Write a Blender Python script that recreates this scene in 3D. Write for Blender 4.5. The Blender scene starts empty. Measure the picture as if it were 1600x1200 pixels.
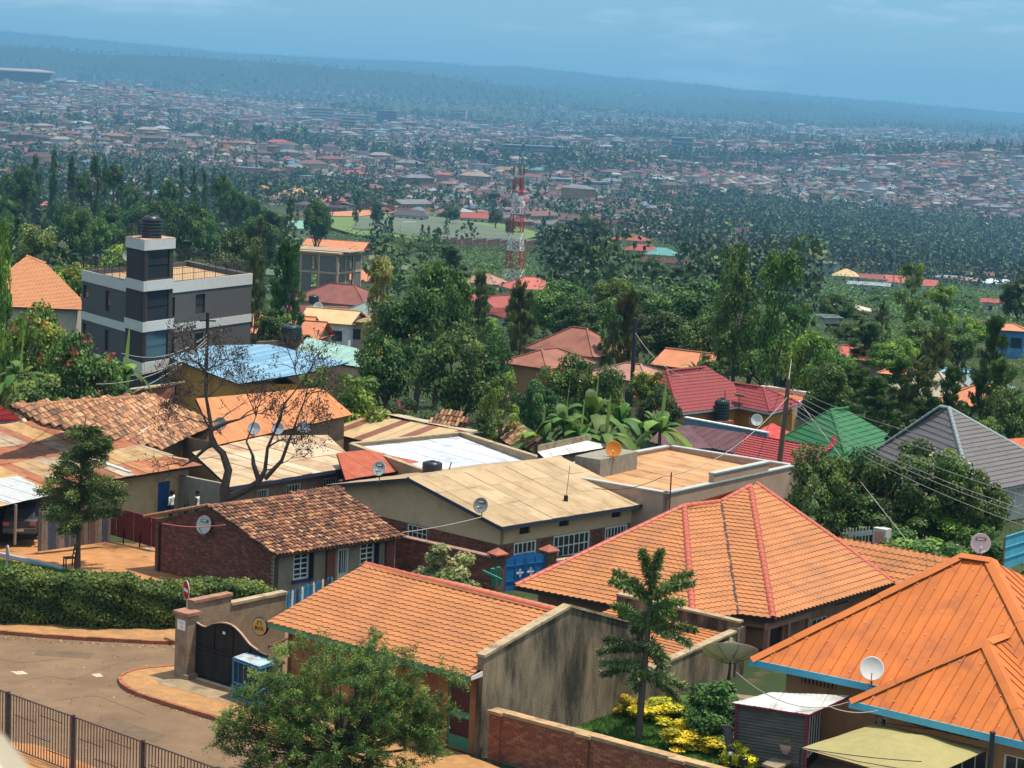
import bpy,math,random
import numpy as np
from mathutils import Vector,Matrix
SC = bpy.context.scene
COL = SC.collection
rnd = random.Random(11)
nrg = np.random.default_rng(7)
# camera
F,YH,ROLL,HC = 3300.0,160.0,math.radians(2.5),20.0
_p = math.atan((600 - YH) * math.cos(ROLL) / F)
FW = np.array([0,math.cos(_p),-math.sin(_p)]);_r = np.array([1.,0,0]);_u = np.array([0,math.sin(_p),math.cos(_p)])
RT = math.cos(ROLL) * _r + math.sin(ROLL) * _u
UP = -math.sin(ROLL) * _r + math.cos(ROLL) * _u
CAM = np.array([0,0,HC])
cd = bpy.data.cameras.new('camera');cam = bpy.data.objects.new('camera',cd);COL.objects.link(cam)
cd.sensor_width = 36;cd.lens = F / 1600 * 36;cd.clip_start = .5;cd.clip_end = 60000
cam.matrix_world = Matrix(((RT[0],UP[0],-FW[0],0),(RT[1],UP[1],-FW[1],0),(RT[2],UP[2],-FW[2],HC),(0,0,0,1)))
cd.dof.use_dof = True;cd.dof.focus_distance = 105;cd.dof.aperture_fstop = 5.6
SC.camera = cam
# sun, sky, exposure
SUN_EL,SUN_AZ = math.radians(72),math.radians(8)      # azimuth: angle from +X towards +Y
sv = Vector((math.cos(SUN_EL) * math.cos(SUN_AZ),math.cos(SUN_EL) * math.sin(SUN_AZ),math.sin(SUN_EL)))
sl = bpy.data.lights.new('sun','SUN');sl.energy = 5.0;sl.angle = math.radians(.53);sl.color = (1,.91,.77)
so = bpy.data.objects.new('sun',sl);COL.objects.link(so);so.rotation_euler = sv.to_track_quat('Z','Y').to_euler();so.location = (60,20,120)
W = bpy.data.worlds.new('World');SC.world = W;W.use_nodes = True
nt = W.node_tree;nt.nodes.clear()
def wn(t,**k):
 n = nt.nodes.new(t)
 for a,b in k.items(): setattr(n,a,b)
 return n
sky = wn('ShaderNodeTexSky',sky_type='NISHITA');sky.sun_disc = False;sky.sun_elevation = SUN_EL;sky.sun_rotation = math.pi / 2 - SUN_AZ
sky.altitude = 1500;sky.air_density = 1.3;sky.dust_density = 1.2;sky.ozone_density = 2.5
tc = wn('ShaderNodeTexCoord');mp = wn('ShaderNodeMapping');mp.inputs['Scale'].default_value = (2.2,2.2,12);mp.inputs['Location'].default_value = (.31,.2,.1)
nz = wn('ShaderNodeTexNoise');nz.inputs['Scale'].default_value = 3.1;nz.inputs['Detail'].default_value = 9;nz.inputs['Roughness'].default_value = .58
cr = wn('ShaderNodeValToRGB');cr.color_ramp.elements[0].position = .49;cr.color_ramp.elements[1].position = .74
cr.color_ramp.elements[0].color = (0,0,0,1);cr.color_ramp.elements[1].color = (.75,.75,.75,1)
mx = wn('ShaderNodeMix',data_type='RGBA');mx.inputs['B'].default_value = (8.5,9.8,11.0,1)
tint = wn('ShaderNodeMix',data_type='RGBA',blend_type='MULTIPLY');tint.inputs['Factor'].default_value = 1;tint.inputs['B'].default_value = (.46,.67,.88,1)
bg = wn('ShaderNodeBackground');bg.inputs['Strength'].default_value = .115
wo = wn('ShaderNodeOutputWorld');L = nt.links.new
L(tc.outputs['Generated'],mp.inputs['Vector']);L(mp.outputs['Vector'],nz.inputs['Vector']);sx = wn('ShaderNodeSeparateXYZ');L(tc.outputs['Generated'],sx.inputs[0]);el = wn('ShaderNodeMapRange');el.inputs['To Min'].default_value = -.05;el.inputs['From Min'].default_value = .02;el.inputs['From Max'].default_value = .4;el.inputs['To Max'].default_value = .16;L(sx.outputs['Z'],el.inputs['Value']);ad = wn('ShaderNodeMath',operation='ADD');L(nz.outputs['Fac'],ad.inputs[0]);L(el.outputs['Result'],ad.inputs[1]);L(ad.outputs[0],cr.inputs['Fac'])
L(sky.outputs['Color'],tint.inputs['A']);L(tint.outputs['Result'],mx.inputs['A']);L(cr.outputs['Color'],mx.inputs['Factor']);L(mx.outputs['Result'],bg.inputs['Color']);L(bg.outputs['Background'],wo.inputs['Surface'])
vs = SC.view_settings;vs.view_transform = 'Standard';vs.look = 'None';vs.exposure = 0.33;vs.gamma = 1;vs.use_curve_mapping = False
SC.render.engine = 'CYCLES';cy = SC.cycles
cy.use_denoising = True
try: cy.denoiser = 'OPENIMAGEDENOISE'
except Exception: pass
cy.max_bounces = 5;cy.diffuse_bounces = 3;cy.glossy_bounces = 2;cy.transmission_bounces = 2;cy.transparent_max_bounces = 6;cy.volume_bounces = 1;cy.caustics_reflective = False;cy.caustics_refractive = False
# pixel -> place helpers (1600x1200 frame of the photograph)
def ray(x,y):
 d = FW * F + RT * (x - 800) + UP * (600 - y);return d / d[1]
def pz(x,y,z):                      # point at height z
 d = ray(x,y);return CAM + d * ((z - HC) / d[2])
def pd(x,y,D):                      # point at distance D
 return CAM + ray(x,y) * D
def proj(P):
 v = np.asarray(P) - CAM;k = v @ FW;return 800 + F * (v @ RT) / k,600 - F * (v @ UP) / k
def ztop(P,y):                       # height above/below P's plan position that shows at image row y
 a,b = -300.,300.
 for _ in range(60):
  m = (a + b) / 2
  if proj((P[0],P[1],m))[1] > y: a = m
  else: b = m
 return (a + b) / 2
def yh(x): return YH + math.tan(ROLL) * (x - 800)
def V3(*a): return np.array(a,float)
UA = math.radians(-41.0)
U = V3(math.cos(UA),math.sin(UA),0);V = V3(-math.sin(UA),math.cos(UA),0)   # U: right and towards us, V: right and away
Z = V3(0,0,1)
# terrain height
_xc = np.array([-2400,-900,0,200,400,600,800,1000,1200,1400,1600,2400,3600],float)
_near = {0: 0,40: 0,76: 0,85: -.6,95: -1.2,105: -1.8,130: -3.2,165: -4.5}
# image row of the ground seen at distance D, for columns 0..1600 (rows further away are given as heights seen)
_rows = {
 250:  [520,520,520,520,525,530,530,535,535],
 400:  [455,455,455,455,455,465,480,500,510],
 660:  [395,395,395,395,410,425,445,470,485],
 850:  [360,362,365,372,390,400,425,455,470],
 1000: [335,340,345,350,368,382,412,440,455],
 1250: [300,305,315,325,345,365,390,415,440],
 1600: [268,275,290,305,318,335,362,385,415],
 2000: [240,248,262,282,296,310,330,352,375],
 2500: [218,226,240,255,272,285,298,312,335],
 3000: [196,206,222,236,250,258,266,270,282],
 3600: [172,184,204,218,232,238,238,234,228],
 4400: [142,156,184,200,214,220,228,238,250],
 5200: [124,140,170,188,200,206,214,226,246],
 6500: [128,146,160,174,188,196,204,212,224],
 7100: [132,146,155,163,172,186,196,204,214],
 8300: [72,84,94,112,140,176,186,196,206],
 10300:[88,100,112,122,138,150,160,182,202],
 15500:[50,70,88,96,106,126,146,163,180],
 19000:[80,96,112,122,134,150,166,182,198]}
_D = [];_Hh = []
for d in sorted(_near): _D.append(d);_Hh.append([_near[d]] * len(_xc))
for d in sorted(_rows):
 r = _rows[d];zz = [(HC + ray(x,y)[2] * d) for x,y in zip(_xc[2:11],r)]
 _D.append(d);_Hh.append([zz[0],zz[0]] + zz + [zz[-1],zz[-1]])
_D = np.array(_D,float);_Hh = np.array(_Hh,float)
def _fbm(x,y):
 return (np.sin(x * .9 + 1.3 * np.sin(y * .7)) * np.cos(y * 1.1 + 1.7 * np.sin(x * .6)) + .5 * np.sin(2.1 * x + y * 1.7 + 2) * np.cos(1.9 * y - x * .8) + .25 * np.sin(4.7 * x - 3.1 * y) * np.cos(4.1 * y + 2.9 * x)) / 1.75
def gz(X,Y):
 X = np.asarray(X,float);Y = np.asarray(Y,float)
 Yc = np.clip(Y,1,19000);xp = 800 + F * X / np.maximum(Yc,1)
 xi = np.clip(np.searchsorted(_xc,xp) - 1,0,len(_xc) - 2);tx = np.clip((xp - _xc[xi]) / (_xc[xi + 1] - _xc[xi]),0,1)
 di = np.clip(np.searchsorted(_D,Yc) - 1,0,len(_D) - 2);td = np.clip((Yc - _D[di]) / (_D[di + 1] - _D[di]),0,1)
 td = np.where(Yc > 7100,td * td * (3 - 2 * td),td);
 a = _Hh[di,xi] * (1 - tx) + _Hh[di,xi + 1] * tx;b = _Hh[di + 1,xi] * (1 - tx) + _Hh[di + 1,xi + 1] * tx
 z = a * (1 - td) + b * td
 amp = np.clip((Yc - 900) / 2400,0,1) * 13 + np.clip((Yc - 7100) / 4000,0,1) * 4
 return z + amp * _fbm(X / 210.,Y / 260.)
# mesh builder
class MB:
 def __init__(s): s.v = [];s.f = [];s.m = []
 def face(s,pts,m=0):
  n = len(s.v);s.v.extend([tuple(map(float,p)) for p in pts]);s.f.append(tuple(range(n,n + len(pts))));s.m.append(m);return s
 def grid(s,rows,m=0,closed=False):
  n = len(s.v);c = len(rows[0])
  for r in rows: s.v.extend([tuple(map(float,p)) for p in r])
  for i in range(len(rows) - 1):
   for j in range(c if closed else c - 1):
    k = (j + 1) % c;s.f.append((n + i * c + j,n + i * c + k,n + (i + 1) * c + k,n + (i + 1) * c + j));s.m.append(m)
  return s
 def obox(s,o,a,b,c,m=0):     # box from corner o with edge vectors a, b, c
  o,a,b,c = map(np.asarray,(o,a,b,c));n = len(s.v)
  for k in range(8): s.v.append(tuple(o + a * (k & 1) + b * (k >> 1 & 1) + c * (k >> 2 & 1)))
  fl = np.dot(np.cross(a,b),c) < 0
  for q in ((0,2,3,1),(4,5,7,6),(0,1,5,4),(2,6,7,3),(0,4,6,2),(1,3,7,5)):
   q = q[::-1] if fl else q;s.f.append(tuple(n + i for i in q));s.m.append(m)
  return s
 def box(s,c,size,a=0.,m=0):   # centred in plan, base at c.z
  x = V3(math.cos(a),math.sin(a),0) * size[0];y = V3(-math.sin(a),math.cos(a),0) * size[1]
  return s.obox(np.asarray(c,float) - x / 2 - y / 2,x,y,Z * size[2],m)
 def beam(s,p,q,w,h=None,m=0,up=Z):
  p,q = np.asarray(p,float),np.asarray(q,float);h = h or w;d = q - p;l = np.linalg.norm(d)
  if l < 1e-6: return s
  d = d / l;a = np.cross(d,up)
  if np.linalg.norm(a) < 1e-4: a = V3(1,0,0)
  a /= np.linalg.norm(a);b = np.cross(a,d)
  return s.obox(p - a * w / 2 - b * h / 2,q - p,a * w,b * h,m)
 def tube(s,path,rad,n=8,m=0,cap=True):
  path = [np.asarray(p,float) for p in path];rad = rad if hasattr(rad,'__len__') else [rad] * len(path);rows = []
  for i,p in enumerate(path):
   d = path[min(i + 1,len(path) - 1)] - path[max(i - 1,0)];d = d / (np.linalg.norm(d) + 1e-9)
   a = np.cross(d,V3(.31,.95,.05));a /= np.linalg.norm(a) + 1e-9;b = np.cross(d,a)
   rows.append([p + rad[i] * (a * math.cos(t) + b * math.sin(t)) for t in np.arange(n) * 2 * math.pi / n])
  s.grid(rows,m,True)
  if cap: s.face(rows[0][::-1],m);s.face(rows[-1],m)
  return s
 def lathe(s,prof,o=(0,0,0),ax=Z,n=20,m=0):
  o = np.asarray(o,float);ax = np.asarray(ax,float);ax = ax / np.linalg.norm(ax);a = np.cross(ax,V3(.1,.9,.2));a /= np.linalg.norm(a);b = np.cross(ax,a)
  return s.grid([[o + ax * h + r * (a * math.cos(t) + b * math.sin(t)) for t in np.arange(n) * 2 * math.pi / n] for r,h in prof],m,True)
 def prism(s,poly,d,m=0):       # polygon (list of 3D points) pushed along vector d
  poly = [np.asarray(p,float) for p in poly];d = np.asarray(d,float)
  nn = sum((np.cross(poly[i] - poly[0],poly[i + 1] - poly[0]) for i in range(1,len(poly) - 1)),V3(0,0,0))
  if np.dot(nn,d) > 0: poly = poly[::-1]
  s.face(poly,m);top = [p + d for p in poly];s.face(top[::-1],m)
  for i in range(len(poly)):
   j = (i + 1) % len(poly);s.face([poly[j],poly[i],top[i],top[j]],m)
  return s
 def blob(s,c,r,n=6,m=0):
  rows = []
  for i in range(n + 1):
   t = math.pi * i / n;rows.append([np.asarray(c) + np.array([r[0] * math.sin(t) * math.cos(f),r[1] * math.sin(t) * math.sin(f),r[2] * math.cos(t)]) for f in np.arange(2 * n) * math.pi / n])
  return s.grid(rows[::-1],m,True)
ORG = {}
def _mesh(name,mb,mats,off,smooth):
 me = bpy.data.meshes.new(name)
 v = np.asarray(mb.v,float).reshape(-1,3) - off
 me.from_pydata(v.tolist(),[],mb.f)
 for mt in (mats if isinstance(mats,(list,tuple)) else [mats]): me.materials.append(mt)
 if any(mb.m): me.polygons.foreach_set('material_index',mb.m)
 if smooth: me.polygons.foreach_set('use_smooth',[True] * len(me.polygons))
 me.update();return me
def tag(o,label=None,cat=None,group=None,kind=None):
 if label: o['label'] = label
 if cat: o['category'] = cat
 if group: o['group'] = group
 if kind: o['kind'] = kind
 return o
def thing(name,label,cat,loc,group=None):
 o = bpy.data.objects.new(name,None);COL.objects.link(o);o.location = tuple(map(float,loc));o.empty_display_size = .3
 ORG[o.name] = np.array(loc,float);return tag(o,label,cat,group)
def part(name,mb,mats,parent,smooth=False,kind=None,label=None):
 off = ORG[parent.name];o = bpy.data.objects.new(name,_mesh(name,mb,mats,off,smooth));COL.objects.link(o);o.parent = parent
 ORG[o.name] = off;return tag(o,label,kind=kind)
def solo(name,mb,mats,label,cat,loc=None,group=None,smooth=False,kind=None):
 if loc is None: v = np.asarray(mb.v);loc = V3(v[:,0].mean(),v[:,1].mean(),v[:,2].min())
 o = bpy.data.objects.new(name,_mesh(name,mb,mats,np.asarray(loc,float),smooth));COL.objects.link(o);o.location = tuple(map(float,loc));ORG[o.name] = np.array(loc,float)
 return tag(o,label,cat,group,kind)
def struct(name,mb,mats,smooth=False,kind='structure'):
 o = bpy.data.objects.new(name,_mesh(name,mb,mats,V3(0,0,0),smooth));COL.objects.link(o);ORG[o.name] = V3(0,0,0);return tag(o,kind=kind)
def piece(name,me,parent,mw):       # shared-mesh piece placed by matrix (world) under a parent without rotation
 o = bpy.data.objects.new(name,me);COL.objects.link(o);o.parent = parent
 p = ORG[parent.name];m = Matrix(mw);m.translation = m.translation - Vector(p);o.matrix_local = m;return o
def copy_tree(o,par=None):
 c = o.copy();COL.objects.link(c)
 if par is not None: c.parent = par
 ORG[c.name] = ORG.get(o.name,V3(0,0,0))
 for ch in o.children: copy_tree(ch,c)
 return c
def npmesh(name,Vv,Q,mats,midx=None):
 me = bpy.data.meshes.new(name);Vv = np.asarray(Vv,np.float32);Q = np.asarray(Q,np.int32);k = Q.shape[1]
 me.vertices.add(len(Vv));me.vertices.foreach_set('co',Vv.ravel());me.loops.add(Q.size);me.loops.foreach_set('vertex_index',Q.ravel())
 me.polygons.add(len(Q));me.polygons.foreach_set('loop_start',np.arange(len(Q),dtype=np.int32) * k)
 try: me.polygons.foreach_set('loop_total',np.full(len(Q),k,np.int32))
 except Exception: pass
 for mt in mats: me.materials.append(mt)
 if midx is not None: me.polygons.foreach_set('material_index',np.asarray(midx,np.int32))
 me.update(calc_edges=True);return me
# materials
MATS = {}
def M(name,col,rough=.8,var=.18,scale=2.,bump=0.,bscale=30.,spec=.25,ov=0.,stain=None,sscale=.7,samt=.5,metal=0.,stretch=(1,1,1),sss=0.,emit=0.):
 if name in MATS: return MATS[name]
 m = bpy.data.materials.new(name);m.use_nodes = True;t = m.node_tree;n = t.nodes;b = n['Principled BSDF'];l = t.links.new
 b.inputs['Roughness'].default_value = rough;b.inputs['Metallic'].default_value = metal;b.inputs['Specular IOR Level'].default_value = spec
 geo = n.new('ShaderNodeNewGeometry');mpn = n.new('ShaderNodeMapping');mpn.inputs['Scale'].default_value = stretch;l(geo.outputs['Position'],mpn.inputs['Vector'])
 c4 = (*col,1);out = None
 if var > 0 or ov > 0:
  nz = n.new('ShaderNodeTexNoise');nz.inputs['Scale'].default_value = scale;nz.inputs['Detail'].default_value = 5;nz.inputs['Roughness'].default_value = .65;l(mpn.outputs['Vector'],nz.inputs['Vector'])
  mr = n.new('ShaderNodeMapRange');mr.inputs['From Min'].default_value = .3;mr.inputs['From Max'].default_value = .7;mr.inputs['To Min'].default_value = 1 - var;mr.inputs['To Max'].default_value = 1 + var;l(nz.outputs['Fac'],mr.inputs['Value'])
  val = mr.outputs['Result']
  if ov > 0:
   oi = n.new('ShaderNodeObjectInfo');m2 = n.new('ShaderNodeMapRange');m2.inputs['To Min'].default_value = 1 - ov;m2.inputs['To Max'].default_value = 1 + ov;l(oi.outputs['Random'],m2.inputs['Value'])
   mm = n.new('ShaderNodeMath');mm.operation = 'MULTIPLY';l(val,mm.inputs[0]);l(m2.outputs['Result'],mm.inputs[1]);val = mm.outputs[0]
  hs = n.new('ShaderNodeHueSaturation');hs.inputs['Color'].default_value = c4;l(val,hs.inputs['Value']);out = hs.outputs['Color']
 if stain:
  n2 = n.new('ShaderNodeTexNoise');n2.inputs['Scale'].default_value = sscale;n2.inputs['Detail'].default_value = 8;n2.inputs['Roughness'].default_value = .68;l(mpn.outputs['Vector'],n2.inputs['Vector'])
  r2 = n.new('ShaderNodeMapRange');r2.inputs['From Min'].default_value = .60 - .22 * samt;r2.inputs['From Max'].default_value = .78 - .22 * samt;l(n2.outputs['Fac'],r2.inputs['Value'])
  mixn = n.new('ShaderNodeMix');mixn.data_type = 'RGBA';mixn.inputs['B'].default_value = (*stain,1);l(r2.outputs['Result'],mixn.inputs['Factor'])
  if out: l(out,mixn.inputs['A'])
  else: mixn.inputs['A'].default_value = c4
  out = mixn.outputs['Result']
 if out: l(out,b.inputs['Base Color'])
 else: b.inputs['Base Color'].default_value = c4
 if bump > 0:
  n3 = n.new('ShaderNodeTexNoise');n3.inputs['Scale'].default_value = bscale;n3.inputs['Detail'].default_value = 4;l(geo.outputs['Position'],n3.inputs['Vector'])
  bp = n.new('ShaderNodeBump');bp.inputs['Strength'].default_value = bump;bp.inputs['Distance'].default_value = .03;l(n3.outputs['Fac'],bp.inputs['Height']);l(bp.outputs['Normal'],b.inputs['Normal'])
 MATS[name] = m;return m
def leafmat(name,col,var=.35,trans=.35):
 if name in MATS: return MATS[name]
 m = bpy.data.materials.new(name);m.use_nodes = True;t = m.node_tree;n = t.nodes;l = t.links.new;n.clear()
 oi = n.new('ShaderNodeObjectInfo');geo = n.new('ShaderNodeNewGeometry')
 nz = n.new('ShaderNodeTexNoise');nz.inputs['Scale'].default_value = .8;nz.inputs['Detail'].default_value = 3;l(geo.outputs['Position'],nz.inputs['Vector'])
 a = n.new('ShaderNodeMapRange');a.inputs['From Min'].default_value = .3;a.inputs['From Max'].default_value = .7;a.inputs['To Min'].default_value = 1 - var;a.inputs['To Max'].default_value = 1 + var;l(nz.outputs['Fac'],a.inputs['Value'])
 a2 = n.new('ShaderNodeMapRange');a2.inputs['To Min'].default_value = .75;a2.inputs['To Max'].default_value = 1.25;l(oi.outputs['Random'],a2.inputs['Value'])
 mm = n.new('ShaderNodeMath');mm.operation = 'MULTIPLY';l(a.outputs['Result'],mm.inputs[0]);l(a2.outputs['Result'],mm.inputs[1])
 hm = n.new('ShaderNodeMapRange');hm.inputs['To Min'].default_value = .475;hm.inputs['To Max'].default_value = .52;l(oi.outputs['Random'],hm.inputs['Value'])
 hs = n.new('ShaderNodeHueSaturation');hs.inputs['Color'].default_value = (*col,1);l(mm.outputs[0],hs.inputs['Value']);l(hm.outputs['Result'],hs.inputs['Hue'])
 d = n.new('ShaderNodeBsdfPrincipled');d.inputs['Roughness'].default_value = .55;d.inputs['Specular IOR Level'].default_value = .3;l(hs.outputs['Color'],d.inputs['Base Color'])
 tr = n.new('ShaderNodeBsdfTranslucent');l(hs.outputs['Color'],tr.inputs['Color'])
 ms = n.new('ShaderNodeMixShader');ms.inputs['Fac'].default_value = trans;l(d.outputs[0],ms.inputs[1]);l(tr.outputs[0],ms.inputs[2])
 o = n.new('ShaderNodeOutputMaterial');l(ms.outputs[0],o.inputs['Surface']);MATS[name] = m;return m
# roofs
def _span(poly,axis,t):             # interval of the other axis where the convex 2D polygon meets axis==t
 r = []
 for i in range(len(poly)):
  a,b = poly[i],poly[(i + 1) % len(poly)]
  if (a[axis] - t) * (b[axis] - t) <= 0 and abs(a[axis] - b[axis]) > 1e-9:
   k = (t - a[axis]) / (b[axis] - a[axis]);r.append(a[1 - axis] + k * (b[1 - axis] - a[1 - axis]))
 return (min(r),max(r)) if len(r) >= 2 else None
def frame(pts):                       # eave = pts[0]->pts[1]; returns origin, along-eave, up-slope, normal, 2D polygon
 P = [np.asarray(p,float) for p in pts];o = P[0];a = P[1] - P[0];a = a / np.linalg.norm(a)
 w = P[2] - P[0];n = np.cross(a,w);n = n / np.linalg.norm(n)
 if n[2] < 0: n = -n
 b = np.cross(n,a)
 if np.dot(b,w) < 0: b = -b
 return o,a,b,n,[(np.dot(p - o,a),np.dot(p - o,b)) for p in P]
def tile_rows(parent,pts,mat,row=.37,wave=.22,amp=.012,step=.035,res=.055,name='tile_row'):
 o,a,b,n,poly = frame(pts);vmax = max(p[1] for p in poly);vmin = min(p[1] for p in poly);k = max(1,round((vmax - vmin) / row));h = (vmax - vmin) / k;out = []
 for i in range(k):
  v0,v1 = vmin + i * h,vmin + (i + 1) * h;e = 1e-4 * (vmax - vmin)
  s0,s1 = _span(poly,1,v0 + e),_span(poly,1,v1 - e)
  if not s0 or not s1: continue
  ln = max(s0[1] - s0[0],s1[1] - s1[0]);c = max(2,int(ln / res) + 1)
  mb = MB();top = [];mid = [];bot = [];low = []
  for t in np.linspace(0,1,c):
   u0 = s0[0] + t * (s0[1] - s0[0]);u1 = s1[0] + t * (s1[1] - s1[0])
   z0 = amp * math.sin(2 * math.pi * u0 / wave);z1 = amp * math.sin(2 * math.pi * u1 / wave)
   z0 += amp * .6 * max(0,math.sin(2 * math.pi * u0 / wave));z1 += amp * .6 * max(0,math.sin(2 * math.pi * u1 / wave))
   vv = v0 - .045 - .055 * math.sin(2 * math.pi * u0 / wave)
   top.append(o + a * u1 + b * (v1 + .03) + n * z1);mid.append(o + a * u0 + b * vv + n * (z0 + step));low.append(o + a * u0 + b * (vv + .012) + n * (z0 - .012))
  mb.grid([mid,top]);mb.grid([low,mid]);out.append(part(name,mb,mat,parent,True))
 return out
def panels(parent,pts,mat,w=.8,rib=.2,amp=.02,gap=.004,lap=.012,sharp=True,name='roof_panel',vrows=None,jitter=0.):
 o,a,b,n,poly = frame(pts);umin = min(p[0] for p in poly);umax = max(p[0] for p in poly);k = max(1,round((umax - umin) / w));h = (umax - umin) / k;out = []
 cuts = vrows or [(-1e9,1e9)]
 for i in range(k):
  u0,u1 = umin + i * h + gap / 2,umin + (i + 1) * h - gap / 2
  for ci,(c0,c1) in enumerate(cuts):
   nr = max(1,round((u1 - u0) / rib));us = []
   for j in range(nr):
    q = (u1 - u0) / nr;s = u0 + j * q
    us += [(s,0),(s + q * .86,0),(s + q * .885,1),(s + q * .96,1)] if sharp else [(s,0),(s + q * .25,.7),(s + q * .5,1),(s + q * .75,.7)]
   us.append((u1,0));r0 = [];r1 = [];lift = lap * (i % 2) + ci * .01 + rnd.uniform(0,jitter)
   for u,z in us:
    sp = _span(poly,0,min(max(u,umin + 1e-4),umax - 1e-4))
    if not sp: continue
    lo,hi = max(sp[0],c0),min(sp[1],c1)
    if hi < lo: hi = lo
    r0.append(o + a * u + b * lo + n * (z * amp + lift));r1.append(o + a * u + b * hi + n * (z * amp + lift))
   if len(r0) < 2 or max(np.linalg.norm(p - q) for p,q in zip(r0,r1)) < .05: continue
   mb = MB();mb.grid([r0,r1])
   mt = mat[(i // 3 * 2 + ci * 3 + (rnd.random() < .35) * rnd.randrange(9)) % len(mat)] if isinstance(mat,list) else mat
   out.append(part(name,mb,mt,parent,not sharp))
 return out
def clay(parent,pts,mats,pitch=.2,row=.3,limit=300,rad=.085,jit=.02):
 """barrel clay tiles: the nearest `limit` are objects, the rest one part"""
 o,a,b,n,poly = frame(pts);vmax = max(p[1] for p in poly);kr = int(vmax / row);tl = []
 for i in range(kr + 1):
  v = i * row;sp = _span(poly,1,min(v + .01,vmax - 1e-3))
  if not sp: continue
  for j in range(int((sp[1] - sp[0]) / pitch)):
   tl.append((sp[0] + (j + .5) * pitch,v))
 def prof(r): return [(r * math.cos(t),r * math.sin(t)) for t in np.linspace(0,math.pi,6)]
 def tilev(mb,O,A,B,N,mi=0):
  r0 = [O + A * x + N * (y + .03) - B * .04 for x,y in prof(rad)];r1 = [O + A * x + N * (y - .012) + B * (row + .02) for x,y in prof(rad * .82)]
  l0 = [O + A * x * .8 + N * (y * .8 + .025) - B * .04 for x,y in prof(rad)]
  mb.grid([l0,r0,r1],mi)
 metas = []
 for mt in mats:
  mb = MB();tilev(mb,V3(0,0,0),V3(1,0,0),V3(0,1,0),Z);metas.append(_mesh('clay_tile',mb,mt,V3(0,0,0),False))
 P = [o + a * u + b * v for u,v in tl];order = sorted(range(len(tl)),key=lambda i: np.linalg.norm(P[i] - CAM));rest = MB()
 for q,i in enumerate(order):
  ang = rnd.gauss(0,jit * 1.6);A = a * math.cos(ang) + b * math.sin(ang);B = np.cross(n,A)
  if np.dot(B,b) < 0: B = -B
  O = P[i] + n * rnd.uniform(0,jit) + a * rnd.gauss(0,jit * .5) + b * rnd.gauss(0,jit);k = rnd.randrange(len(mats))
  if q < limit:
   piece('clay_tile',metas[k],parent,((A[0],B[0],n[0],O[0]),(A[1],B[1],n[1],O[1]),(A[2],B[2],n[2],O[2]),(0,0,0,1)))
  else: tilev(rest,O,A,B,n,k)
 if rest.f: part('clay_tile',rest,mats,parent,kind='stuff')
 base = MB();base.prism([p - n * .05 for p in map(np.asarray,pts)],-n * .05);part('roof_deck',base,M('clay_under',(.07,.035,.02)),parent)
def deck(parent,faces,mat,t=.06,off=.03,name='roof_deck'):
 mb = MB()
 for pts in faces:
  o,a,b,n,poly = frame(pts);mb.prism([o + a * p[0] + b * p[1] - n * off for p in poly],-n * t)
 return part(name,mb,mat,parent)
def ridge(parent,p,q,mat,r=.11,seg=.38,name='ridge_cap',flat=False):
 p,q = np.asarray(p,float),np.asarray(q,float);l = np.linalg.norm(q - p);k = max(1,round(l / seg));d = (q - p) / l;s = np.cross(d,Z);s /= np.linalg.norm(s);n = np.cross(s,d);mb = MB()
 for i in range(k):
  a0,a1 = p + d * (i * l / k),p + d * ((i + 1) * l / k + .03)
  if flat:
   mb.grid([[c - s * r - n * .05,c - s * r * .5 + n * .01,c + n * .06,c + s * r * .5 + n * .01,c + s * r - n * .05] for c in (a0 + n * .012 * (i % 2),a1 + n * .012 * (i % 2))])
  else:
   rows = []
   for c,rr in ((a0,r * 1.1),(a0 + d * .05,r * 1.1),(a0 + d * .055,r),(a1,r * .97)):
    rows.append([c + s * rr * math.cos(t) + n * (rr * math.sin(t) - .03) for t in np.linspace(-.2,math.pi + .2,9)])
   mb.grid(rows)
 return part(name,mb,mat,parent,False)
def fascia(parent,p,q,mat,h=.2,t=.03,drop=.02,name='fascia'):
 p,q = np.asarray(p,float),np.asarray(q,float);mb = MB();mb.beam(p - Z * (h / 2 + drop),q - Z * (h / 2 + drop),t,h);return part(name,mb,mat,parent)
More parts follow.
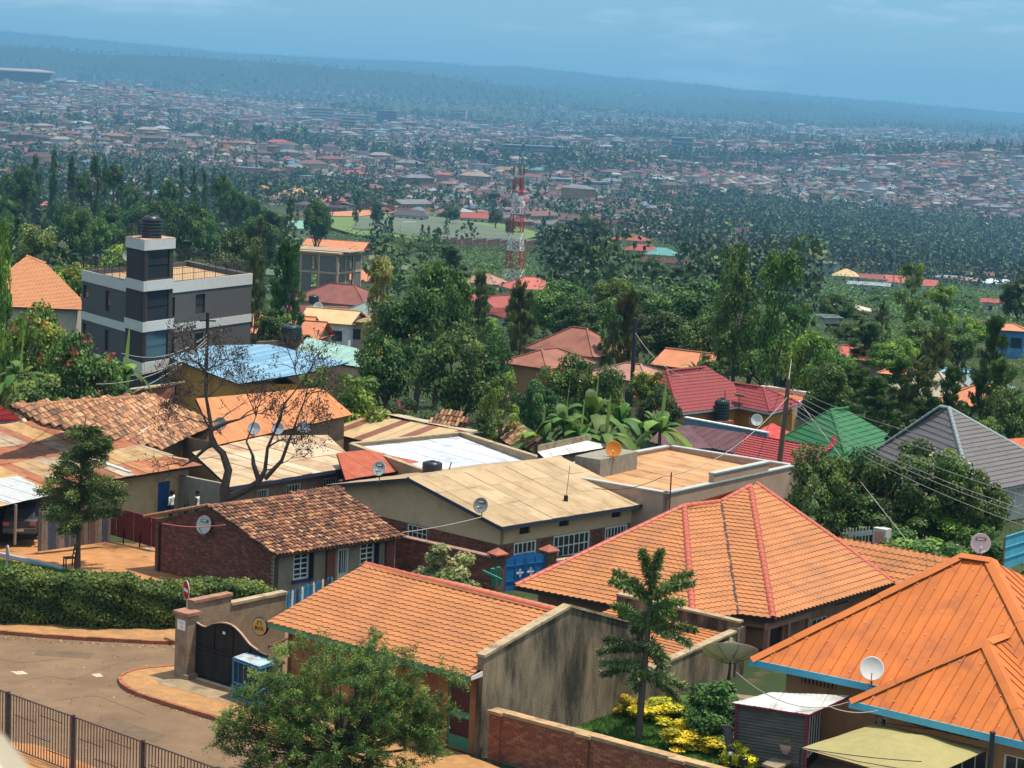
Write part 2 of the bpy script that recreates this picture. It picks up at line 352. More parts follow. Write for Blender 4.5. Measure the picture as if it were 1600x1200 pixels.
# walls with real openings
def wall(parent,A,B,z0,z1,mat,ops=(),t=.2,name='wall',into=None):
 """wall from plan point A to B; outer face on the line, thickness towards `into`; ops = (s0, s1, h0, h1) holes (metres along, absolute z)"""
 A,B = V3(A[0],A[1],0),V3(B[0],B[1],0);d = B - A;l = np.linalg.norm(d);d /= l;nn = V3(-d[1],d[0],0)
 if into is not None and np.dot(nn,np.asarray(into)[:3] * V3(1,1,0)) < 0: nn = -nn
 us = sorted({0.,l,*[min(max(x,0),l) for o in ops for x in o[:2]]});zs = sorted({z0,z1,*[min(max(x,z0),z1) for o in ops for x in o[2:4]]});mb = MB()
 hole = lambda u,z: any(o[0] < u < o[1] and o[2] < z < o[3] for o in ops)
 def P(u,z,k): return A + d * u + Z * z + nn * t * k
 for i in range(len(us) - 1):
  for j in range(len(zs) - 1):
   if hole((us[i] + us[i + 1]) / 2,(zs[j] + zs[j + 1]) / 2): continue
   for k in (0,1): mb.face([P(us[i],zs[j],k),P(us[i + 1],zs[j],k),P(us[i + 1],zs[j + 1],k),P(us[i],zs[j + 1],k)])
 for (a,b,c,e) in ops:
  mb.face([P(a,c,0),P(b,c,0),P(b,c,1),P(a,c,1)]);mb.face([P(a,e,0),P(b,e,0),P(b,e,1),P(a,e,1)])
  mb.face([P(a,c,0),P(a,e,0),P(a,e,1),P(a,c,1)]);mb.face([P(b,c,0),P(b,e,0),P(b,e,1),P(b,c,1)])
 for u in (0,l): mb.face([P(u,z0,0),P(u,z1,0),P(u,z1,1),P(u,z0,1)])
 mb.face([P(0,z1,0),P(l,z1,0),P(l,z1,1),P(0,z1,1)])
 return part(name,mb,mat,parent)
def window(parent,A,B,op,fm,gm,nv=2,nh=3,inset=.07,fw=.06,bw=.03,bars=None,name='window',into=None):
 """frame in an opening of a wall A-B; pane and glazing bars are sub-parts"""
 A,B = V3(A[0],A[1],0),V3(B[0],B[1],0);d = B - A;d /= np.linalg.norm(d);nn = V3(-d[1],d[0],0)
 if into is not None and np.dot(nn,np.asarray(into)[:3] * V3(1,1,0)) < 0: nn = -nn
 s0,s1,h0,h1 = op;w,h = s1 - s0,h1 - h0;o = A + d * s0 + Z * h0 + nn * inset;mb = MB();x = d;
 mb.obox(o,x * w,Z * fw,nn * .05).obox(o + Z * (h - fw),x * w,Z * fw,nn * .05).obox(o + Z * fw,x * fw,Z * (h - 2 * fw),nn * .05).obox(o + x * (w - fw) + Z * fw,x * fw,Z * (h - 2 * fw),nn * .05)
 fr = part(name,mb,fm,parent);g = MB();g.face([o + nn * .04 + x * .01 + Z * .01,o + nn * .04 + x * (w - .01) + Z * .01,o + nn * .04 + x * (w - .01) + Z * (h - .01),o + nn * .04 + x * .01 + Z * (h - .01)]);part('pane',g,gm,fr)
 k = MB()
 for i in range(1,nv): k.obox(o + x * (w * i / nv - bw / 2) + Z * fw - nn * .003,x * bw,Z * (h - 2 * fw),nn * .03)
 for i in range(1,nh): k.obox(o + x * fw + Z * (h * i / nh - bw / 2) - nn * .006,x * (w - 2 * fw),Z * bw,nn * .03)
 if k.f: part('glazing_bar',k,bars or fm,fr)
 return fr
def text_mesh(s,size,ext=.004,bold=.0):
 c = bpy.data.curves.new('lettering','FONT');c.body = s;c.size = size;c.extrude = ext;c.offset = bold;c.align_x = 'CENTER';c.align_y = 'CENTER';c.resolution_u = 2
 o = bpy.data.objects.new('lettering',c);COL.objects.link(o);bpy.context.view_layer.update();me = bpy.data.meshes.new_from_object(o);bpy.data.objects.remove(o);me.name = 'lettering';return me
def put_text(parent,s,size,pos,right,up,mat,bold=0.):
 me = text_mesh(s,size,.004,bold);me.materials.clear();me.materials.append(mat);r = np.asarray(right) / np.linalg.norm(right);u = np.asarray(up) / np.linalg.norm(up);n = np.cross(r,u)
 return piece('lettering',me,parent,((r[0],u[0],n[0],pos[0]),(r[1],u[1],n[1],pos[1]),(r[2],u[2],n[2],pos[2]),(0,0,0,1)))
def solve_z(E,x,y,ang):            # height at which pixel (x, y) lies in plan direction `ang` (degrees) from E
 a = math.radians(ang);d = V3(math.cos(a),math.sin(a),0);best = None
 for z in np.linspace(E[2] + .1,E[2] + 9,800):
  P = pz(x,y,z);w = (P - E) * V3(1,1,0);w /= np.linalg.norm(w);e = -np.dot(w,d)
  if best is None or e < best[0]: best = (e,z)
 return best[1]
# ================================================================ SETTING: terrain, haze
def terrain():
 az = np.unique(np.concatenate([np.linspace(-55,-17,20),np.linspace(-17,17,171),np.linspace(17,55,20)]))
 ds = np.unique(np.concatenate([np.linspace(8,60,14),np.geomspace(60,19500,214)]))
 T,Dd = np.meshgrid(np.tan(np.radians(az)),ds);X = T * Dd;Y = Dd + 0 * T;Zz = gz(X,Y)
 Vv = np.stack([X,Y,Zz],-1).reshape(-1,3);c = len(az);i,j = np.meshgrid(np.arange(len(ds) - 1),np.arange(c - 1),indexing='ij')
 a = (i * c + j).ravel();Q = np.stack([a,a + 1,a + c + 1,a + c],1)
 m = bpy.data.materials.new('ground');m.use_nodes = True;n = m.node_tree.nodes;l = m.node_tree.links.new;b = n['Principled BSDF'];b.inputs['Roughness'].default_value = .95;b.inputs['Specular IOR Level'].default_value = .1
 g = n.new('ShaderNodeNewGeometry');
 def noise(s,d=6):
  q = n.new('ShaderNodeTexNoise');q.inputs['Scale'].default_value = s;q.inputs['Detail'].default_value = d;q.inputs['Roughness'].default_value = .62;l(g.outputs['Position'],q.inputs['Vector']);return q.outputs['Fac']
 def ramp(f,p0,p1):
  r = n.new('ShaderNodeMapRange');r.inputs['From Min'].default_value = p0;r.inputs['From Max'].default_value = p1;l(f,r.inputs['Value']);return r.outputs['Result']
 def mix(f,A,B):
  q = n.new('ShaderNodeMix');q.data_type = 'RGBA';l(f,q.inputs['Factor'])
  for k,x in (('A',A),('B',B)):
   if isinstance(x,tuple): q.inputs[k].default_value = (*x,1)
   else: l(x,q.inputs[k])
  return q.outputs['Result']
 c0 = mix(ramp(noise(.05),.42,.6),(.025,.042,.016),(.05,.065,.024));c1 = mix(ramp(noise(.012),.60,.70),c0,(.17,.085,.045));c2 = mix(ramp(noise(.6,4),.55,.75),c1,(.12,.075,.04))
 l(c2,b.inputs['Base Color'])
 fm = M('forest hill',(.014,.03,.015),1,.35,.006)
 me = npmesh('ground',Vv,Q,[m,fm],(Dd[:-1,:-1].ravel() > 7300).astype(int));me.polygons.foreach_set('use_smooth',[True] * len(me.polygons))
 o = bpy.data.objects.new('ground',me);COL.objects.link(o);tag(o,kind='structure')
terrain()
def haze():
 # one closed box round camera and place, below the lowest ground and above the highest ridge
 zz = gz(*np.meshgrid(np.linspace(-6000,6000,60),np.linspace(8,19400,120)));z0,z1 = float(zz.min()) - 60,max(float(zz.max()) + 25,60)
 mb = MB();mb.obox((-29500,-40,z0),(59000,0,0),(0,19740,0),(0,0,z1 - z0))
 m = bpy.data.materials.new('haze');m.use_nodes = True;n = m.node_tree.nodes;n.clear();v = n.new('ShaderNodeVolumePrincipled');v.inputs['Density'].default_value = HAZE;v.inputs['Color'].default_value = (.21,.50,.77,1);v.inputs['Anisotropy'].default_value = .1
 o = n.new('ShaderNodeOutputMaterial');m.node_tree.links.new(v.outputs[0],o.inputs['Volume'])
 struct('haze',mb,m,kind='stuff')
HAZE = 1.15e-4
haze()
# ================================================================ FAR TOWN
ROOFC = {'rust': (.18,.09,.065),'brick red': (.21,.08,.065),'terracotta': (.29,.15,.10),'maroon': (.12,.05,.055),'grey': (.2,.2,.2),'silver': (.38,.39,.4),'tan': (.31,.26,.2),'blue': (.1,.24,.36),'green': (.10,.25,.2),'brown': (.13,.08,.06),'scarlet': (.42,.09,.08)}
ROOFW = {'rust': 9,'brick red': 5,'terracotta': 3,'maroon': 9,'grey': 11,'silver': 3.5,'tan': 5,'blue': 1,'green': 1.4,'brown': 12,'scarlet': .9}
WALLC = {'cream': (.5,.4,.28),'white': (.5,.47,.42),'ochre': (.42,.25,.12),'earth': (.25,.15,.1),'pinkish': (.42,.28,.22)}
def rmat(k): return M('roof ' + k,tuple(.74 * c for c in ROOFC[k]),.6,.22,.5,ov=.18,stain=tuple(c * .45 for c in ROOFC[k]),sscale=.25)
def wmat(k): return M('wall ' + k,tuple(.8 * c for c in WALLC[k]),.9,.15,.4,ov=.12)
MW = M('dark pane',(.03,.035,.04),.3,0)
def roof_mb(kind,L_,W_,h,he,ov=.5):
 """unit-less small house roof, origin at plan centre of the ground"""
 a,b = L_ / 2 + ov,W_ / 2 + ov;mb = MB();A,B,C,D_ = V3(-a,-b,he),V3(a,-b,he),V3(a,b,he),V3(-a,b,he)
 if kind == 'hip':
  r = max(a - b,.05);R0,R1 = V3(-r,0,he + h),V3(r,0,he + h)
  mb.face([A,B,R1,R0]).face([B,C,R1]).face([C,D_,R0,R1]).face([D_,A,R0])
 elif kind == 'gable':
  R0,R1 = V3(-a,0,he + h),V3(a,0,he + h);mb.face([A,B,R1,R0]).face([C,D_,R0,R1])
 else:
  R0,R1 = V3(-a,b,he + h),V3(a,b,he + h);mb.face([A,B,R1,R0]).face([A,R0,R1,B])
 mb.face([A,D_,C,B]);return mb
def wall_mb(kind,L_,W_,h,he,depth=3.):
 a,b = L_ / 2,W_ / 2;mb = MB();mb.box((0,0,-depth),(L_,W_,depth + he - .02))
 if kind == 'gable':
  k = h * b / (b + .5)
  for s in (-1,1): mb.face([V3(s * a,-b,he - .02),V3(s * a,b,he - .02),V3(s * a,0,he + h - .1)])
 return mb
def win_mb(L_,W_,he):
 mb = MB();k = max(2,int(L_ / 3))
 for i in range(k):
  x = -L_ / 2 + L_ * (i + .5) / k
  for s in (-1,1): mb.box((x,s * (W_ / 2 + .01),he - 1.9),(1.1,.06,1.1))
 k = max(1,int(W_ / 3.5))
 for i in range(k):
  y = -W_ / 2 + W_ * (i + .5) / k
  for s in (-1,1): mb.box((s * (L_ / 2 + .01),y,he - 1.9),(.06,1.1,1.1))
 return mb
_proto = {}
def far_house(X,Y,ang,rk,wk,kind,size,label,group):
 key = (rk,wk,kind,size)
 if key not in _proto:
  L_,W_ = {0: (9,7),1: (12,8.5),2: (16,10),3: (24,11)}[size];he = {0: 2.7,1: 3,2: 3.3,3: 5.8}[size];h = W_ * {'hip': .27,'gable': .2,'shed': .12}[kind]
  t = thing('house',None,None,(0,0,0));part('roof',roof_mb(kind,L_,W_,h,he),rmat(rk),t);part('wall',wall_mb(kind,L_,W_,h,he),wmat(wk),t);part('window',win_mb(L_,W_,he),MW,t,kind='stuff');_proto[key] = t;o = t
 else: o = copy_tree(_proto[key])
 o.location = (X,Y,float(gz(X,Y)) + .2);o.rotation_euler = (0,0,ang);return tag(o,label,'house',group)
def wpick(): return rnd.choices(list(ROOFW),list(ROOFW.values()))[0]
def dens(X,Y):                       # town density: 0 woods, 1 dense houses
 xp = 800 + F * X / Y;n = _fbm(X / 420. + 3,Y / 520. + 1) + .5 * _fbm(X / 130. + 9,Y / 160.)
 d = np.clip(.82 + .6 * n,.05,1)
 d = np.where((Y < 1900) & (xp < 620),d * .45,d)                      # wooded ridge on the left
 wood = np.clip((xp - 1000) / 160,0,1) * np.clip((2350 - Y) / 250,0,1) * np.clip((Y - 900) / 150,0,1);d = d * (1 - .93 * wood)
 d = np.where(Y > 6900,d * .4,d);d = np.where(Y > 7500,d * .1,d)
 air = (np.abs(xp - 700) < 190) & (Y > 5900) & (Y < 7100);return np.where(air,0,d)
PITCH_C = pd(655,358,960)
def blocked(X,Y):
 return (np.abs(X - PITCH_C[0]) < 85) & (Y > 855) & (Y < 1130)
def terr_visible(X,Y): xp = 800 + F * X / Y;return (xp > -90) & (xp < 1690)
# candidate plots, on a loosely jittered street grid
def plots(d0,d1,sp,jit=.28):
 out = [];y = d0
 Ys = np.arange(d0,d1,sp * 1.15)
 for y in Ys:
  hw = y * .3;xs = np.arange(-hw,hw,sp);xs = xs + nrg.normal(0,sp * jit,len(xs));ys = y + nrg.normal(0,sp * jit,len(xs));out.append(np.stack([xs,ys],1))
 P = np.concatenate(out);k = dens(P[:,0],P[:,1]) > nrg.random(len(P));k &= ~blocked(P[:,0],P[:,1]);return P[k]
near = plots(1120,2300,17.5);near = near[terr_visible(near[:,0],near[:,1])]
near = near[np.argsort(near[:,1])]
NIND = 265
xpn = 800 + F * near[:,0] / near[:,1]
AREA = [(lambda x,y: x < 300,'at far left'),(lambda x,y: x < 620,'beyond the pitch'),(lambda x,y: x < 830,'left of the mast'),(lambda x,y: x < 1000,'right of the mast'),(lambda x,y: x < 1250,'above the right wood'),(lambda x,y: True,'at far right')]
SPEC = [(wpick(),rnd.choice(list(WALLC)),rnd.choices(['hip','gable','shed'],[5,4,3])[0],rnd.choices([0,1,2,3],[5,5,2,.5])[0]) for _ in range(NIND)]
for i,(X,Y) in enumerate(near[:NIND]):
 rk,wk,kd,sz = SPEC[i];ar = [t for f,t in AREA if f(xpn[i],Y)][0];dd = np.hypot(near[:NIND,0] - X,near[:NIND,1] - Y);dd[i] = 1e9;nb = SPEC[int(np.argmin(dd))][0]
 far_house(X,Y,rnd.choice([-.7,.87]) + rnd.gauss(0,.25),rk,wk,kd,sz,'%s %s roofed %s house beside a %s one %s' % (['tiny','small','wide','long two-storey'][sz],rk,wk,nb,ar),'houses in the far valley town')
def town_stuff(P):
 Vs,Qs,Ms = [],[],[];names = list(ROOFC);wn_ = list(WALLC);n = len(P);w = np.array([ROOFW[k] for k in names]);w = w / w.sum()
 rk = nrg.choice(len(names),n,p=w);wk = nrg.integers(0,len(wn_),n);big = nrg.random(n);far = np.clip((P[:,1] - 3500) / 4000,0,1)
 L_ = np.where(big > .97,26,np.where(big > .75,12,8.5)) * (1 + .2 * far) * nrg.uniform(.85,1.15,n);W_ = np.where(big > .97,12,7) * (1 + .2 * far) * nrg.uniform(.85,1.15,n);he = np.where(big > .95,nrg.choice([5.5,8,11],n),2.9);h = W_ * .22 * (nrg.random(n) > .25) + .5
 an = nrg.choice([-.7,.87],n) + nrg.normal(0,.3,n);z = gz(P[:,0],P[:,1]);c,s = np.cos(an),np.sin(an)
 def pt(u,v,zz): x = u * L_ / 2;y = v * W_ / 2;return np.stack([P[:,0] + x * c - y * s,P[:,1] + x * s + y * c,z + zz],1)
 k = [pt(-1,-1,-4),pt(1,-1,-4),pt(1,1,-4),pt(-1,1,-4),pt(-1,-1,he),pt(1,-1,he),pt(1,1,he),pt(-1,1,he),pt(-1.1,-1.12,he),pt(1.1,-1.12,he),pt(1.1,1.12,he),pt(-1.1,1.12,he),pt(-.5,0,he + h),pt(.5,0,he + h)]
 VV = np.stack(k,1).reshape(-1,3);base = np.arange(n)[:,None] * 14
 q = [(0,1,5,4),(1,2,6,5),(2,3,7,6),(3,0,4,7),(8,9,13,12),(9,10,13,13),(10,11,12,13),(11,8,12,12)]
 tri = {5: (9,10,13),7: (11,8,12)}
 Q = np.concatenate([base + np.array(x)[None] for i,x in enumerate(q) if i not in tri]);mi = np.concatenate([(wk + len(names)) if i < 4 else rk for i in range(8) if i not in tri])
 T = np.concatenate([base + np.array(x)[None] for x in tri.values()]);tm = np.concatenate([rk,rk])
 return VV,Q,mi,T,tm,[rmat(x) for x in names] + [wmat(x) for x in wn_]
rest = np.concatenate([near[NIND:],plots(2300,4300,14.5),plots(4300,7600,23),plots(7500,11000,75)]);rest = rest[terr_visible(rest[:,0],rest[:,1])]
VV,Q,mi,T,tm,mts = town_stuff(rest)
o = bpy.data.objects.new('distant_houses',npmesh('distant_houses',VV,Q,mts,mi));COL.objects.link(o);tag(o,kind='stuff')
o = bpy.data.objects.new('distant_roofs',npmesh('distant_roofs',VV,T,mts,tm));COL.objects.link(o);tag(o,kind='stuff')
# distant trees: leafy clumps, one mass
FG = [leafmat('far leaf dark',(.022,.042,.016),.3,.1),leafmat('far leaf',(.04,.068,.022),.3,.1),leafmat('far leaf light',(.07,.10,.03),.3,.1)]
def trees_stuff(name,P,hmin,hmax,nq,conif=.3):
 n = len(P);z = gz(P[:,0],P[:,1]);H = nrg.uniform(hmin,hmax,n) * (1 + .3 * (nrg.random(n) > .85));con = nrg.random(n) < conif;R = H * np.where(con,.17,.36) * nrg.uniform(.8,1.3,n)
 t = nrg.random((n,nq));th = nrg.random((n,nq)) * 2 * np.pi;zz = np.where(con[:,None],.08 + .92 * t,.25 + .7 * t);env = np.where(con[:,None],(1 - t) * .95 + .08,np.sqrt(np.clip(1 - (2 * t - 1) ** 2,.05,1)));lump = 1 + .3 * np.sin(th * 3 + P[:,:1]) * np.cos(t * 7)
 r = R[:,None] * env * lump * np.sqrt(nrg.uniform(.25,1,(n,nq)));C = np.stack([P[:,:1] + r * np.cos(th),P[:,1:2] + r * np.sin(th),z[:,None] + H[:,None] * zz],-1)
 sz = (H[:,None,None] * np.where(con,.085,.12)[:,None,None]) * (26 / nq) ** .5 * nrg.uniform(.7,1.3,(n,nq,1));a = nrg.normal(0,1,(n,nq,3));a /= np.linalg.norm(a,axis=-1,keepdims=True);b = np.cross(a,nrg.normal(0,1,(n,nq,3)));b /= np.linalg.norm(b,axis=-1,keepdims=True) + 1e-6
 q = np.stack([C - a * sz,C - b * sz * .7,C + a * sz,C + b * sz * .7],-2).reshape(-1,3);Q = np.arange(len(q)).reshape(-1,4)
 tone = nrg.choice(3,n,p=[.5,.36,.14])[:,None] + np.zeros((1,nq),int);tone = np.clip(tone + (nrg.random((n,nq)) > .85),0,2).ravel()
 o = bpy.data.objects.new(name,npmesh(name,q,Q,FG,tone));COL.objects.link(o);tag(o,kind='stuff')
def scatter(d0,d1,sp,f):
 P = []
 for y in np.arange(d0,d1,sp):
  hw = y * .3;xs = np.arange(-hw,hw,sp);P.append(np.stack([xs + nrg.normal(0,sp * .4,len(xs)),y + nrg.normal(0,sp * .4,len(xs))],1))
 P = np.concatenate(P);k = nrg.random(len(P)) < f(P[:,0],P[:,1]);P = P[k & (~blocked(P[:,0],P[:,1]))];return P[terr_visible(P[:,0],P[:,1])]
tf = lambda X,Y: np.clip(1.05 - 1.05 * dens(X,Y),.16,.9)
trees_stuff('valley_wood',scatter(1150,2400,10,tf),5,12,30,.3)
trees_stuff('town_trees',scatter(2400,4300,17,lambda X,Y: np.clip(1.0 - 1.0 * dens(X,Y),.10,.75)),6,13,26,.25)
def band(dm,x0,x1,w,n): xp = nrg.uniform(x0,x1,n);y = dm + 120 * np.sin(xp / 170.) + nrg.normal(0,w,n);return np.stack([(xp - 800) / F * y,y],1)
trees_stuff('tree_lines',np.concatenate([band(3350,760,1640,45,520),band(2750,380,1000,40,260),band(4500,900,1500,60,420),band(3000,-60,500,60,260),band(5600,500,1200,80,420)]),11,22,22,.45)
trees_stuff('distant_trees',np.concatenate([scatter(4300,7800,40,lambda X,Y: np.clip(.9 - .9 * dens(X,Y),.05,.6)),scatter(7300,7700,60,lambda X,Y: .5 + 0 * X)]),10,20,18,.2)
trees_stuff('ridge_forest',scatter(7700,16500,72,lambda X,Y: np.clip(.62 + .5 * _fbm(X / 500.,Y / 700.),.1,.95)),9,15,14,.1)
# ================================================================ NEIGHBOURHOOD: shared helpers
TERRA = M('terracotta sheet',(.40,.158,.054),.58,.14,1.0,spec=.25,ov=.05,stain=(.30,.125,.055),sscale=.9,samt=.42)
TERRA2 = M('ridge red sheet',(.42,.10,.06),.5,.12,3)
ORIB = M('orange ribbed sheet',(.49,.135,.024),.5,.12,.8,spec=.3,ov=.07,stain=(.35,.10,.03),sscale=1.1,samt=.4)
DARKWOOD = M('dark fascia',(.03,.022,.018),.7,.2,4)
STEEL = M('dark steel',(.035,.035,.04),.45,.15,5)
GLASS = M('window glass',(.025,.032,.04),.12,0,spec=.6)
WHITE = M('white paint',(.72,.70,.64),.5,.06,4)
CONC = M('stained concrete',(.25,.195,.125),.95,.3,1.2,bump=.5,bscale=22,stain=(.045,.04,.03),sscale=.55,samt=.82,stretch=(1.6,1.6,.42))
COPE = M('weathered coping',(.36,.28,.17),.95,.25,3,bump=.5,bscale=20,stain=(.14,.10,.07),sscale=2,samt=.4)
CLAYM = [M('clay tile %d' % i,c,.85,.22,6,ov=.22,stain=(.06,.04,.028),sscale=1.3,samt=.45) for i,c in enumerate([(.31,.13,.065),(.25,.10,.06),(.39,.18,.09),(.18,.085,.055),(.46,.25,.125),(.12,.065,.048)])]
BRICKM = [M('brick %d' % i,c,.9,.2,8,ov=.2) for i,c in enumerate([(.21,.07,.042),(.16,.055,.038),(.26,.095,.055),(.13,.05,.04)])]
MORT = M('mortar',(.16,.115,.085),.95,.2,6)
def plane_px(p0,p1,p2,x,y):
 n = np.cross(p1 - p0,p2 - p0);d = ray(x,y);return CAM + d * (np.dot(p0 - CAM,n) / np.dot(d,n))
def onw(A,B,x,y):                   # distance along wall line A-B and height at a pixel of the photograph
 A2,d = V3(A[0],A[1],0),V3(B[0] - A[0],B[1] - A[1],0);d = d / np.linalg.norm(d);n = V3(-d[1],d[0],0);r = ray(x,y);P = CAM + r * (np.dot(A2 - CAM,n) / np.dot(r,n));return float(np.dot(P - A2,d)),float(P[2])
def opx(A,B,x0,y0,x1,y1):         # opening from two pixel corners
 s0,z0 = onw(A,B,x0,y0);s1,z1 = onw(A,B,x1,y1);return (min(s0,s1),max(s0,s1),min(z0,z1),max(z0,z1))
def bricks(parent,A,B,z0,ztopf,mats,limit,into,bl=.23,bh=.082,off=0.,name='brick',skip=None):
 """brick courses proud of a mortar wall from plan point A to B; nearest `limit` as objects"""
 A,B = V3(A[0],A[1],0),V3(B[0],B[1],0);d = B - A;L_ = np.linalg.norm(d);d /= L_;out = V3(d[1],-d[0],0)
 if np.dot(out,into) > 0: out = -out
 me = []
 for mt in mats:
  mb = MB();w,h,t = bl - .016,bh - .015,.016;q = [V3(-w / 2,0,0),V3(w / 2,0,0),V3(w / 2,0,h),V3(-w / 2,0,h)];e = [p * V3(.97,1,.94) + V3(0,t,h * .03) for p in q]
  mb.face(e)
  for i in range(4): j = (i + 1) % 4;mb.face([q[i],q[j],e[j],e[i]])
  me.append((mb,_mesh('brick',mb,mt,V3(0,0,0),False)))
 pos = [];r = 0;z = z0
 while True:
  any_ = False;s = (r % 2) * bl / 2 + bl / 2
  while s < L_ - bl * .4:
   if z + bh < ztopf(s) and not (skip and skip(s,z + bh / 2)): pos.append((s,z));any_ = True
   s += bl
  z += bh;r += 1
  if not any_ and z > z0 + 12 * bh: break
  if r > 120: break
 P = [A + d * s + Z * z for s,z in pos];order = sorted(range(len(P)),key=lambda i: np.linalg.norm(P[i] - CAM));restm = MB()
 for q,i in enumerate(order):
  k = rnd.choices(range(len(mats)),[5,4,3,3][:len(mats)])[0];O = P[i] + out * (off + rnd.uniform(-.006,.006))
  if q < limit: piece(name,me[k][1],parent,((d[0],out[0],0,O[0]),(d[1],out[1],0,O[1]),(0,0,1,O[2]),(0,0,0,1)))
  else:
   n = len(restm.v);R3 = np.stack([d,out,Z],1);restm.v += [tuple(O + R3 @ np.array(v)) for v in me[k][0].v];restm.f += [tuple(n + x for x in f) for f in me[k][0].f];restm.m += [k] * len(me[k][0].f)
 if restm.f: part(name,restm,mats,parent,kind='stuff')
def dish(name,c,aim,r,mat,rim,label,group='satellite dishes on the roofs',depth=.16,text=None,mast=None,tmat=None,arm=True,back=None):
 c = np.asarray(c,float);aim = np.asarray(aim,float);aim /= np.linalg.norm(aim);base = c - Z * r if mast is None else np.asarray(mast,float)
 t = thing(name,label,'satellite dish',base,group);mb = MB();pr = [(r * q,depth * r * q * q) for q in (0.02,.25,.5,.75,.92,1)]
 prb = [(r * q,depth * r * q * q - .025) for q in (1,.75,.5,.25,.02)]
 mb.lathe(pr + prb,c,aim,24);part('reflector',mb,mat,t,True)
 mb = MB();e = Z - aim * np.dot(Z,aim);e /= np.linalg.norm(e);x = np.cross(e,aim)
 f = c + aim * r * .85 - e * r * .35
 if arm: mb.tube([c - e * r * .95 + aim * .02,f],.014,5);part('feed_arm',mb,rim,t);h = MB();h.tube([f - aim * .08,f + aim * .05],.04,8);part('feed_horn',h,WHITE,t)
 p = MB();p.tube([c - aim * .05,c - aim * .22,base],.025,6);p.box(base - Z * .01,(.16,.16,.02));part('bracket',p,rim,t)
 if text:
  b = MB();o = c + aim * (depth * r * .55 + .02) + e * r * .42;w,h_ = r * 1.02,r * .26;b.obox(o - x * w / 2 - e * h_ / 2,x * w,e * h_,aim * .006);part('label_plate',b,M('label black',(.015,.015,.018),.5,0),t)
  put_text(t,text,h_ * .82,o + aim * .012,x,e,WHITE,.004)
 return t
TOCAM = V3(-.1,-1,.25)
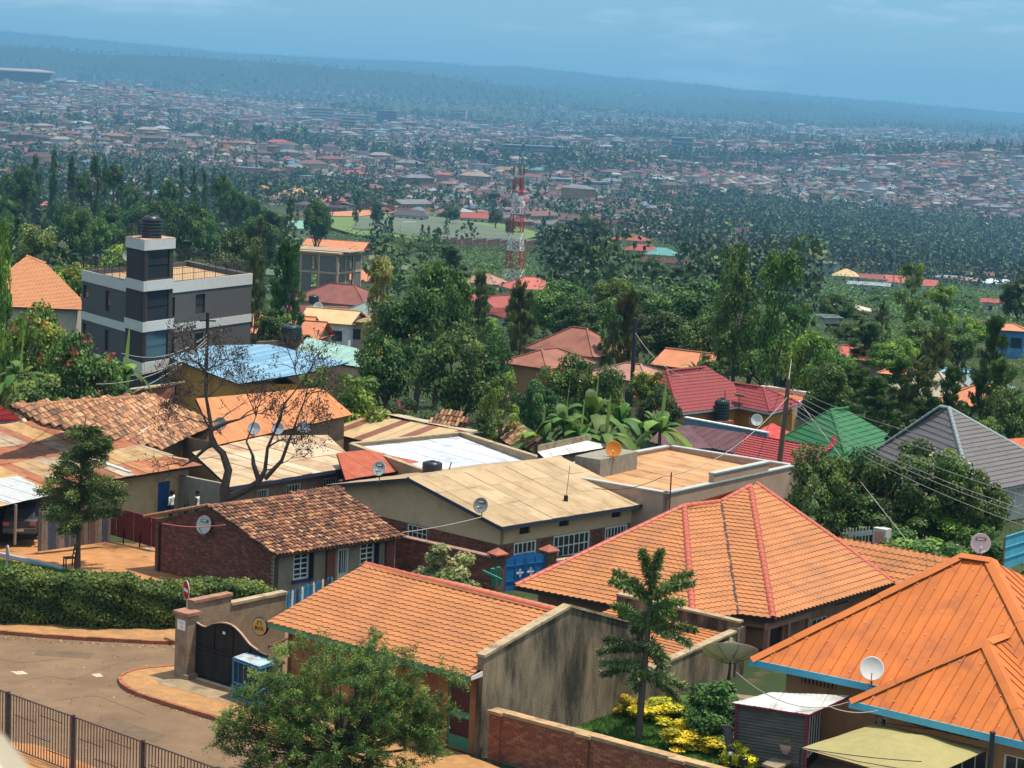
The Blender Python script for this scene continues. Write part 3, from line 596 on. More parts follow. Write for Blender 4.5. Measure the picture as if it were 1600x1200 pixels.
# ================================================================ 1 orange tiled shop house in front
def shop_house():
 ze,zr = 2.65,3.95;A,B,C,D = pz(419,971,ze),pz(735,1057,ze),pz(574,882,zr),pz(872,955,zr)
 u = (B - A) / np.linalg.norm(B - A);v = V3(-u[1],u[0],0);run = np.dot(C - A,v)
 t = thing('shop_house','low orange tiled house with green eave and ochre walls behind the bushy tree','house',(A + B) / 2 * V3(1,1,0))
 tile_rows(t,[A,B,D,C],TERRA,row=.262,wave=.3,step=.034)
 C2,D2 = C + v * run - Z * (zr - ze),D + v * run - Z * (zr - ze);tile_rows(t,[D2,C2,C,D],TERRA,row=.4,wave=.3,res=.15)
 deck(t,[[A,B,D,C],[D2,C2,C,D]],DARKWOOD);ridge(t,C - u * .1,D - u * .05,TERRA2,.12,.36)
 W0,W1 = A + v * .6 + u * .35,B + v * .6 - u * .02;OCH = M('ochre plaster',(.36,.15,.055),.92,.2,1.5,bump=.35,bscale=25,stain=(.22,.10,.05),sscale=1.2,samt=.5)
 dz = opx(W0,W1,700,1083,731,1186);dz = (dz[0],dz[1],.05,2.15)
 wo_ = opx(W0,W1,548,1022,570,1038);wo_ = (wo_[0],wo_[1],wo_[2],wo_[2] + .5)
 wall(t,W0,W1,-.3,ze - .05,OCH,[dz,(wo_[0],wo_[0] + .9,1.1,2.0)],.22,into=v)
 window(t,W0,W1,(wo_[0],wo_[0] + .9,1.1,2.0),M('green paint',(.09,.26,.15),.5,.15,3),GLASS,2,2,into=v)
 GR = MATS['green paint'];MAR = M('maroon door sheet',(.075,.018,.02),.5,.15,3,spec=.35);d = u;o = W0 * V3(1,1,0) + d * dz[0] + v * .05;w,h = dz[1] - dz[0],dz[3] - dz[2];o = o + Z * dz[2]
 mb = MB();mb.obox(o,d * .06,Z * h,v * .05).obox(o + d * (w - .06),d * .06,Z * h,v * .05).obox(o + Z * (h - .06) + d * .06,d * (w - .12),Z * .06,v * .05).obox(o + Z * .98 + d * .06,d * (w - .12),Z * .2,v * .05).obox(o + d * .06,d * (w - .12),Z * .38,v * .05)
 dr = part('door',mb,GR,t);p = MB();p.obox(o + d * .062 + Z * .382 + v * .025,d * (w - .124),Z * .597,v * .02).obox(o + d * .062 + Z * 1.182 + v * .025,d * (w - .124),Z * (h - 1.245),v * .02);part('door_panel',p,MAR,dr,kind='stuff');hd = MB();hd.beam(o + d * .14 + Z * 1.02 - v * .04,o + d * .14 + Z * 1.16 - v * .04,.025);part('door_handle',hd,STEEL,dr)
 fascia(t,A,B,M('green fascia',(.10,.24,.13),.5,.15,2),.2,.03,.0)
 # left gable, and the tall plaster gable wall on the right
 g0,g1 = A + v * .6 + u * .35,C2 - v * .6 + u * .35;mb = MB();apx = (C + u * .35) - Z * .1;mb.prism([V3(g0[0],g0[1],-.4),V3(g0[0],g0[1],ze - .04 + .0),apx * V3(1,1,1),V3(g1[0],g1[1],ze - .04),V3(g1[0],g1[1],-.6)],u * .2);part('wall',mb,OCH,t)
 b0 = C2 - v * .6;b1 = D2 - v * .6;wall(t,b0 + u * .35,b1,-.6,ze - .05,OCH,(),.2,into=-v)
 G = B + v * .45 + u * .12;Gq = G + v * 12;P = lambda x,y: (lambda q: V3(*(G + v * q[0])[:2],q[1]))(onw(G,Gq,x,y))
 top = [P(763,1026),P(892,949),P(1006,979)];top[0] = V3(*G[:2],top[0][2]);lowz = -.3
 mb = MB();mb.prism([V3(*top[0][:2],lowz)] + top + [V3(*top[2][:2],lowz)],-u * .24);part('gable_wall',mb,CONC,t)
 mb = MB()
 for a,b in zip(top[:-1],top[1:]): e = (b - a) / np.linalg.norm(b - a);mb.obox(a + u * .05 - e * .02 + Z * .003,b - a + e * .02,-u * .34,Z * .09)
 part('coping',mb,COPE,t)
 # soffit board between the eave end and the gable wall
 mb = MB();mb.prism([B + u * .02,B + v * .5 + u * .1 + Z * .12,B + v * .5 + u * .1 - Z * .05,B - Z * .12 + u * .02],u * .02);part('barge_board',mb,WHITE,t)
 # round red hoop lamp on the wall above the door
 hp = thing('wall_hoop','red plastic hoop hung under the green eave above the bushy tree','hoop',pd(664,1068,A[1] - 4));q = onw(W0,W1,664,1062);c = W0 * V3(1,1,0) + u * q[0] + Z * (q[1] + .05) - v * .75;hp.location = c;ORG[hp.name] = c
 mb = MB();mb.tube([c + (u * math.cos(a) + Z * math.sin(a)) * .24 for a in np.linspace(0,2 * math.pi,19)],.05,8,cap=False);part('ring',mb,M('red plastic',(.5,.03,.03),.4,.1),hp,True);mb = MB();mb.beam(c + Z * .2,c + Z * .2 + v * .75,.03);part('bracket',mb,STEEL,hp)
 return t,A,B,C,D,C2,D2,u,v,G,top
SHOP,sA,sB,sC,sD,sC2,sD2,su,svv,sG,sTop = shop_house()
# lower annex behind the plaster gable, with its own small tiled slope
def annex():
 v,u,G = svv,su,sG + su * .004;Q = lambda x,y: (lambda q: V3(*(G + v * q[0])[:2],q[1]))(onw(G,G + v * 12,x,y))
 a,b,e = Q(1008,1052),Q(1095,1017),Q(1152,988)
 t = thing('annex','low tiled annex with stained plaster wall behind the foxtail palm','outbuilding',V3(*a[:2],0))
 s = Q(1006,1000);mb = MB();mb.prism([V3(*s[:2],-.4),V3(*s[:2],a[2] + .02),a,e,V3(*e[:2],-.4)],-u * .22);part('wall',mb,CONC,t)
 mb = MB()
 for p,q in ((a,e),): mb.obox(p + u * .04 + Z * .003,q - p,-u * .32,Z * .08)
 part('coping',mb,COPE,t)
 lo,hi = a - u * .25 - Z * .12,e - u * .25 - Z * .12;lo2,hi2 = lo - u * 5.2,hi - u * 5.2
 tile_rows(t,[lo2,lo,hi,hi2],TERRA,row=.262,wave=.3);deck(t,[[lo2,lo,hi,hi2]],DARKWOOD)
 mb = MB();mb.obox(hi2 + v * .05 - Z * 3,u * 5.45,v * .2,Z * 3.45);part('parapet',mb,CONC,t);mb = MB();mb.obox(hi2 + v * .0 + Z * .453,u * 5.5,v * .3,Z * .08);part('coping',mb,COPE,t)
 mb = MB();mb.obox(e + u * .06 - v * .05 - Z * 3.2,-u * .42,v * .5,Z * 3.35);part('end_pillar',mb,CONC,t)
annex()
# ================================================================ 2 big terracotta house with two hips
PINK = M('pinkish plaster',(.30,.155,.095),.92,.15,1.5,bump=.3,bscale=25,stain=(.2,.10,.065),sscale=1,samt=.4)
def hip_house():
 ze = 1.3;E0,E1,E2,E3,E4 = [pz(x,y,ze) for x,y in ((805,915),(1083,969),(1153,959),(1208,966),(1395,910))]
 A = pz(1069,790,3.85);K2 = plane_px(E1,E2,A,1127,783);zb = min(np.linspace(3.2,7,191),key=lambda z: np.linalg.norm(plane_px(E2,E3,pz(1172,759,z),1127,783) - K2));Pk = pz(1172,759,zb);Qk = pz(1182,755,zb)
 t = thing('hip_roof_house','big terracotta tiled house with two tall hips and red ridge caps','house',V3(E1[0],E1[1] + 3,0))
 f1 = [E0,E1,A];f2 = [E1,E2,plane_px(E1,E2,A,1127,783),A];f3 = [E2,E3,Pk,plane_px(E2,E3,Pk,1127,783)];f4 = [E3,E4,plane_px(E3,E4,Qk,1300,838),Qk,Pk]
 for f in (f1,f2,f3,f4): tile_rows(t,f,TERRA,row=.31,wave=.28,step=.036)
 # hidden rear slopes
 H = Qk + V * 0;bk = [E4,E4 - U * 9,Qk];L0 = E0 + V * 7
 rs = MB();X4 = E4 - U * 9 + V * 1.5;rs.face([E4,X4,Qk]).face([L0,E0,A]).face([X4,L0,A]).face([X4,A,Pk]).face([X4,Pk,Qk]);part('rear_slope',rs,TERRA,t)
 deck(t,[f1,f2,f3,f4],DARKWOOD)
 for p,q in ((E0,A),(E1,A),(A,f2[2]),(E3,Pk),(Qk,f4[2]),(f4[2],E4),(f3[3],Pk)): ridge(t,p,q,TERRA2,.13,.36)
 mb = MB();mb.beam(E2 + Z * .03,f3[3] + Z * .02,.1,.03);part('valley_gutter',mb,M('dark gutter',(.06,.03,.02),.5),t)
 for p,q in ((E0,E1),(E1,E2),(E2,E3),(E3,E4)): fascia(t,p,q,DARKWOOD,.2,.04,-.02)
 i = .75
 u1 = (E1 - E0) / np.linalg.norm(E1 - E0);v1 = V3(-u1[1],u1[0],0);v3 = (E4 - E3) / np.linalg.norm(E4 - E3);u3 = V3(v3[1],-v3[0],0)
 a,b = E0 + v1 * i + u1 * .6,E1 + v1 * i - u1 * .6;wall(t,a,b,-1.9,ze - .04,PINK,(),.2,into=v1)
 c = E2 + v1 * i - u1 * .5;d = E3 - u3 * i + v3 * .5;
 wall(t,b,b + (c - b),-1.9,ze - .04,PINK,(),.2,into=-u3)
 e = E4 - u3 * i - v3 * .4;d0 = E3 - u3 * i + v3 * .6;o1 = opx(d0,e,1262,985,1292,1010);o1 = (o1[0],o1[1],-.7,.4);o0 = (.35,1.35,-1.3,.7);o2 = opx(d0,e,1305,938,1325,947);o2 = (o2[0],o2[1],.7,1.0)
 wall(t,d0,e,-1.9,ze - .04,PINK,[o0,o1,o2],.2,into=-u3);wall(t,c,d0,-1.9,ze - .04,PINK,(),.2,into=v1)
 window(t,d0,e,o1,WHITE,GLASS,4,2,into=-u3);dm = MB();A_ = d0 * V3(1,1,0) + v3 * .35 - u3 * .12 - Z * 1.3;dm.obox(A_,v3 * 1.0,-u3 * .05,Z * 2.0);part('door',dm,M('brown door',(.06,.03,.02),.5),t)
 mb = MB();m_ = d0 * V3(1,1,0) + v3 * o2[0] - u3 * .1
 for k in range(6): mb.obox(m_ + v3 * (o2[1] - o2[0]) * k / 6 + Z * .7,v3 * .04,-u3 * .05,Z * .3)
 part('vent_block',mb,PINK,t,kind='stuff')
 # veranda beam and posts under the hip between the two roofs
 pm = M('veranda beam',(.34,.17,.11),.8,.15,2);vb = MB();vb.obox(E3 - u3 * .2 - Z * .5 - v3 * .05,v3 * 3.2,-u3 * .12,Z * .28).obox(E2 + v1 * .3 - u1 * .1 - Z * .5,(E3 - E2) * .9,v1 * .12,Z * .28);part('veranda_beam',vb,pm,t)
 for s in (.1,1.55,3.0): pb = MB();pb.obox(E3 - u3 * .24 + v3 * s - Z * (ze + 1.9),v3 * .16,-u3 * .16,Z * (ze + 1.4));part('veranda_post',pb,pm,t)
 # lower right wing
 w0 = f4[2];r0,r1,r2 = pz(1301,838,2.35),pz(1482,871,2.35),pz(1402,912,1.25)
 t2 = thing('rear_wing','lower terracotta tiled wing running right behind the twin hipped roof','outbuilding',V3(r2[0],r2[1],0))
 u2 = (r1 - r0) / np.linalg.norm(r1 - r0);q0,q1 = r2 - u2 * 4,r2 + u2 * 3.5
 tile_rows(t2,[q0,q1,r1 + u2 * 1.5,r0],TERRA,row=.31,wave=.28);deck(t2,[[q0,q1,r1 + u2 * 1.5,r0]],DARKWOOD)
 mb = MB();mb.prism([V3(q0[0],q0[1],-1),V3(q1[0],q1[1],-1),V3(q1[0],q1[1],1.2),V3(q0[0],q0[1],1.2)],V3(-u2[1],u2[0],0) * 3);part('wall',mb,PINK,t2)
 bk0,bk1 = r0,r1 + u2 * 1.5;nb = V3(-u2[1],u2[0],0);tile_rows(t2,[bk1 + nb * 3 - Z * 1.7,bk0 + nb * 3 - Z * 1.7,bk0,bk1],TERRA,row=.6,wave=.28,res=.2)
hip_house()
# ================================================================ 3 orange ribbed metal roof, right foreground
BLUEF = M('sky blue fascia',(.10,.42,.55),.5,.1,2);BUFF = M('buff plaster',(.42,.22,.10),.92,.15,2,bump=.45,bscale=30)
def screws(t,pts):                     # pale fixing screws in rows across the ribbed sheets
 o,a,b,n,poly = frame(pts);mb = MB();vm = max(p[1] for p in poly)
 for v in np.arange(.35,vm - .3,1.05):
  s = _span(poly,1,v)
  for u in np.arange(s[0] + .35,s[1] - .3,.34 if False else .68): p = o + a * (u + rnd.uniform(-.02,.02)) + b * (v + rnd.uniform(-.06,.06)) + n * .03;mb.prism([p - a * .02,p + b * .02,p + a * .02,p - b * .02],n * .02)
 part('fixing_screw',mb,M('screw head',(.55,.45,.36),.5,.1),t,kind='stuff')
def rib_house():
 ze = 2.9;E,Ee = pz(1172,1031,ze),pz(1372,1073,ze);u = (Ee - E) / np.linalg.norm(Ee - E);v = V3(-u[1],u[0],0)
 A = pz(1502,868,6.2);R = pz(1548,875,6.2);run = np.dot(A - E,v)
 C1 = R + u * run * .95 - v * run;C1[2] = ze;t = thing('ribbed_roof_house','bright orange ribbed metal roof with sky blue eave and buff walls','house',V3(E[0] + 4,E[1] + 4,0))
 f1 = [E,C1,R,A];panels(t,f1,ORIB,w=.34,rib=.34,amp=.032,lap=.006);f2 = [C1,C1 + v * 2 * run,R];panels(t,f2,ORIB,w=.34,rib=.34,amp=.032)
 Lb = E + v * 2 * run;panels(t,[Lb,E,A],ORIB,w=1.2,rib=.4,amp=.03);panels(t,[C1 + v * 2 * run,Lb,A,R],ORIB,w=1.2,rib=.4,amp=.03)
 deck(t,[f1,f2],M('roof timber',(.2,.1,.05),.9),off=.06)
 for p,q in ((E,A),(A,R),(R,C1)): ridge(t,p + Z * .03,q + Z * .03,ORIB,.24,1.6,flat=True)
 screws(t,f1)
 fascia(t,E,E + u * 5.6,BLUEF,.22,.035,-.03);fascia(t,E,Lb,BLUEF,.22,.035,-.03)
 a,b = E + v * .8 + u * .9,C1 + v * .8;vo = opx(a,b,1252,1058,1306,1075);o0 = (vo[0],vo[1],ze - .62,ze - .22)
 wall(t,a,b,-.2,ze - .04,BUFF,[o0],.2,into=v);wall(t,a,a + v * 8,-.2,ze - .04,BUFF,(),.2,into=u)
 mb = MB();O = a * V3(1,1,0) + u * o0[0] + v * .04
 n = 9
 for k in range(n): mb.obox(O + u * (o0[1] - o0[0]) * (k + .2) / n + Z * o0[2],u * .07,v * .1,Z * (o0[3] - o0[2]))
 part('vent_block',mb,BUFF,t,kind='stuff');mb = MB();mb.obox(O + v * .12 + Z * o0[2],u * (o0[1] - o0[0]),v * .02,Z * (o0[3] - o0[2]));part('vent_screen',mb,DARKWOOD,t)
 # front wing with its own hip
 z2 = 2.6;F0,F1 = pz(1327,1096,z2),pz(1600,1161,z2);u = (F1 - F0) / np.linalg.norm(F1 - F0);v = V3(-u[1],u[0],0);ap = pz(1541,1003,4.55);rn = np.dot(ap - F0,v);F2 = ap + u * rn * 1.1 - v * rn;F2[2] = z2
 t2 = thing('front_wing','nearest orange ribbed hip roof at bottom right, joined to the larger one','outbuilding',V3(F0[0] + 3,F0[1] + 3,0))
 g1 = [F0,F2,ap];panels(t2,g1,ORIB,w=.34,rib=.34,amp=.032);bk = ap + v * 5;g2 = [F2,F2 + v * (rn + 5),bk,ap];panels(t2,g2,ORIB,w=.34,rib=.34,amp=.032)
 g3 = [F0 + v * (rn + 1.2),F0,ap,ap + v * 1.2];panels(t2,g3,ORIB,w=.34,rib=.34,amp=.032);deck(t2,[g1,g2,g3],MATS['roof timber'],off=.06)
 screws(t2,g1)
 for p,q in ((F0,ap),(ap,bk),(ap,F2)): ridge(t2,p + Z * .03,q + Z * .03,ORIB,.22,1.4,flat=True)
 fascia(t2,F0,F2,BLUEF,.22,.035,-.03);fascia(t2,F0,F0 + v * 2.8,M('maroon barge',(.16,.02,.03),.5),.2,.03,-.03)
 a,b = F0 + v * .8 + u * .5,F2 + v * .8;vo = opx(a,b,1372,1115,1383,1129);w1 = (vo[0],vo[1] + .05,1.55,2.1);q = opx(a,b,1500,1150,1525,1160)[0]
 w2 = (q - .3,q + .9,.5,1.9);w3 = (q + 1.4,q + 2.6,.5,1.9);v4 = (q - 1.6,q + .6,2.1,2.4)
 wall(t2,a,b,-.2,z2 - .04,BUFF,[w1,w2,w3,v4],.2,into=v);window(t2,a,b,w1,WHITE,GLASS,1,1,into=v);window(t2,a,b,w2,WHITE,GLASS,3,1,into=v);window(t2,a,b,w3,WHITE,GLASS,3,1,into=v)
 mb = MB();O = a * V3(1,1,0) + u * v4[0] + v * .06
 for k in range(9): mb.obox(O + u * (v4[1] - v4[0]) * k / 9 + Z * 2.1,u * .07,v * .08,Z * .3)
 part('vent_block',mb,BUFF,t2,kind='stuff');wall(t2,a,a + v * 3,-.2,z2 - .04,BUFF,(),.2,into=u)
 bp = MB();pp = a * V3(1,1,0) + v * 1.2 - u * .04;bp.tube([pp - Z * .1,pp + Z * 2.4],.035,8);part('drain_pipe',bp,DARKWOOD,t2)
 return E,Ee,F0
rE,rEe,rF0 = rib_house()
# lean-to shed with corrugated wall
def lean_to():
 z0,z1 = 2.05,2.42;a,b,c,d = pz(1143,1098,z0),pz(1264,1117,z0),pz(1328,1087,z1),pz(1205,1076,z1)
 t = thing('lean_to_shed','small grey lean-to with corrugated iron wall and maroon edged roof','shed',V3(a[0] + .8,a[1] + .5,0));SILV = M('bare iron sheet',(.48,.47,.44),.45,.16,1.3,spec=.4,stain=(.30,.29,.26),sscale=1.2,samt=.45)
 panels(t,[a,b,c,d],SILV,w=.62,rib=.16,amp=.009,lap=.008,sharp=False);e = M('maroon edge',(.20,.02,.045),.5);fascia(t,a,b,e,.06,.03,.0,'edge_strip');fascia(t,b,c,e,.06,.03,.0,'edge_strip');deck(t,[[a,b,c,d]],DARKWOOD,.03,.06)
 u = (b - a) / np.linalg.norm(b - a);L_ = np.linalg.norm(b - a);CG = M('dark corrugated sheet',(.085,.08,.07),.55,.3,2,stain=(.19,.175,.15),sscale=.9,samt=.4,stretch=(.5,.5,3))
 v = V3(-u[1],u[0],0);p = a + v * .2 + u * .15
 for k in range(3):
  rows = [];za,zb = -.1 + k * .7,-.1 + (k + 1) * .7 + .03
  for z in np.linspace(za,min(zb,1.98),29): rows.append([V3(p[0],p[1],z) - v * (.018 * math.sin(z * 2 * math.pi / .1) + .012 * k) + u * s for s in (0,L_ - .3)])
  mb = MB();mb.grid(rows);part('iron_sheet',mb,CG,t,True)
 for q in (a + u * .1 + v * .12,b - u * .1 + v * .12): mb = MB();mb.obox(V3(q[0],q[1],-.1),u * .07,v * .07,Z * 2.1);part('post',mb,e,t)
 # door and window of the dark porch at its right
 w = b - u * .3 + v * .9;mb = MB();mb.obox(V3(w[0],w[1],-.1),v * 1.6,u * .05,Z * 2.05);part('side_screen',mb,DARKWOOD,t)
 f = MB()
 for k in range(5): f.obox(V3(w[0],w[1],.4) + v * (.1 + k * .3) + u * .07,v * .04,u * .03,Z * 1.35)
 for z in (.4,1.72): f.obox(V3(w[0],w[1],z) + v * .1 + u * .06,v * 1.24,u * .03,Z * .05)
 part('window_frame',f,WHITE,t)
lean_to()
# tarp canopy on posts
def canopy():
 z = 2.0;pts = {'l': pz(1251,1169,z),'b': pz(1368,1130,z),'r': pz(1547,1171,z),'f': pz(1432,1222,z)};u = pts['r'] - pts['b'];p1 = pz(1376,1158,z + .35);p2 = pz(1436,1134,z + .35);p3 = pz(1492,1156,z + .2)
 t = thing('tarp_canopy','olive tarpaulin canopy stretched over poles at bottom right','canopy',V3(pts['f'][0],pts['f'][1],0));n = 14;rows = []
 def q(a,b):
  e = (1 - a) * (1 - b) * pts['l'] + a * (1 - b) * pts['f'] + a * b * pts['r'] + (1 - a) * b * pts['b'];rise = .42 * (1 - abs(2 * a - 1)) * min(1,3.2 * b + .05) * min(1,3.2 * (1 - b) + .05);sag = -.10 * math.sin(math.pi * a) ** 2 * math.sin(2 * math.pi * b) ** 2;return e + Z * (rise + sag + .012 * math.sin(17 * a + 5 * b) * math.sin(9 * b))
 for i in range(n + 1): rows.append([q(i / n,j / n) for j in range(n + 1)])
 mb = MB();mb.grid(rows);part('tarpaulin',mb,M('olive tarpaulin',(.29,.25,.10),.8,.1,3,bump=.2,bscale=12),t,True)
 for k in ('l','b','r','f'): mb = MB();p = pts[k];mb.tube([V3(p[0],p[1],-.1),p + Z * (.02 if k != 'f' else .3)],.035,8);part('pole',mb,STEEL,t)
 r = MB();r.tube([pts['l'] + Z * .02,(pts['l'] + pts['f']) / 2 + Z * .1,pts['f'] + Z * .3],.012,5);part('guy_rope',r,STEEL,t)
 p = pz(1551,1146,2.75);s = MB();s.tube([V3(p[0],p[1],-.1),p],.075,10);s.tube([p,p + Z * .05],.09,10);solo('steel_post',s,STEEL,'thick dark steel post standing at the right end of the olive canopy','post')
canopy()
# ================================================================ 4 old brick house with clay tiles
def brick_house():
 ze,zr,zg = 1.4,2.68,-1.25;A,B,C,D = pz(431,869,ze),pz(635,838,ze),pz(325,791,zr),pz(536,764,zr);v = (B - A) / np.linalg.norm(B - A);n = V3(-v[1],v[0],0);run = abs(np.dot(C - A,n));A2,B2 = C + n * run - Z * (zr - ze),D + n * run - Z * (zr - ze)
 t = thing('brick_house','old dark brick house with mossy clay tile roof beside the hedge','house',V3(A[0],A[1] + 3,zg))
 clay(t,[A,B,D,C],CLAYM,.2,.3,300);m2 = MB()
 rows = [[A2 + (C - A2) * k + Z * .05 for k in (0,1)],[B2 + (D - B2) * k + Z * .05 for k in (0,1)]];m2.grid(rows);part('rear_slope',m2,CLAYM[1],t)
 e = MB()
 for k in range(20): p = A2 + (C - A2) * k / 20;q = A2 + (C - A2) * (k + 1.1) / 20;e.tube([p + v * .05 + Z * .05,q + v * .05 + Z * .05],.08,6)
 part('verge_tile',e,CLAYM[2],t,kind='stuff');ridge(t,C - v * .05,D,CLAYM[0],.11,.33)
 g0,g1 = A + n * .45 + v * .3,A2 - n * .5 + v * .3;apex = C + v * .3 - Z * .1;mb = MB();mb.prism([V3(*g0[:2],zg - .5),V3(*g0[:2],ze - .03),apex,V3(*g1[:2],ze - .03),V3(*g1[:2],zg - .5)],v * .22);part('gable_wall',mb,MORT,t)
 Lg = np.linalg.norm((g1 - g0)[:2]);sl = (apex[2] - ze) / (Lg / 2);bricks(t,g1,g0,zg,lambda s: ze - .02 + (Lg / 2 - abs(s - Lg / 2)) * sl,BRICKM,300,v,.235,.083)
 PL = M('grey plaster',(.27,.215,.15),.95,.18,1.5,bump=.4,bscale=22,stain=(.15,.115,.075),sscale=.9,samt=.4);w0,w1 = A + n * .45 + v * .3,B + n * .45 - v * .2
 o1 = opx(w0,w1,459,866,482,903);o2 = opx(w0,w1,563,852,584,886);d1 = opx(w0,w1,528,858,545,905);d1 = (d1[0],d1[1],zg,d1[3]);o1 = (o1[0],o1[1],o1[2],min(o1[3],ze - .12));o2 = (o2[0],o2[1],o1[2],o1[3]);d1 = (d1[0],d1[1],zg,o1[3])
 wall(t,w0,w1,zg - .5,ze - .03,PL,[o1,o2,d1],.22,into=n);wall(t,B - v * .42 + n * .45,B2 - v * .42 - n * .5,zg - .5,ze,MORT,(),.2,into=-v);wall(t,g1,B2 - n * .5,zg - .5,ze - .05,MORT,(),.2,into=-n)
 NAVY = M('navy paint',(.02,.05,.16),.5,.15,3);SH = M('dark shutter',(.022,.022,.03),.6,.1)
 for o in (o1,o2):
  fr = window(t,w0,w1,o,WHITE,GLASS,2,5,.03,.07,.05,into=n);s = MB();O = w0 * V3(1,1,0) + v * (o[0] - .08) - n * .08 + Z * (o[2] - .12);s.obox(O,v * (o[1] - o[0] + .25),n * .12,Z * .11);part('sill',s,NAVY,fr)
  s = MB();O = w0 * V3(1,1,0) + v * o[1] - n * .28 + Z * o[2];s.obox(O,v * .04,n * .29,Z * (o[3] - o[2]));part('shutter',s,SH,fr)
 O = w0 * V3(1,1,0) + v * d1[0] + n * .05 + Z * zg;w,h = d1[1] - d1[0],d1[3] - zg;mb = MB();mb.obox(O,v * w,n * .05,Z * h);dr = part('door',mb,M('white wood',(.55,.52,.44),.7,.1,4),t);mb = MB();mb.obox(O - n * .01 + v * w * .2 + Z * h * .55,v * w * .6,n * .02,Z * h * .38);part('pane',mb,GLASS,dr);mb = MB()
 for k in (.33,.5,.67): mb.obox(O - n * .03 + v * w * k + Z * h * .55,v * .025,n * .02,Z * h * .38)
 part('door_bar',mb,WHITE,dr,kind='stuff')
 for x0,x1 in ((509,521),(601,613)):
  a = opx(w0,w1,x0,870,x1,880);p,q = w0 + v * a[0],w0 + v * a[1];mb = MB();mb.obox(V3(*(p - n * .12)[:2],zg - .4),v * (a[1] - a[0]),n * .14,Z * (ze - zg + .3));part('pilaster',mb,BRICKM[1],t)
 a = g0;mb = MB();mb.obox(V3(*(g1 - v * .1 - n * .35)[:2],zg - .3),v * .12,-n * .08,Z * (ze - zg + .1));part('drain_pipe',mb,DARKWOOD,t)
 for k in range(7): p = A + v * (.2 + k * 1.0) + n * .03;mb = MB();mb.beam(p - Z * .09,p + n * .5 + Z * .05,.06,.09);part('rafter_end',mb,DARKWOOD,t)
 s,z = onw(g1,g0,328,819);g = (g0 - g1) / Lg;g[2] = 0;P = g1 * V3(1,1,0) + g * s + Z * z - v * .28
 dish('satellite_dish',P,(-v * .85 + V3(-.1,-.5,.35)),.40,M('dish grey',(.5,.47,.4),.5,.08,3),STEEL,'pale round dish fixed to the dark brick gable beside the hedge',text='CANAL+',mast=g1 * V3(1,1,0) + g * s + Z * (z - .1) - v * .03)
brick_house()
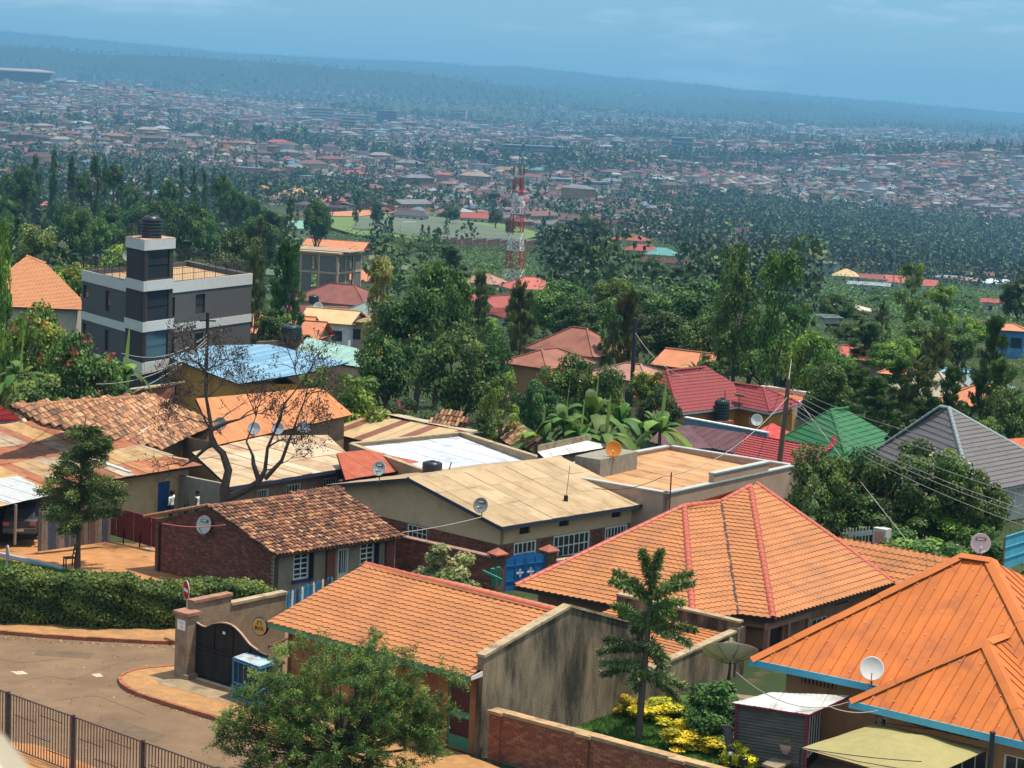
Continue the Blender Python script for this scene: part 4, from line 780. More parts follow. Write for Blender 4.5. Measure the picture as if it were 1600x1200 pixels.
# ================================================================ 5 house with tan corrugated roof
CREAM = M('cream plaster',(.60,.43,.26),.92,.08,1,bump=.35,bscale=28,stain=(.44,.30,.17),sscale=.8,samt=.3);BRK = BRICKM[0]
TANS = [M('tan sheet %d' % i,c,.6,.12,.9,ov=.08,stain=(.26,.175,.09),sscale=.7,samt=.45,stretch=(1,1,1)) for i,c in enumerate([(.40,.285,.155),(.37,.26,.14),(.43,.31,.175)])]
NAVYF = M('navy fascia',(.035,.045,.07),.5,.15,2)
def tan_house():
 ze,zr,zg = .6,1.95,-2.2;A,B,C,D = pz(784,824,ze),pz(1020,786,ze),pz(638,747,zr),pz(876,714,zr);v = (B - A) / np.linalg.norm(B - A);n = V3(-v[1],v[0],0);run = np.dot(C - A,n);A2,B2 = C + n * run - Z * (zr - ze),D + n * run - Z * (zr - ze)
 t = thing('tan_roof_house','cream house with long tan corrugated roof and brick lower walls','house',V3(A[0],A[1] + 4,zg))
 sl = np.linalg.norm(C - A);panels(t,[A,B,D,C],TANS,w=.72,rib=.14,amp=.022,sharp=False,vrows=[(-.1,sl * .37),(sl * .36,sl * .7),(sl * .69,99)],jitter=.012);panels(t,[B2,A2,C,D],TANS,w=.9,rib=.3,amp=.013,sharp=False)
 deck(t,[[A,B,D,C],[B2,A2,C,D]],DARKWOOD,.05,.04);ridge(t,C,D,TANS[0],.2,1.8,flat=True)
 for p,q in ((A,B),(A,C),(A2,C)): fascia(t,p,q,NAVYF,.17,.04,-.01)
 ov = .55;g0,g1 = A + n * .6 + v * ov,A2 - n * .6 + v * ov;ap = C + v * ov - Z * .12;s_,zb = onw(g1,g0,775,850);zb = onw(g1,g0,779,851)[1]
 Lg = np.linalg.norm((g1 - g0)[:2]);d = (g0 - g1) / Lg;d[2] = 0
 mb = MB();mb.prism([V3(*g0[:2],zb),V3(*g0[:2],ze - .02),ap,V3(*g1[:2],ze - .02),V3(*g1[:2],zb)],v * .22);part('gable_wall',mb,CREAM,t)
 o = opx(g1,g0,636,822,666,839);o = (o[0],o[1],zb - .75,zb - .04);wall(t,g1 + v * .03,g0 + v * .03,zg - .6,zb - .004,MORT,[o],.2,into=v);window(t,g1 + v * .03,g0 + v * .03,o,WHITE,GLASS,4,2,.02,into=v)
 bricks(t,g1 + v * .03,g0 + v * .03,zg + .6,lambda s: zb,BRICKM,120,v,.235,.083,skip=lambda s,z: o[0] - .13 < s < o[1] + .13 and o[2] - .05 < z)
 s,z = onw(g1,g0,646,765);P = g1 * V3(1,1,0) + d * s - v * .012;mb = MB();mb.prism([P + d * -.28 + Z * (z - .3),P + d * .28 + Z * (z - .3),P + Z * (z + .25)],v * .01);part('gable_vent',mb,DARKWOOD,t)
 w0,w1 = A + n * .6 + v * ov,B + n * .6 - v * .35;vents = [opx(w0,w1,*q) for q in ((812,823,828,833),(874,812,889,821),(956,799,970,807))];ops = [opx(w0,w1,*q) for q in ((804,852,838,868),(866,838,921,868),(947,818,980,845))]
 wall(t,w0,w1,zb,ze - .03,CREAM,[(a,b,max(c,zb + .02),min(e,ze - .1)) for a,b,c,e in vents],.22,into=n)
 ops = [(a,b,zb - 1.15,zb - .03) for a,b,c,e in ops];wall(t,w0 + n * .03,w1 + n * .03,zg - .6,zb - .004,MORT,ops,.2,into=n)
 bricks(t,w0 + n * .03,w1 + n * .03,zg + .4,lambda s: zb,BRICKM,160,n,.235,.083,skip=lambda s,z: any(a - .13 < s < b + .13 and c - .05 < z for a,b,c,e in ops))
 GRL = M('curtain',(.45,.42,.36),.9,.1,5)
 for o in ops: window(t,w0 + n * .03,w1 + n * .03,o,WHITE,GLASS,7 if o[1] - o[0] > 1.6 else 5,2,.02,.09,.05,into=n)
 for a,b,c,e in vents: mb = MB();O = w0 * V3(1,1,0) + v * a + n * .1 + Z * c;mb.obox(O,v * (b - a),n * .03,Z * (e - c));part('vent_screen',mb,DARKWOOD,t)
 wall(t,w1,B2 - n * .6 - v * .35,zg - .6,ze - .03,CREAM,(),.2,into=-v);wall(t,g1,B2 - n * .6 - v * .35,zg - .6,ze - .05,CREAM,(),.2,into=-n)
 DG = M('dish slate',(.23,.24,.22),.55,.1,3);L2 = M('dish light',(.42,.42,.38),.5,.08,3)
 pf = lambda x,y: plane_px(A,B,C,x,y)
 m1 = pz(592,752,(ze + zr) / 2 + .3);dish('satellite_dish',m1 + Z * .62,V3(-.45,-.85,.35),.37,L2,STEEL,'grey dish on the left roof edge of the tan roofed house',text='CANAL+',mast=m1)
 s,z = onw(w0 - v * ov,w0 - v * ov - n * 5,752,812);m2 = plane_px(A,A + Z,C,752,806);dish('satellite_dish',m2 + Z * .5 - v * .05,V3(-.4,-.85,.35),.37,DG,STEEL,'dark grey dish on the lower tan roof corner above the blue gate',text='CANAL+',mast=m2 - Z * .1)
 p = pf(884,783);an = MB();top = p + V3(.12,0,1.75);an.tube([p,top],.014,5);t3 = thing('roof_aerial','thin rod aerial standing on a small block on the tan roof','antenna',p);part('mast',an,STEEL,t3);b = MB();b.box(p,(.2,.2,.28));part('base',b,DARKWOOD,t3)
 return A,B,C,D,v,n
tA,tB,tC,tD,tv,tn = tan_house()
# ================================================================ STREET, YARDS AND THEIR FURNITURE
def sheet(name,pts,z,mat,kind='structure'):
 mb = MB();mb.face([V3(p[0],p[1],z) for p in pts]);f = mb.v
 if sum(f[i][0] * f[(i + 1) % len(f)][1] - f[(i + 1) % len(f)][0] * f[i][1] for i in range(len(f))) < 0: mb.v = mb.v[::-1]
 return struct(name,mb,mat,kind=kind)
def smooth_path(P,n=6):
 P = [np.asarray(p,float) for p in P];out = []
 for i in range(len(P) - 1):
  p0,p1,p2,p3 = P[max(i - 1,0)],P[i],P[i + 1],P[min(i + 2,len(P) - 1)]
  for t in np.arange(n) / n: out.append(.5 * ((2 * p1) + (p2 - p0) * t + (2 * p0 - 5 * p1 + 4 * p2 - p3) * t * t + (3 * p1 - p0 - 3 * p2 + p3) * t ** 3))
 return out + [P[-1]]
ASPH = M('worn asphalt',(.185,.118,.068),.95,.2,.5,bump=.5,bscale=38,stain=(.145,.09,.05),sscale=.3,samt=.6)
PAVE = M('brick paving',(.36,.19,.075),.95,.22,3,bump=.5,bscale=18,stain=(.26,.15,.07),sscale=.9,samt=.5)
KERB = M('red kerb',(.30,.11,.055),.9,.2,4,ov=.15,bump=.3)
DIRT = M('red earth',(.40,.185,.07),.98,.2,1.0,bump=.5,bscale=14,stain=(.26,.125,.05),sscale=.6,samt=.4)
LAWN = M('lawn',(.05,.12,.018),.95,.25,3,bump=.6,bscale=60)
GS = gz
def road():
 far = smooth_path([pz(x,y,0) for x,y in ((-330,965),(-150,978),(0,991),(100,999),(200,1004.5),(268,1007),(330,1003))])
 road_pts = far + [pz(x,y,0) for x,y in ((470,985),(640,1220),(720,1330),(300,1420),(-420,1250))]
 z = .012;sheet('road',road_pts,z,ASPH)
 # far pavement in front of the hedge
 back = [p + V3(-.35,1.9,0) for p in far];mb = MB();n = len(far)
 mb.grid([[V3(p[0],p[1],.12) for p in far],[V3(p[0],p[1],.13) for p in back]]);mb.grid([[V3(p[0],p[1],0) for p in far],[V3(p[0],p[1],.12) for p in far]]);struct('pavement',mb,PAVE)
 def kerbs(path,name='kerb_stone',zt=.125,flip=1):
  L_ = 0;par = thing('kerb','row of red kerb stones edging the %s pavement' % name,'kerb',V3(path[0][0],path[0][1],0));acc = [path[0]];me = []
  mb = MB();mb.obox((-.24,-.07,0),(.48,0,0),(0,.14,0),(0,0,zt + .03));m_ = _mesh('kerb_stone',mb,KERB,V3(0,0,0),False)
  d = np.cumsum([0] + [np.linalg.norm(path[i + 1] - path[i]) for i in range(len(path) - 1)]);P = np.array(path)
  for s in np.arange(.25,d[-1],.5):
   p = np.array([np.interp(s,d,P[:,k]) for k in range(3)]);q = np.array([np.interp(s + .1,d,P[:,k]) for k in range(3)]);x = (q - p) / (np.linalg.norm(q - p) + 1e-9);y = V3(-x[1],x[0],0);p = p + Z * rnd.uniform(-.012,.008)
   piece('kerb_stone',m_,par,((x[0],y[0],0,p[0]),(x[1],y[1],0,p[1]),(0,0,1,0 + p[2]),(0,0,0,1)))
 kerbs(far[6:],'hedge side')
 isl = smooth_path([pz(x,y,0) for x,y in ((300,1044),(262,1046),(222,1050),(196,1057),(188,1066),(200,1080),(240,1096),(300,1115),(360,1133),(440,1160),(560,1203),(760,1275))]);inner = [pz(x,y,0) for x,y in ((840,1230),(735,1187),(560,1130),(420,1085),(380,1040),(330,1030))]
 mb = MB();pts = [V3(p[0],p[1],.12) for p in isl + inner];mb.face(pts[::-1]);mb.grid([[V3(p[0],p[1],0) for p in isl],[V3(p[0],p[1],.12) for p in isl]]);struct('pavement',mb,PAVE);kerbs(isl,'gate side')
 # concrete apron at the gate
 sheet('gate_apron',[pz(x,y,.13) for x,y in ((236,1056),(292,1060),(306,1067),(380,1090),(372,1102),(300,1082),(250,1068))],.126,M('gate apron',(.27,.20,.12),.95,.25,2,bump=.5,bscale=16,stain=(.15,.11,.07),sscale=1.1,samt=.45))
 # two worn paint dabs on the road
 for x,y,w in ((30,1052,14),(152,1056,10)): sheet('road_marking',[pz(x - w,y - 2,0),pz(x + w * .4,y - 3,0),pz(x + w,y + 2,0),pz(x - w * .2,y + 3,0)],.02,M('worn road paint',(.45,.36,.24),.9,.3,8))
 sheet('dirt_verge',[pz(x,y,0) for x,y in ((-260,1130),(60,1165),(300,1260),(200,1500),(-300,1400))],.03,DIRT)
 # earth yard, small lawn with pale edging
 def drape(name,px,mat,dz,kind='structure',n=14):
  P = [pz(x,y,-.6) for x,y in px];mb = MB();a,b,c,d = P;rows = []
  for i in range(n + 1):
   r = []
   for j in range(n + 1): q = (a * (1 - j / n) + b * j / n) * (1 - i / n) + (d * (1 - j / n) + c * j / n) * i / n;r.append(V3(q[0],q[1],float(gz(q[0],q[1])) + dz))
   rows.append(r)
  mb.grid(rows);struct(name,mb,mat,True,kind)
 drape('earth_yard',((-150,900),(330,905),(330,828),(-150,815)),DIRT,.03)
 drape('lawn',((-140,905),(160,905),(118,885),(-140,840)),LAWN,.06);
 e = MB();P = [pz(x,y,-.5) for x,y in ((-140,842),(0,853),(50,866),(98,883))]
 for p,q in zip(P[:-1],P[1:]): e.beam(p + Z * (.1 + float(gz(*p[:2])) - p[2]),q + Z * (.1 + float(gz(*q[:2])) - q[2]),.14,.22)
 solo('lawn_edging',e,M('pale blue edging',(.30,.36,.40),.8,.1),'pale concrete edging along the small lawn by the earth yard','edging')
 sheet('garden_lawn',[pz(x,y,0) for x,y in ((770,1120),(990,1090),(1150,1085),(1210,1210),(1130,1235))],.03,LAWN)
 sheet('courtyard',[pz(x,y,0) for x,y in ((1150,1085),(1700,1150),(1800,1400),(1180,1330))],.02,M('courtyard floor',(.2,.15,.1),.95,.2,2))
 sheet('back_lane',[pz(x,y,0) for x,y in ((735,1187),(766,1192),(900,1290),(620,1290))],.03,M('lane earth',(.2,.125,.075),.98,.25,2,bump=.4,bscale=20))
road()
def road_dirt():
 G = [M('grit %d' % i,c,.95,.2,5) for i,c in enumerate([(.30,.19,.10),(.16,.11,.07),(.38,.28,.18)])];n = 800;px = nrg.uniform(-20,460,n);py = nrg.uniform(990,1190,n);k = nrg.random(n);py = np.where(k < .45,np.interp(px,[0,100,200,268,460],[994,1001,1007,1009,1008]) + np.abs(nrg.normal(0,3,n)),np.where((k < .8) & (px > 188),np.interp(px,[150,188,200,240,300,360,440],[1062,1068,1082,1098,1117,1135,1162]) + np.abs(nrg.normal(0,4,n)),py));Q = []
 for x,y in zip(px,py): p = pz(x,y,.02);r = rnd.uniform(.012,.04);a = rnd.random() * 6;c,s = math.cos(a) * r,math.sin(a) * r;Q += [p + V3(c,s,0),p + V3(-s,c,r * .8),p + V3(-c,-s,r * .5),p + V3(s,-c,0)]
 o = bpy.data.objects.new('gravel',npmesh('gravel',np.array(Q),np.arange(4 * n).reshape(-1,4),G,nrg.integers(0,3,n)));COL.objects.link(o);tag(o,kind='stuff')
 D_ = M('tar patch',(.13,.088,.055),.95,.2,2,bump=.4,bscale=40);
 for pts in (((60,1016),(150,1021),(140,1030),(52,1024)),((170,1120),(262,1150),(240,1161),(150,1130))): sheet('road_patch',[pz(x + rnd.uniform(-3,3),y,0) for x,y in pts],.017,D_)
 for P in (((20,1070),(70,1058),(120,1062),(175,1040),(235,1030)),((90,1095),(140,1088),(175,1098),(230,1118)),((0,1030),(40,1036),(95,1029))):
  mb = MB();pp = smooth_path([pz(x,y,0) + V3(rnd.gauss(0,.1),0,0) for x,y in P],6);mb.grid([[q + V3(0,-.009,0) + Z * .021 for q in pp],[q + V3(0,.009,0) + Z * .021 for q in pp]][::1]);struct('road_crack',mb,M('crack tar',(.05,.04,.03),.95))
road_dirt()
# steel fence at bottom left
def front_fence():
 zt = 1.75;P = [pz(x,y,zt) for x,y in ((13,1082.5),(118,1120.5),(229,1160),(340,1200.5))];d = P[-1] - P[0];n = len(P) - 1;step = d / n;dirn = d / np.linalg.norm(d);L_ = np.linalg.norm(step);nrm = V3(-dirn[1],dirn[0],0)
 t = thing('steel_fence','dark steel bar fence along the road at bottom left','fence',V3(P[0][0],P[0][1],0));h = zt
 mp_ = MB();mp_.obox((-.045,-.045,0),(.09,0,0),(0,.09,0),(0,0,h + .04));pm = _mesh('post',mp_,STEEL,V3(0,0,0),False)
 mb_ = MB();mb_.obox((-.014,-.01,.08),(.028,0,0),(0,.02,0),(0,0,h - .1));bm = _mesh('bar',mb_,M('weathered bar',(.085,.06,.05),.5,.15,5),V3(0,0,0),False)
 R = lambda p: ((dirn[0],nrm[0],0,p[0]),(dirn[1],nrm[1],0,p[1]),(0,0,1,p[2]),(0,0,0,1));base = P[0] * V3(1,1,0)
 for k in range(-2,6):
  o = base + step * k * V3(1,1,0);piece('post',pm,t,R(o))
  rl = MB();rl.beam(o + dirn * .045 + Z * (h - .01),o + dirn * (L_ - .045) + Z * (h - .01),.045,.035);rl.beam(o + dirn * .045 + Z * .09,o + dirn * (L_ - .045) + Z * .09,.04,.03);part('rail',rl,MATS['weathered bar'],t)
  nb = 23;tk = MB()
  for i in range(1,nb):
   p = o + dirn * (L_ * i / nb);piece('bar',bm,t,R(p))
   for q in range(2 if i % 2 else 1): zz = rnd.uniform(.3,h - .2);tk.beam(p - dirn * .012 + Z * zz - nrm * .012,p + dirn * (.03 + .01 * q) + Z * zz - nrm * .012,.02,.03)
  for s0,zz in ((.1,1.15),(.5,1.42),(.32,.72),(.62,.45)): tk.beam(o + dirn * L_ * s0 + Z * zz - nrm * .014,o + dirn * L_ * (s0 + .34) + Z * zz - nrm * .014,.02,.022)
  part('bar_tie',tk,MATS['weathered bar'],t,kind='stuff')
front_fence()
pm_ = MB();a_,b_,c_ = pd(-80,1100,3.4),pd(62,1222,3.1),pd(-80,1222,3.0)
pm_.prism([pd(-120,1070,3.6),pd(8,1150,3.25),pd(40,1190,3.15),pd(80,1260,3.05),pd(-120,1260,3.0)],V3(-.25,-.25,-.6));solo('balcony_parapet',pm_,M('cream parapet',(.62,.52,.36),.8,.05,5),'blurred cream corner of a balcony wall close at bottom left','parapet')
# gate pillar, gate, stepped wall, signs
def gate():
 u,v = su,svv;K = pz(291,1062,.1);h = ztop(K,964);kz = V3(K[0],K[1],0)
 PLS = M('rough render',(.27,.195,.125),.95,.2,2,bump=.6,bscale=26,stain=(.16,.105,.06),sscale=1.1,samt=.45);CAPM = M('brick cap',(.33,.165,.10),.9,.25,4,bump=.4,stain=(.18,.11,.08),sscale=2.5)
 t = thing('gate_wall','rendered gate pillar with stepped yard wall behind the dark gate','wall',kz);w,dp = .62,.5
 mb = MB();mb.obox(kz - u * w - Z * .1,u * w,v * dp,Z * (h + .1));part('pillar',mb,PLS,t)
 mb = MB();mb.obox(kz - u * (w + .07) - v * .07 + Z * (h + .002),u * (w + .14),v * (dp + .14),Z * .09);mb.prism([kz - u * (w + .07) - v * .07 + Z * (h + .092),kz + u * .07 - v * .07 + Z * (h + .092),kz + u * .07 + v * (dp + .07) + Z * (h + .092),kz - u * (w + .07) + v * (dp + .07) + Z * (h + .092)],Z * .03);part('pillar_cap',mb,CAPM,t)
 mb = MB();mb.obox(kz - u * .28 - v * .1 - Z * .1,u * .42,v * .7,Z * .38);part('plinth',mb,PLS,t)
 # yard wall running back along the street, stepped
 W0 = kz + v * (dp + .0) - u * .30;seg = [(0,1.75,h + .33),(1.75,4.4,h - .02)]
 for a,b,z in seg:
  mb = MB();mb.obox(W0 + v * (a + .002) - Z * .5,u * -.24,v * (b - a),Z * (z + .5));part('wall',mb,PLS,t);mb = MB();mb.obox(W0 + v * (a - .0) + u * .05 + Z * (z + .003),-u * .34,v * (b - a + .04),Z * .1);part('coping',mb,CAPM if a == 0 else COPE,t)
 # double gate with waved top, along u
 G0 = kz + v * .38 + u * .01;gl = 3.5;gt = thing('yard_gate','dark louvred metal gate with waved top between rendered pillars','gate',G0);GM = M('dark gate sheet',(.024,.021,.017),.75,.3,2.5,spec=.12,stain=(.05,.042,.03),sscale=1.3,samt=.3,stretch=(1,1,.3))
 top = lambda s: 2.02 - .07 * math.sin(min(s / .7,1) * math.pi) + .26 * math.sin(min(max((s - .5) / 2.1,0),1) * math.pi) - .42 * (3 * (q := max(0,min((s - 1.6) / 1.9,1))) ** 2 - 2 * q ** 3)
 for a,b in ((0,gl / 2 - .01),(gl / 2 + .01,gl)):
  ss = np.linspace(a,b,15);lf = part('gate_leaf',MB().grid([[G0 + u * s + v * .05 + Z * .1 for s in ss],[G0 + u * s + v * .05 + Z * top(s) for s in ss]]),GM,gt)
  fr = MB();
  for s in (a + .03,(a + b) / 2,b - .03): fr.obox(G0 + u * (s - .03) + Z * .1,u * .06,v * .045,Z * (top(s) - .14))
  for z in (.14,1.18): fr.obox(G0 + u * (a + .06) + Z * z - v * .002,u * (b - a - .12),v * .04,Z * .07)
  part('gate_frame',fr,GM,lf)
  for c,e in ((a + .07,(a + b) / 2 - .04),((a + b) / 2 + .04,b - .07)):
   for k in range(8):
    lv = MB();z = .27 + k * .11;lv.face([G0 + u * c + Z * z - v * .012,G0 + u * e + Z * z - v * .012,G0 + u * e + Z * (z + .1) + v * .04,G0 + u * c + Z * (z + .1) + v * .04]);part('louvre',lv,GM,gt)
  tr = MB();
  for s,s2 in zip(ss[:-1],ss[1:]): tr.beam(G0 + u * s + Z * (top(s) + .012) + v * .03,G0 + u * s2 + Z * (top(s2) + .012) + v * .03,.07,.035)
  part('top_trim',tr,M('trim pink',(.40,.26,.18),.7,.15,4),lf)
 s = MB();s.obox(G0 + u * 1.35 + Z * 1.9 - v * .02,u * .11,v * .02,Z * .09);part('sticker',s,WHITE,gt)
 th = MB();th.obox(G0 - v * .12 + u * .02 - Z * .02,u * (gl - .05),v * .12,Z * .17);part('threshold',th,M('pale threshold',(.42,.36,.25),.9),gt)
 p2 = thing('gate_pillar','short grey pillar at right end of the dark gate','pillar',G0 + u * gl);mb = MB();o = G0 + u * (gl + .01) - v * .12 - Z * .1;mb.obox(o,u * .42,v * .42,Z * 1.45);part('shaft',mb,M('grey block',(.24,.22,.17),.95,.18,3,bump=.4),p2);mb = MB();mb.obox(o - u * .05 - v * .05 + Z * 1.452,u * .52,v * .52,Z * .09);part('cap',mb,COPE,p2)
 # number plate
 c = kz - u * (w / 2) - v * .012 + Z * (h - .34);pl = thing('number_plate','white house number plate fixed near the top of the gate pillar','plate',c - Z * .17);mb = MB();mb.obox(c - u * .19 - Z * .17,u * .40,v * .01,Z * .35);part('plate',mb,WHITE,pl);put_text(pl,'2',.15,c - v * .004 - Z * .06 + u * .03,u,Z,M('grey ink',(.25,.2,.17),.8,0));mb = MB();mb.obox(c - u * .12 + Z * .09 - v * .003,u * .25,v * .002,Z * .012);mb.obox(c - u * .08 + Z * .06 - v * .003,u * .18,v * .002,Z * .01);part('printed_line',mb,MATS['grey ink'],pl,kind='stuff')
 # round beer sign
 D = K[1] + 2.1;c = pd(407,978.5,D);ax = V3(-.5,-.86,.05);ax /= np.linalg.norm(ax);r = .32;sg = thing('round_sign','round yellow sign with dark rim beside the low orange tiled eave','sign',c - Z * .3);ax_x = np.cross(Z,-ax) * -1;x = np.cross(Z,ax);x /= np.linalg.norm(x);x = x if np.dot(x,RT) > 0 else -x
 mb = MB();mb.lathe([(0.001,-.08),(r,-.08),(r * 1.03,-.06),(r * 1.03,.05),(r,.06),(r * .9,.062)],c,ax,28);part('rim',mb,M('sign rim',(.02,.018,.02),.4),sg,True);mb = MB();mb.lathe([(0.001,.068),(r * .92,.064)],c,ax,28);part('sign_face',mb,M('sign yellow',(.80,.52,.08),.4,.1,6),sg)
 mb = MB();mb.lathe([(r * .86,.066),(r * .92,.067)],c,ax,28);part('white_ring',mb,WHITE,sg);RED = M('sign purple',(.16,.03,.10),.5,0);put_text(sg,'SKOL',.17,c + ax * .072 - Z * .07,x,Z,RED,.006)
 mb = MB();mb.tube([c + ax * .072 + Z * .10 + (x * math.cos(a) + Z * math.sin(a)) * .09 for a in np.linspace(-.3,3.6,12)],.014,5);part('emblem',mb,RED,sg);mb = MB();mb.beam(c - ax * .05,c - ax * .05 + u * .5 + v * .4,.05);part('bracket',mb,STEEL,sg)
 # boom pole from the shop corner
 bm = MB();q = pd(420,1010,D - .4);bm.tube([q,pd(462,992,D + .9)],.05,7);solo('timber_pole',bm,M('brown timber',(.12,.06,.035),.85,.25,6),'brown timber pole leaning out below the green eave near the gate','pole')
 # blue cage
 zc = 1.45;a,b,cc = pz(365,1028,zc),pz(391,1018.5,zc),pz(405,1043,zc);e1 = b - a;e2 = cc - a;cg = thing('blue_cage','blue barred metal cage with rusty painted top beside the gate','cage',a - Z * zc);BL = M('cage blue',(.04,.17,.30),.5,.2,3)
 mb = MB();mb.obox(a + Z * .003,e1,e2,Z * .03);part('top_sheet',mb,M('rusty blue sheet',(.30,.45,.50),.6,.15,2,stain=(.32,.13,.05),sscale=1.6,samt=.4),cg);hh = zc - .12
 for p in (a,a + e1,a + e2,a + e1 + e2): mb = MB();mb.beam(p - Z * hh,p - Z * .005,.07);part('post',mb,BL,cg)
 for p,q in ((a,a + e2),(a,a + e1),(a + e1,a + e1 + e2),(a + e2,a + e1 + e2)):
  for z in (.06,hh * .6,hh - .05): mb = MB();mb.beam(p - Z * z,q - Z * z,.05);part('rail',mb,BL,cg)
  for k in range(1,5): mb = MB();mb.tube([p + (q - p) * k / 5 - Z * (hh - .05),p + (q - p) * k / 5 - Z * .06],.018,5);part('bar',mb,BL,cg)
 mb = MB();mb.obox(a + e1 * .1 + e2 * .1 - Z * hh,e1 * .8,e2 * .8,Z * (hh - .15));part('dark_box',mb,M('dark box',(.03,.035,.04),.7),cg)
gate()
def no_entry():
 b = pz(291,1001,.1);zc = ztop(b,922);t = thing('no_entry_sign','round red no entry sign with white bar standing by the hedge','traffic sign',b);mb = MB();mb.tube([b - Z * .1,V3(b[0],b[1],zc + .3)],.035,8);part('post',mb,M('galvanised',(.40,.40,.38),.4,.1,4,metal=.3),t)
 ax = -svv * .95 - su * .15 + V3(-.35,.1,0);ax /= np.linalg.norm(ax);c = V3(b[0],b[1],zc) + ax * .05;x = np.cross(Z,ax);r = .37;x = x if np.dot(x,RT) > 0 else -x
 mb = MB();mb.lathe([(.001,-.01),(r,-.01),(r,.004)],c,ax,28).lathe([(r * .93,.004),(r,.004)],c,ax,28);part('rim',mb,WHITE,t);mb = MB();mb.lathe([(.001,.006),(r * .93,.006)],c,ax,28);part('sign_face',mb,M('sign red',(.42,.015,.025),.4),t);mb = MB();mb.obox(c + ax * .008 - x * r * .68 - Z * r * .15,x * r * 1.36,Z * r * .3,ax * .004);part('white_bar',mb,WHITE,t)
no_entry()
def garden_wall():
 zt = 1.6;a,b = pz(768,1108,zt),pz(1140,1206,zt);d = (b - a) / np.linalg.norm(b - a);d[2] = 0;n = V3(-d[1],d[0],0);L_ = 11.0;t = thing('garden_wall','low red brick garden wall with pale coping in front of the lawn','wall',V3(a[0],a[1],0))
 a0 = V3(a[0],a[1],0);mb = MB();mb.obox(a0 - Z * .2,d * L_,n * .24,Z * (zt + .1));part('wall_core',mb,M('pale mortar',(.27,.19,.13),.95,.2,6),t)
 RB = [M('red brick %d' % i,c,.9,.18,8,ov=.15) for i,c in enumerate([(.34,.115,.055),(.28,.09,.05),(.40,.15,.075),(.24,.08,.045)])]
 bricks(t,a0,a0 + d * L_,.05,lambda s: zt - .06,RB,300,n,.25,.088)
 k = 0
 while k * 3.3 < L_: mb = MB();mb.obox(a0 + d * (k * 3.3) - n * .1 - Z * .2,d * .42,n * .1,Z * (zt + .1));part('pier',mb,RB[1],t);bricks(t,a0 + d * (k * 3.3) - n * .1,a0 + d * (k * 3.3 + .42) - n * .1,.05,lambda s: zt - .06,RB,0,n,.21,.088);k += 1
 for i in range(10): mb = MB();o = a0 + d * (i * 1.1) + Z * (zt - .095) - n * .06;mb.obox(o + d * .005,d * 1.09,n * .36,Z * (.09 + rnd.uniform(0,.012)));part('coping_slab',mb,M('coping',(.40,.26,.13),.95,.25,3,bump=.5,bscale=22,stain=(.16,.10,.07),sscale=2.2,samt=.4,ov=.1),t)
 for k in range(0,4): mb = MB();mb.obox(a0 + d * (k * 3.3 - .05) - n * .17 + Z * (zt - .1),d * .55,n * .12,Z * .1);part('pier_cap',mb,MATS['coping'],t)
garden_wall()
def big_dish():
 p = pz(1125,1128,0);c = pz(1138,1028,0);zc = ztop(p,1031);c = V3(p[0] + .22,p[1],zc);t = thing('mesh_satellite_dish','very large rusty satellite dish on a maroon pole in the garden','satellite dish',p,None);ax = V3(.03,.50,.86);ax /= np.linalg.norm(ax);r = .93
 mb = MB();mb.tube([p,c - Z * .35,c - ax * .1],.045,8);part('pole',mb,M('maroon pole',(.16,.025,.03),.6,.15,4),t)
 W_ = M('old dish white',(.74,.66,.47),.6,.1,2,stain=(.32,.14,.04),sscale=2.2,samt=.12);pr = [(r * q,.36 * r * q * q) for q in (.02,.2,.4,.6,.8,1)];mb = MB();mb.lathe(pr,c,ax,36);mb.lathe([(x,y - .02) for x,y in pr[::-1]],c,ax,36);part('reflector',mb,W_,t,True)
 a = np.cross(ax,V3(1,0,0));a /= np.linalg.norm(a);b = np.cross(ax,a);RM = M('dish rib',(.30,.27,.19),.6,.2,4)
 for k in range(8): th = k * math.pi / 4 + .2;d = a * math.cos(th) + b * math.sin(th);mb = MB();mb.tube([c + d * r * q + ax * (.36 * r * q * q - .03) for q in (.25,.5,.75,1)],.014,5);part('rib',mb,RM,t)
 mb = MB();mb.tube([c + ax * -.04 + (a * math.cos(s) + b * math.sin(s)) * r * .3 for s in np.linspace(0,2 * math.pi,17)],.018,5);part('ring',mb,RM,t);mb = MB();f = c + ax * .72 * r
 for th in (0,2.1,4.2): d = a * math.cos(th) + b * math.sin(th);mb.tube([c + d * r * .9 + ax * .3 * r,f],.012,4)
 mb.tube([f - ax * .05,f + ax * .1],.05,8);part('feed_arm',mb,RM,t);mb = MB();q = c - Z * .3 - V3(0,.2,0);mb.beam(c - ax * .05,q - Z * .5,.05);mb.box(q - Z * .75 + V3(.1,0,0),(.16,.16,.2),.4);part('motor',mb,STEEL,t)
big_dish()
def front_dish():
 m = pd(1362,1069,64.0);m = plane_px(rE,rEe,rE + Z,1362,1071);L2 = MATS['dish light'];dish('satellite_dish',m + Z * .55 + V3(-.05,-.1,0),V3(-.12,-.9,.32),.37,M('dish white',(.66,.66,.60),.45,.06,3),STEEL,'bright white dish with bare face on the sky blue eave',mast=m)
 b = pd(1528,873,72);dish('satellite_dish',b + Z * .55 + V3(.05,0,0),V3(-.1,-.95,.12),.35,M('dish pinkish',(.50,.51,.51),.5,.06,3),STEEL,'pale dish on short legs behind the orange ribbed ridge',text='CANAL+',mast=b)
front_dish()
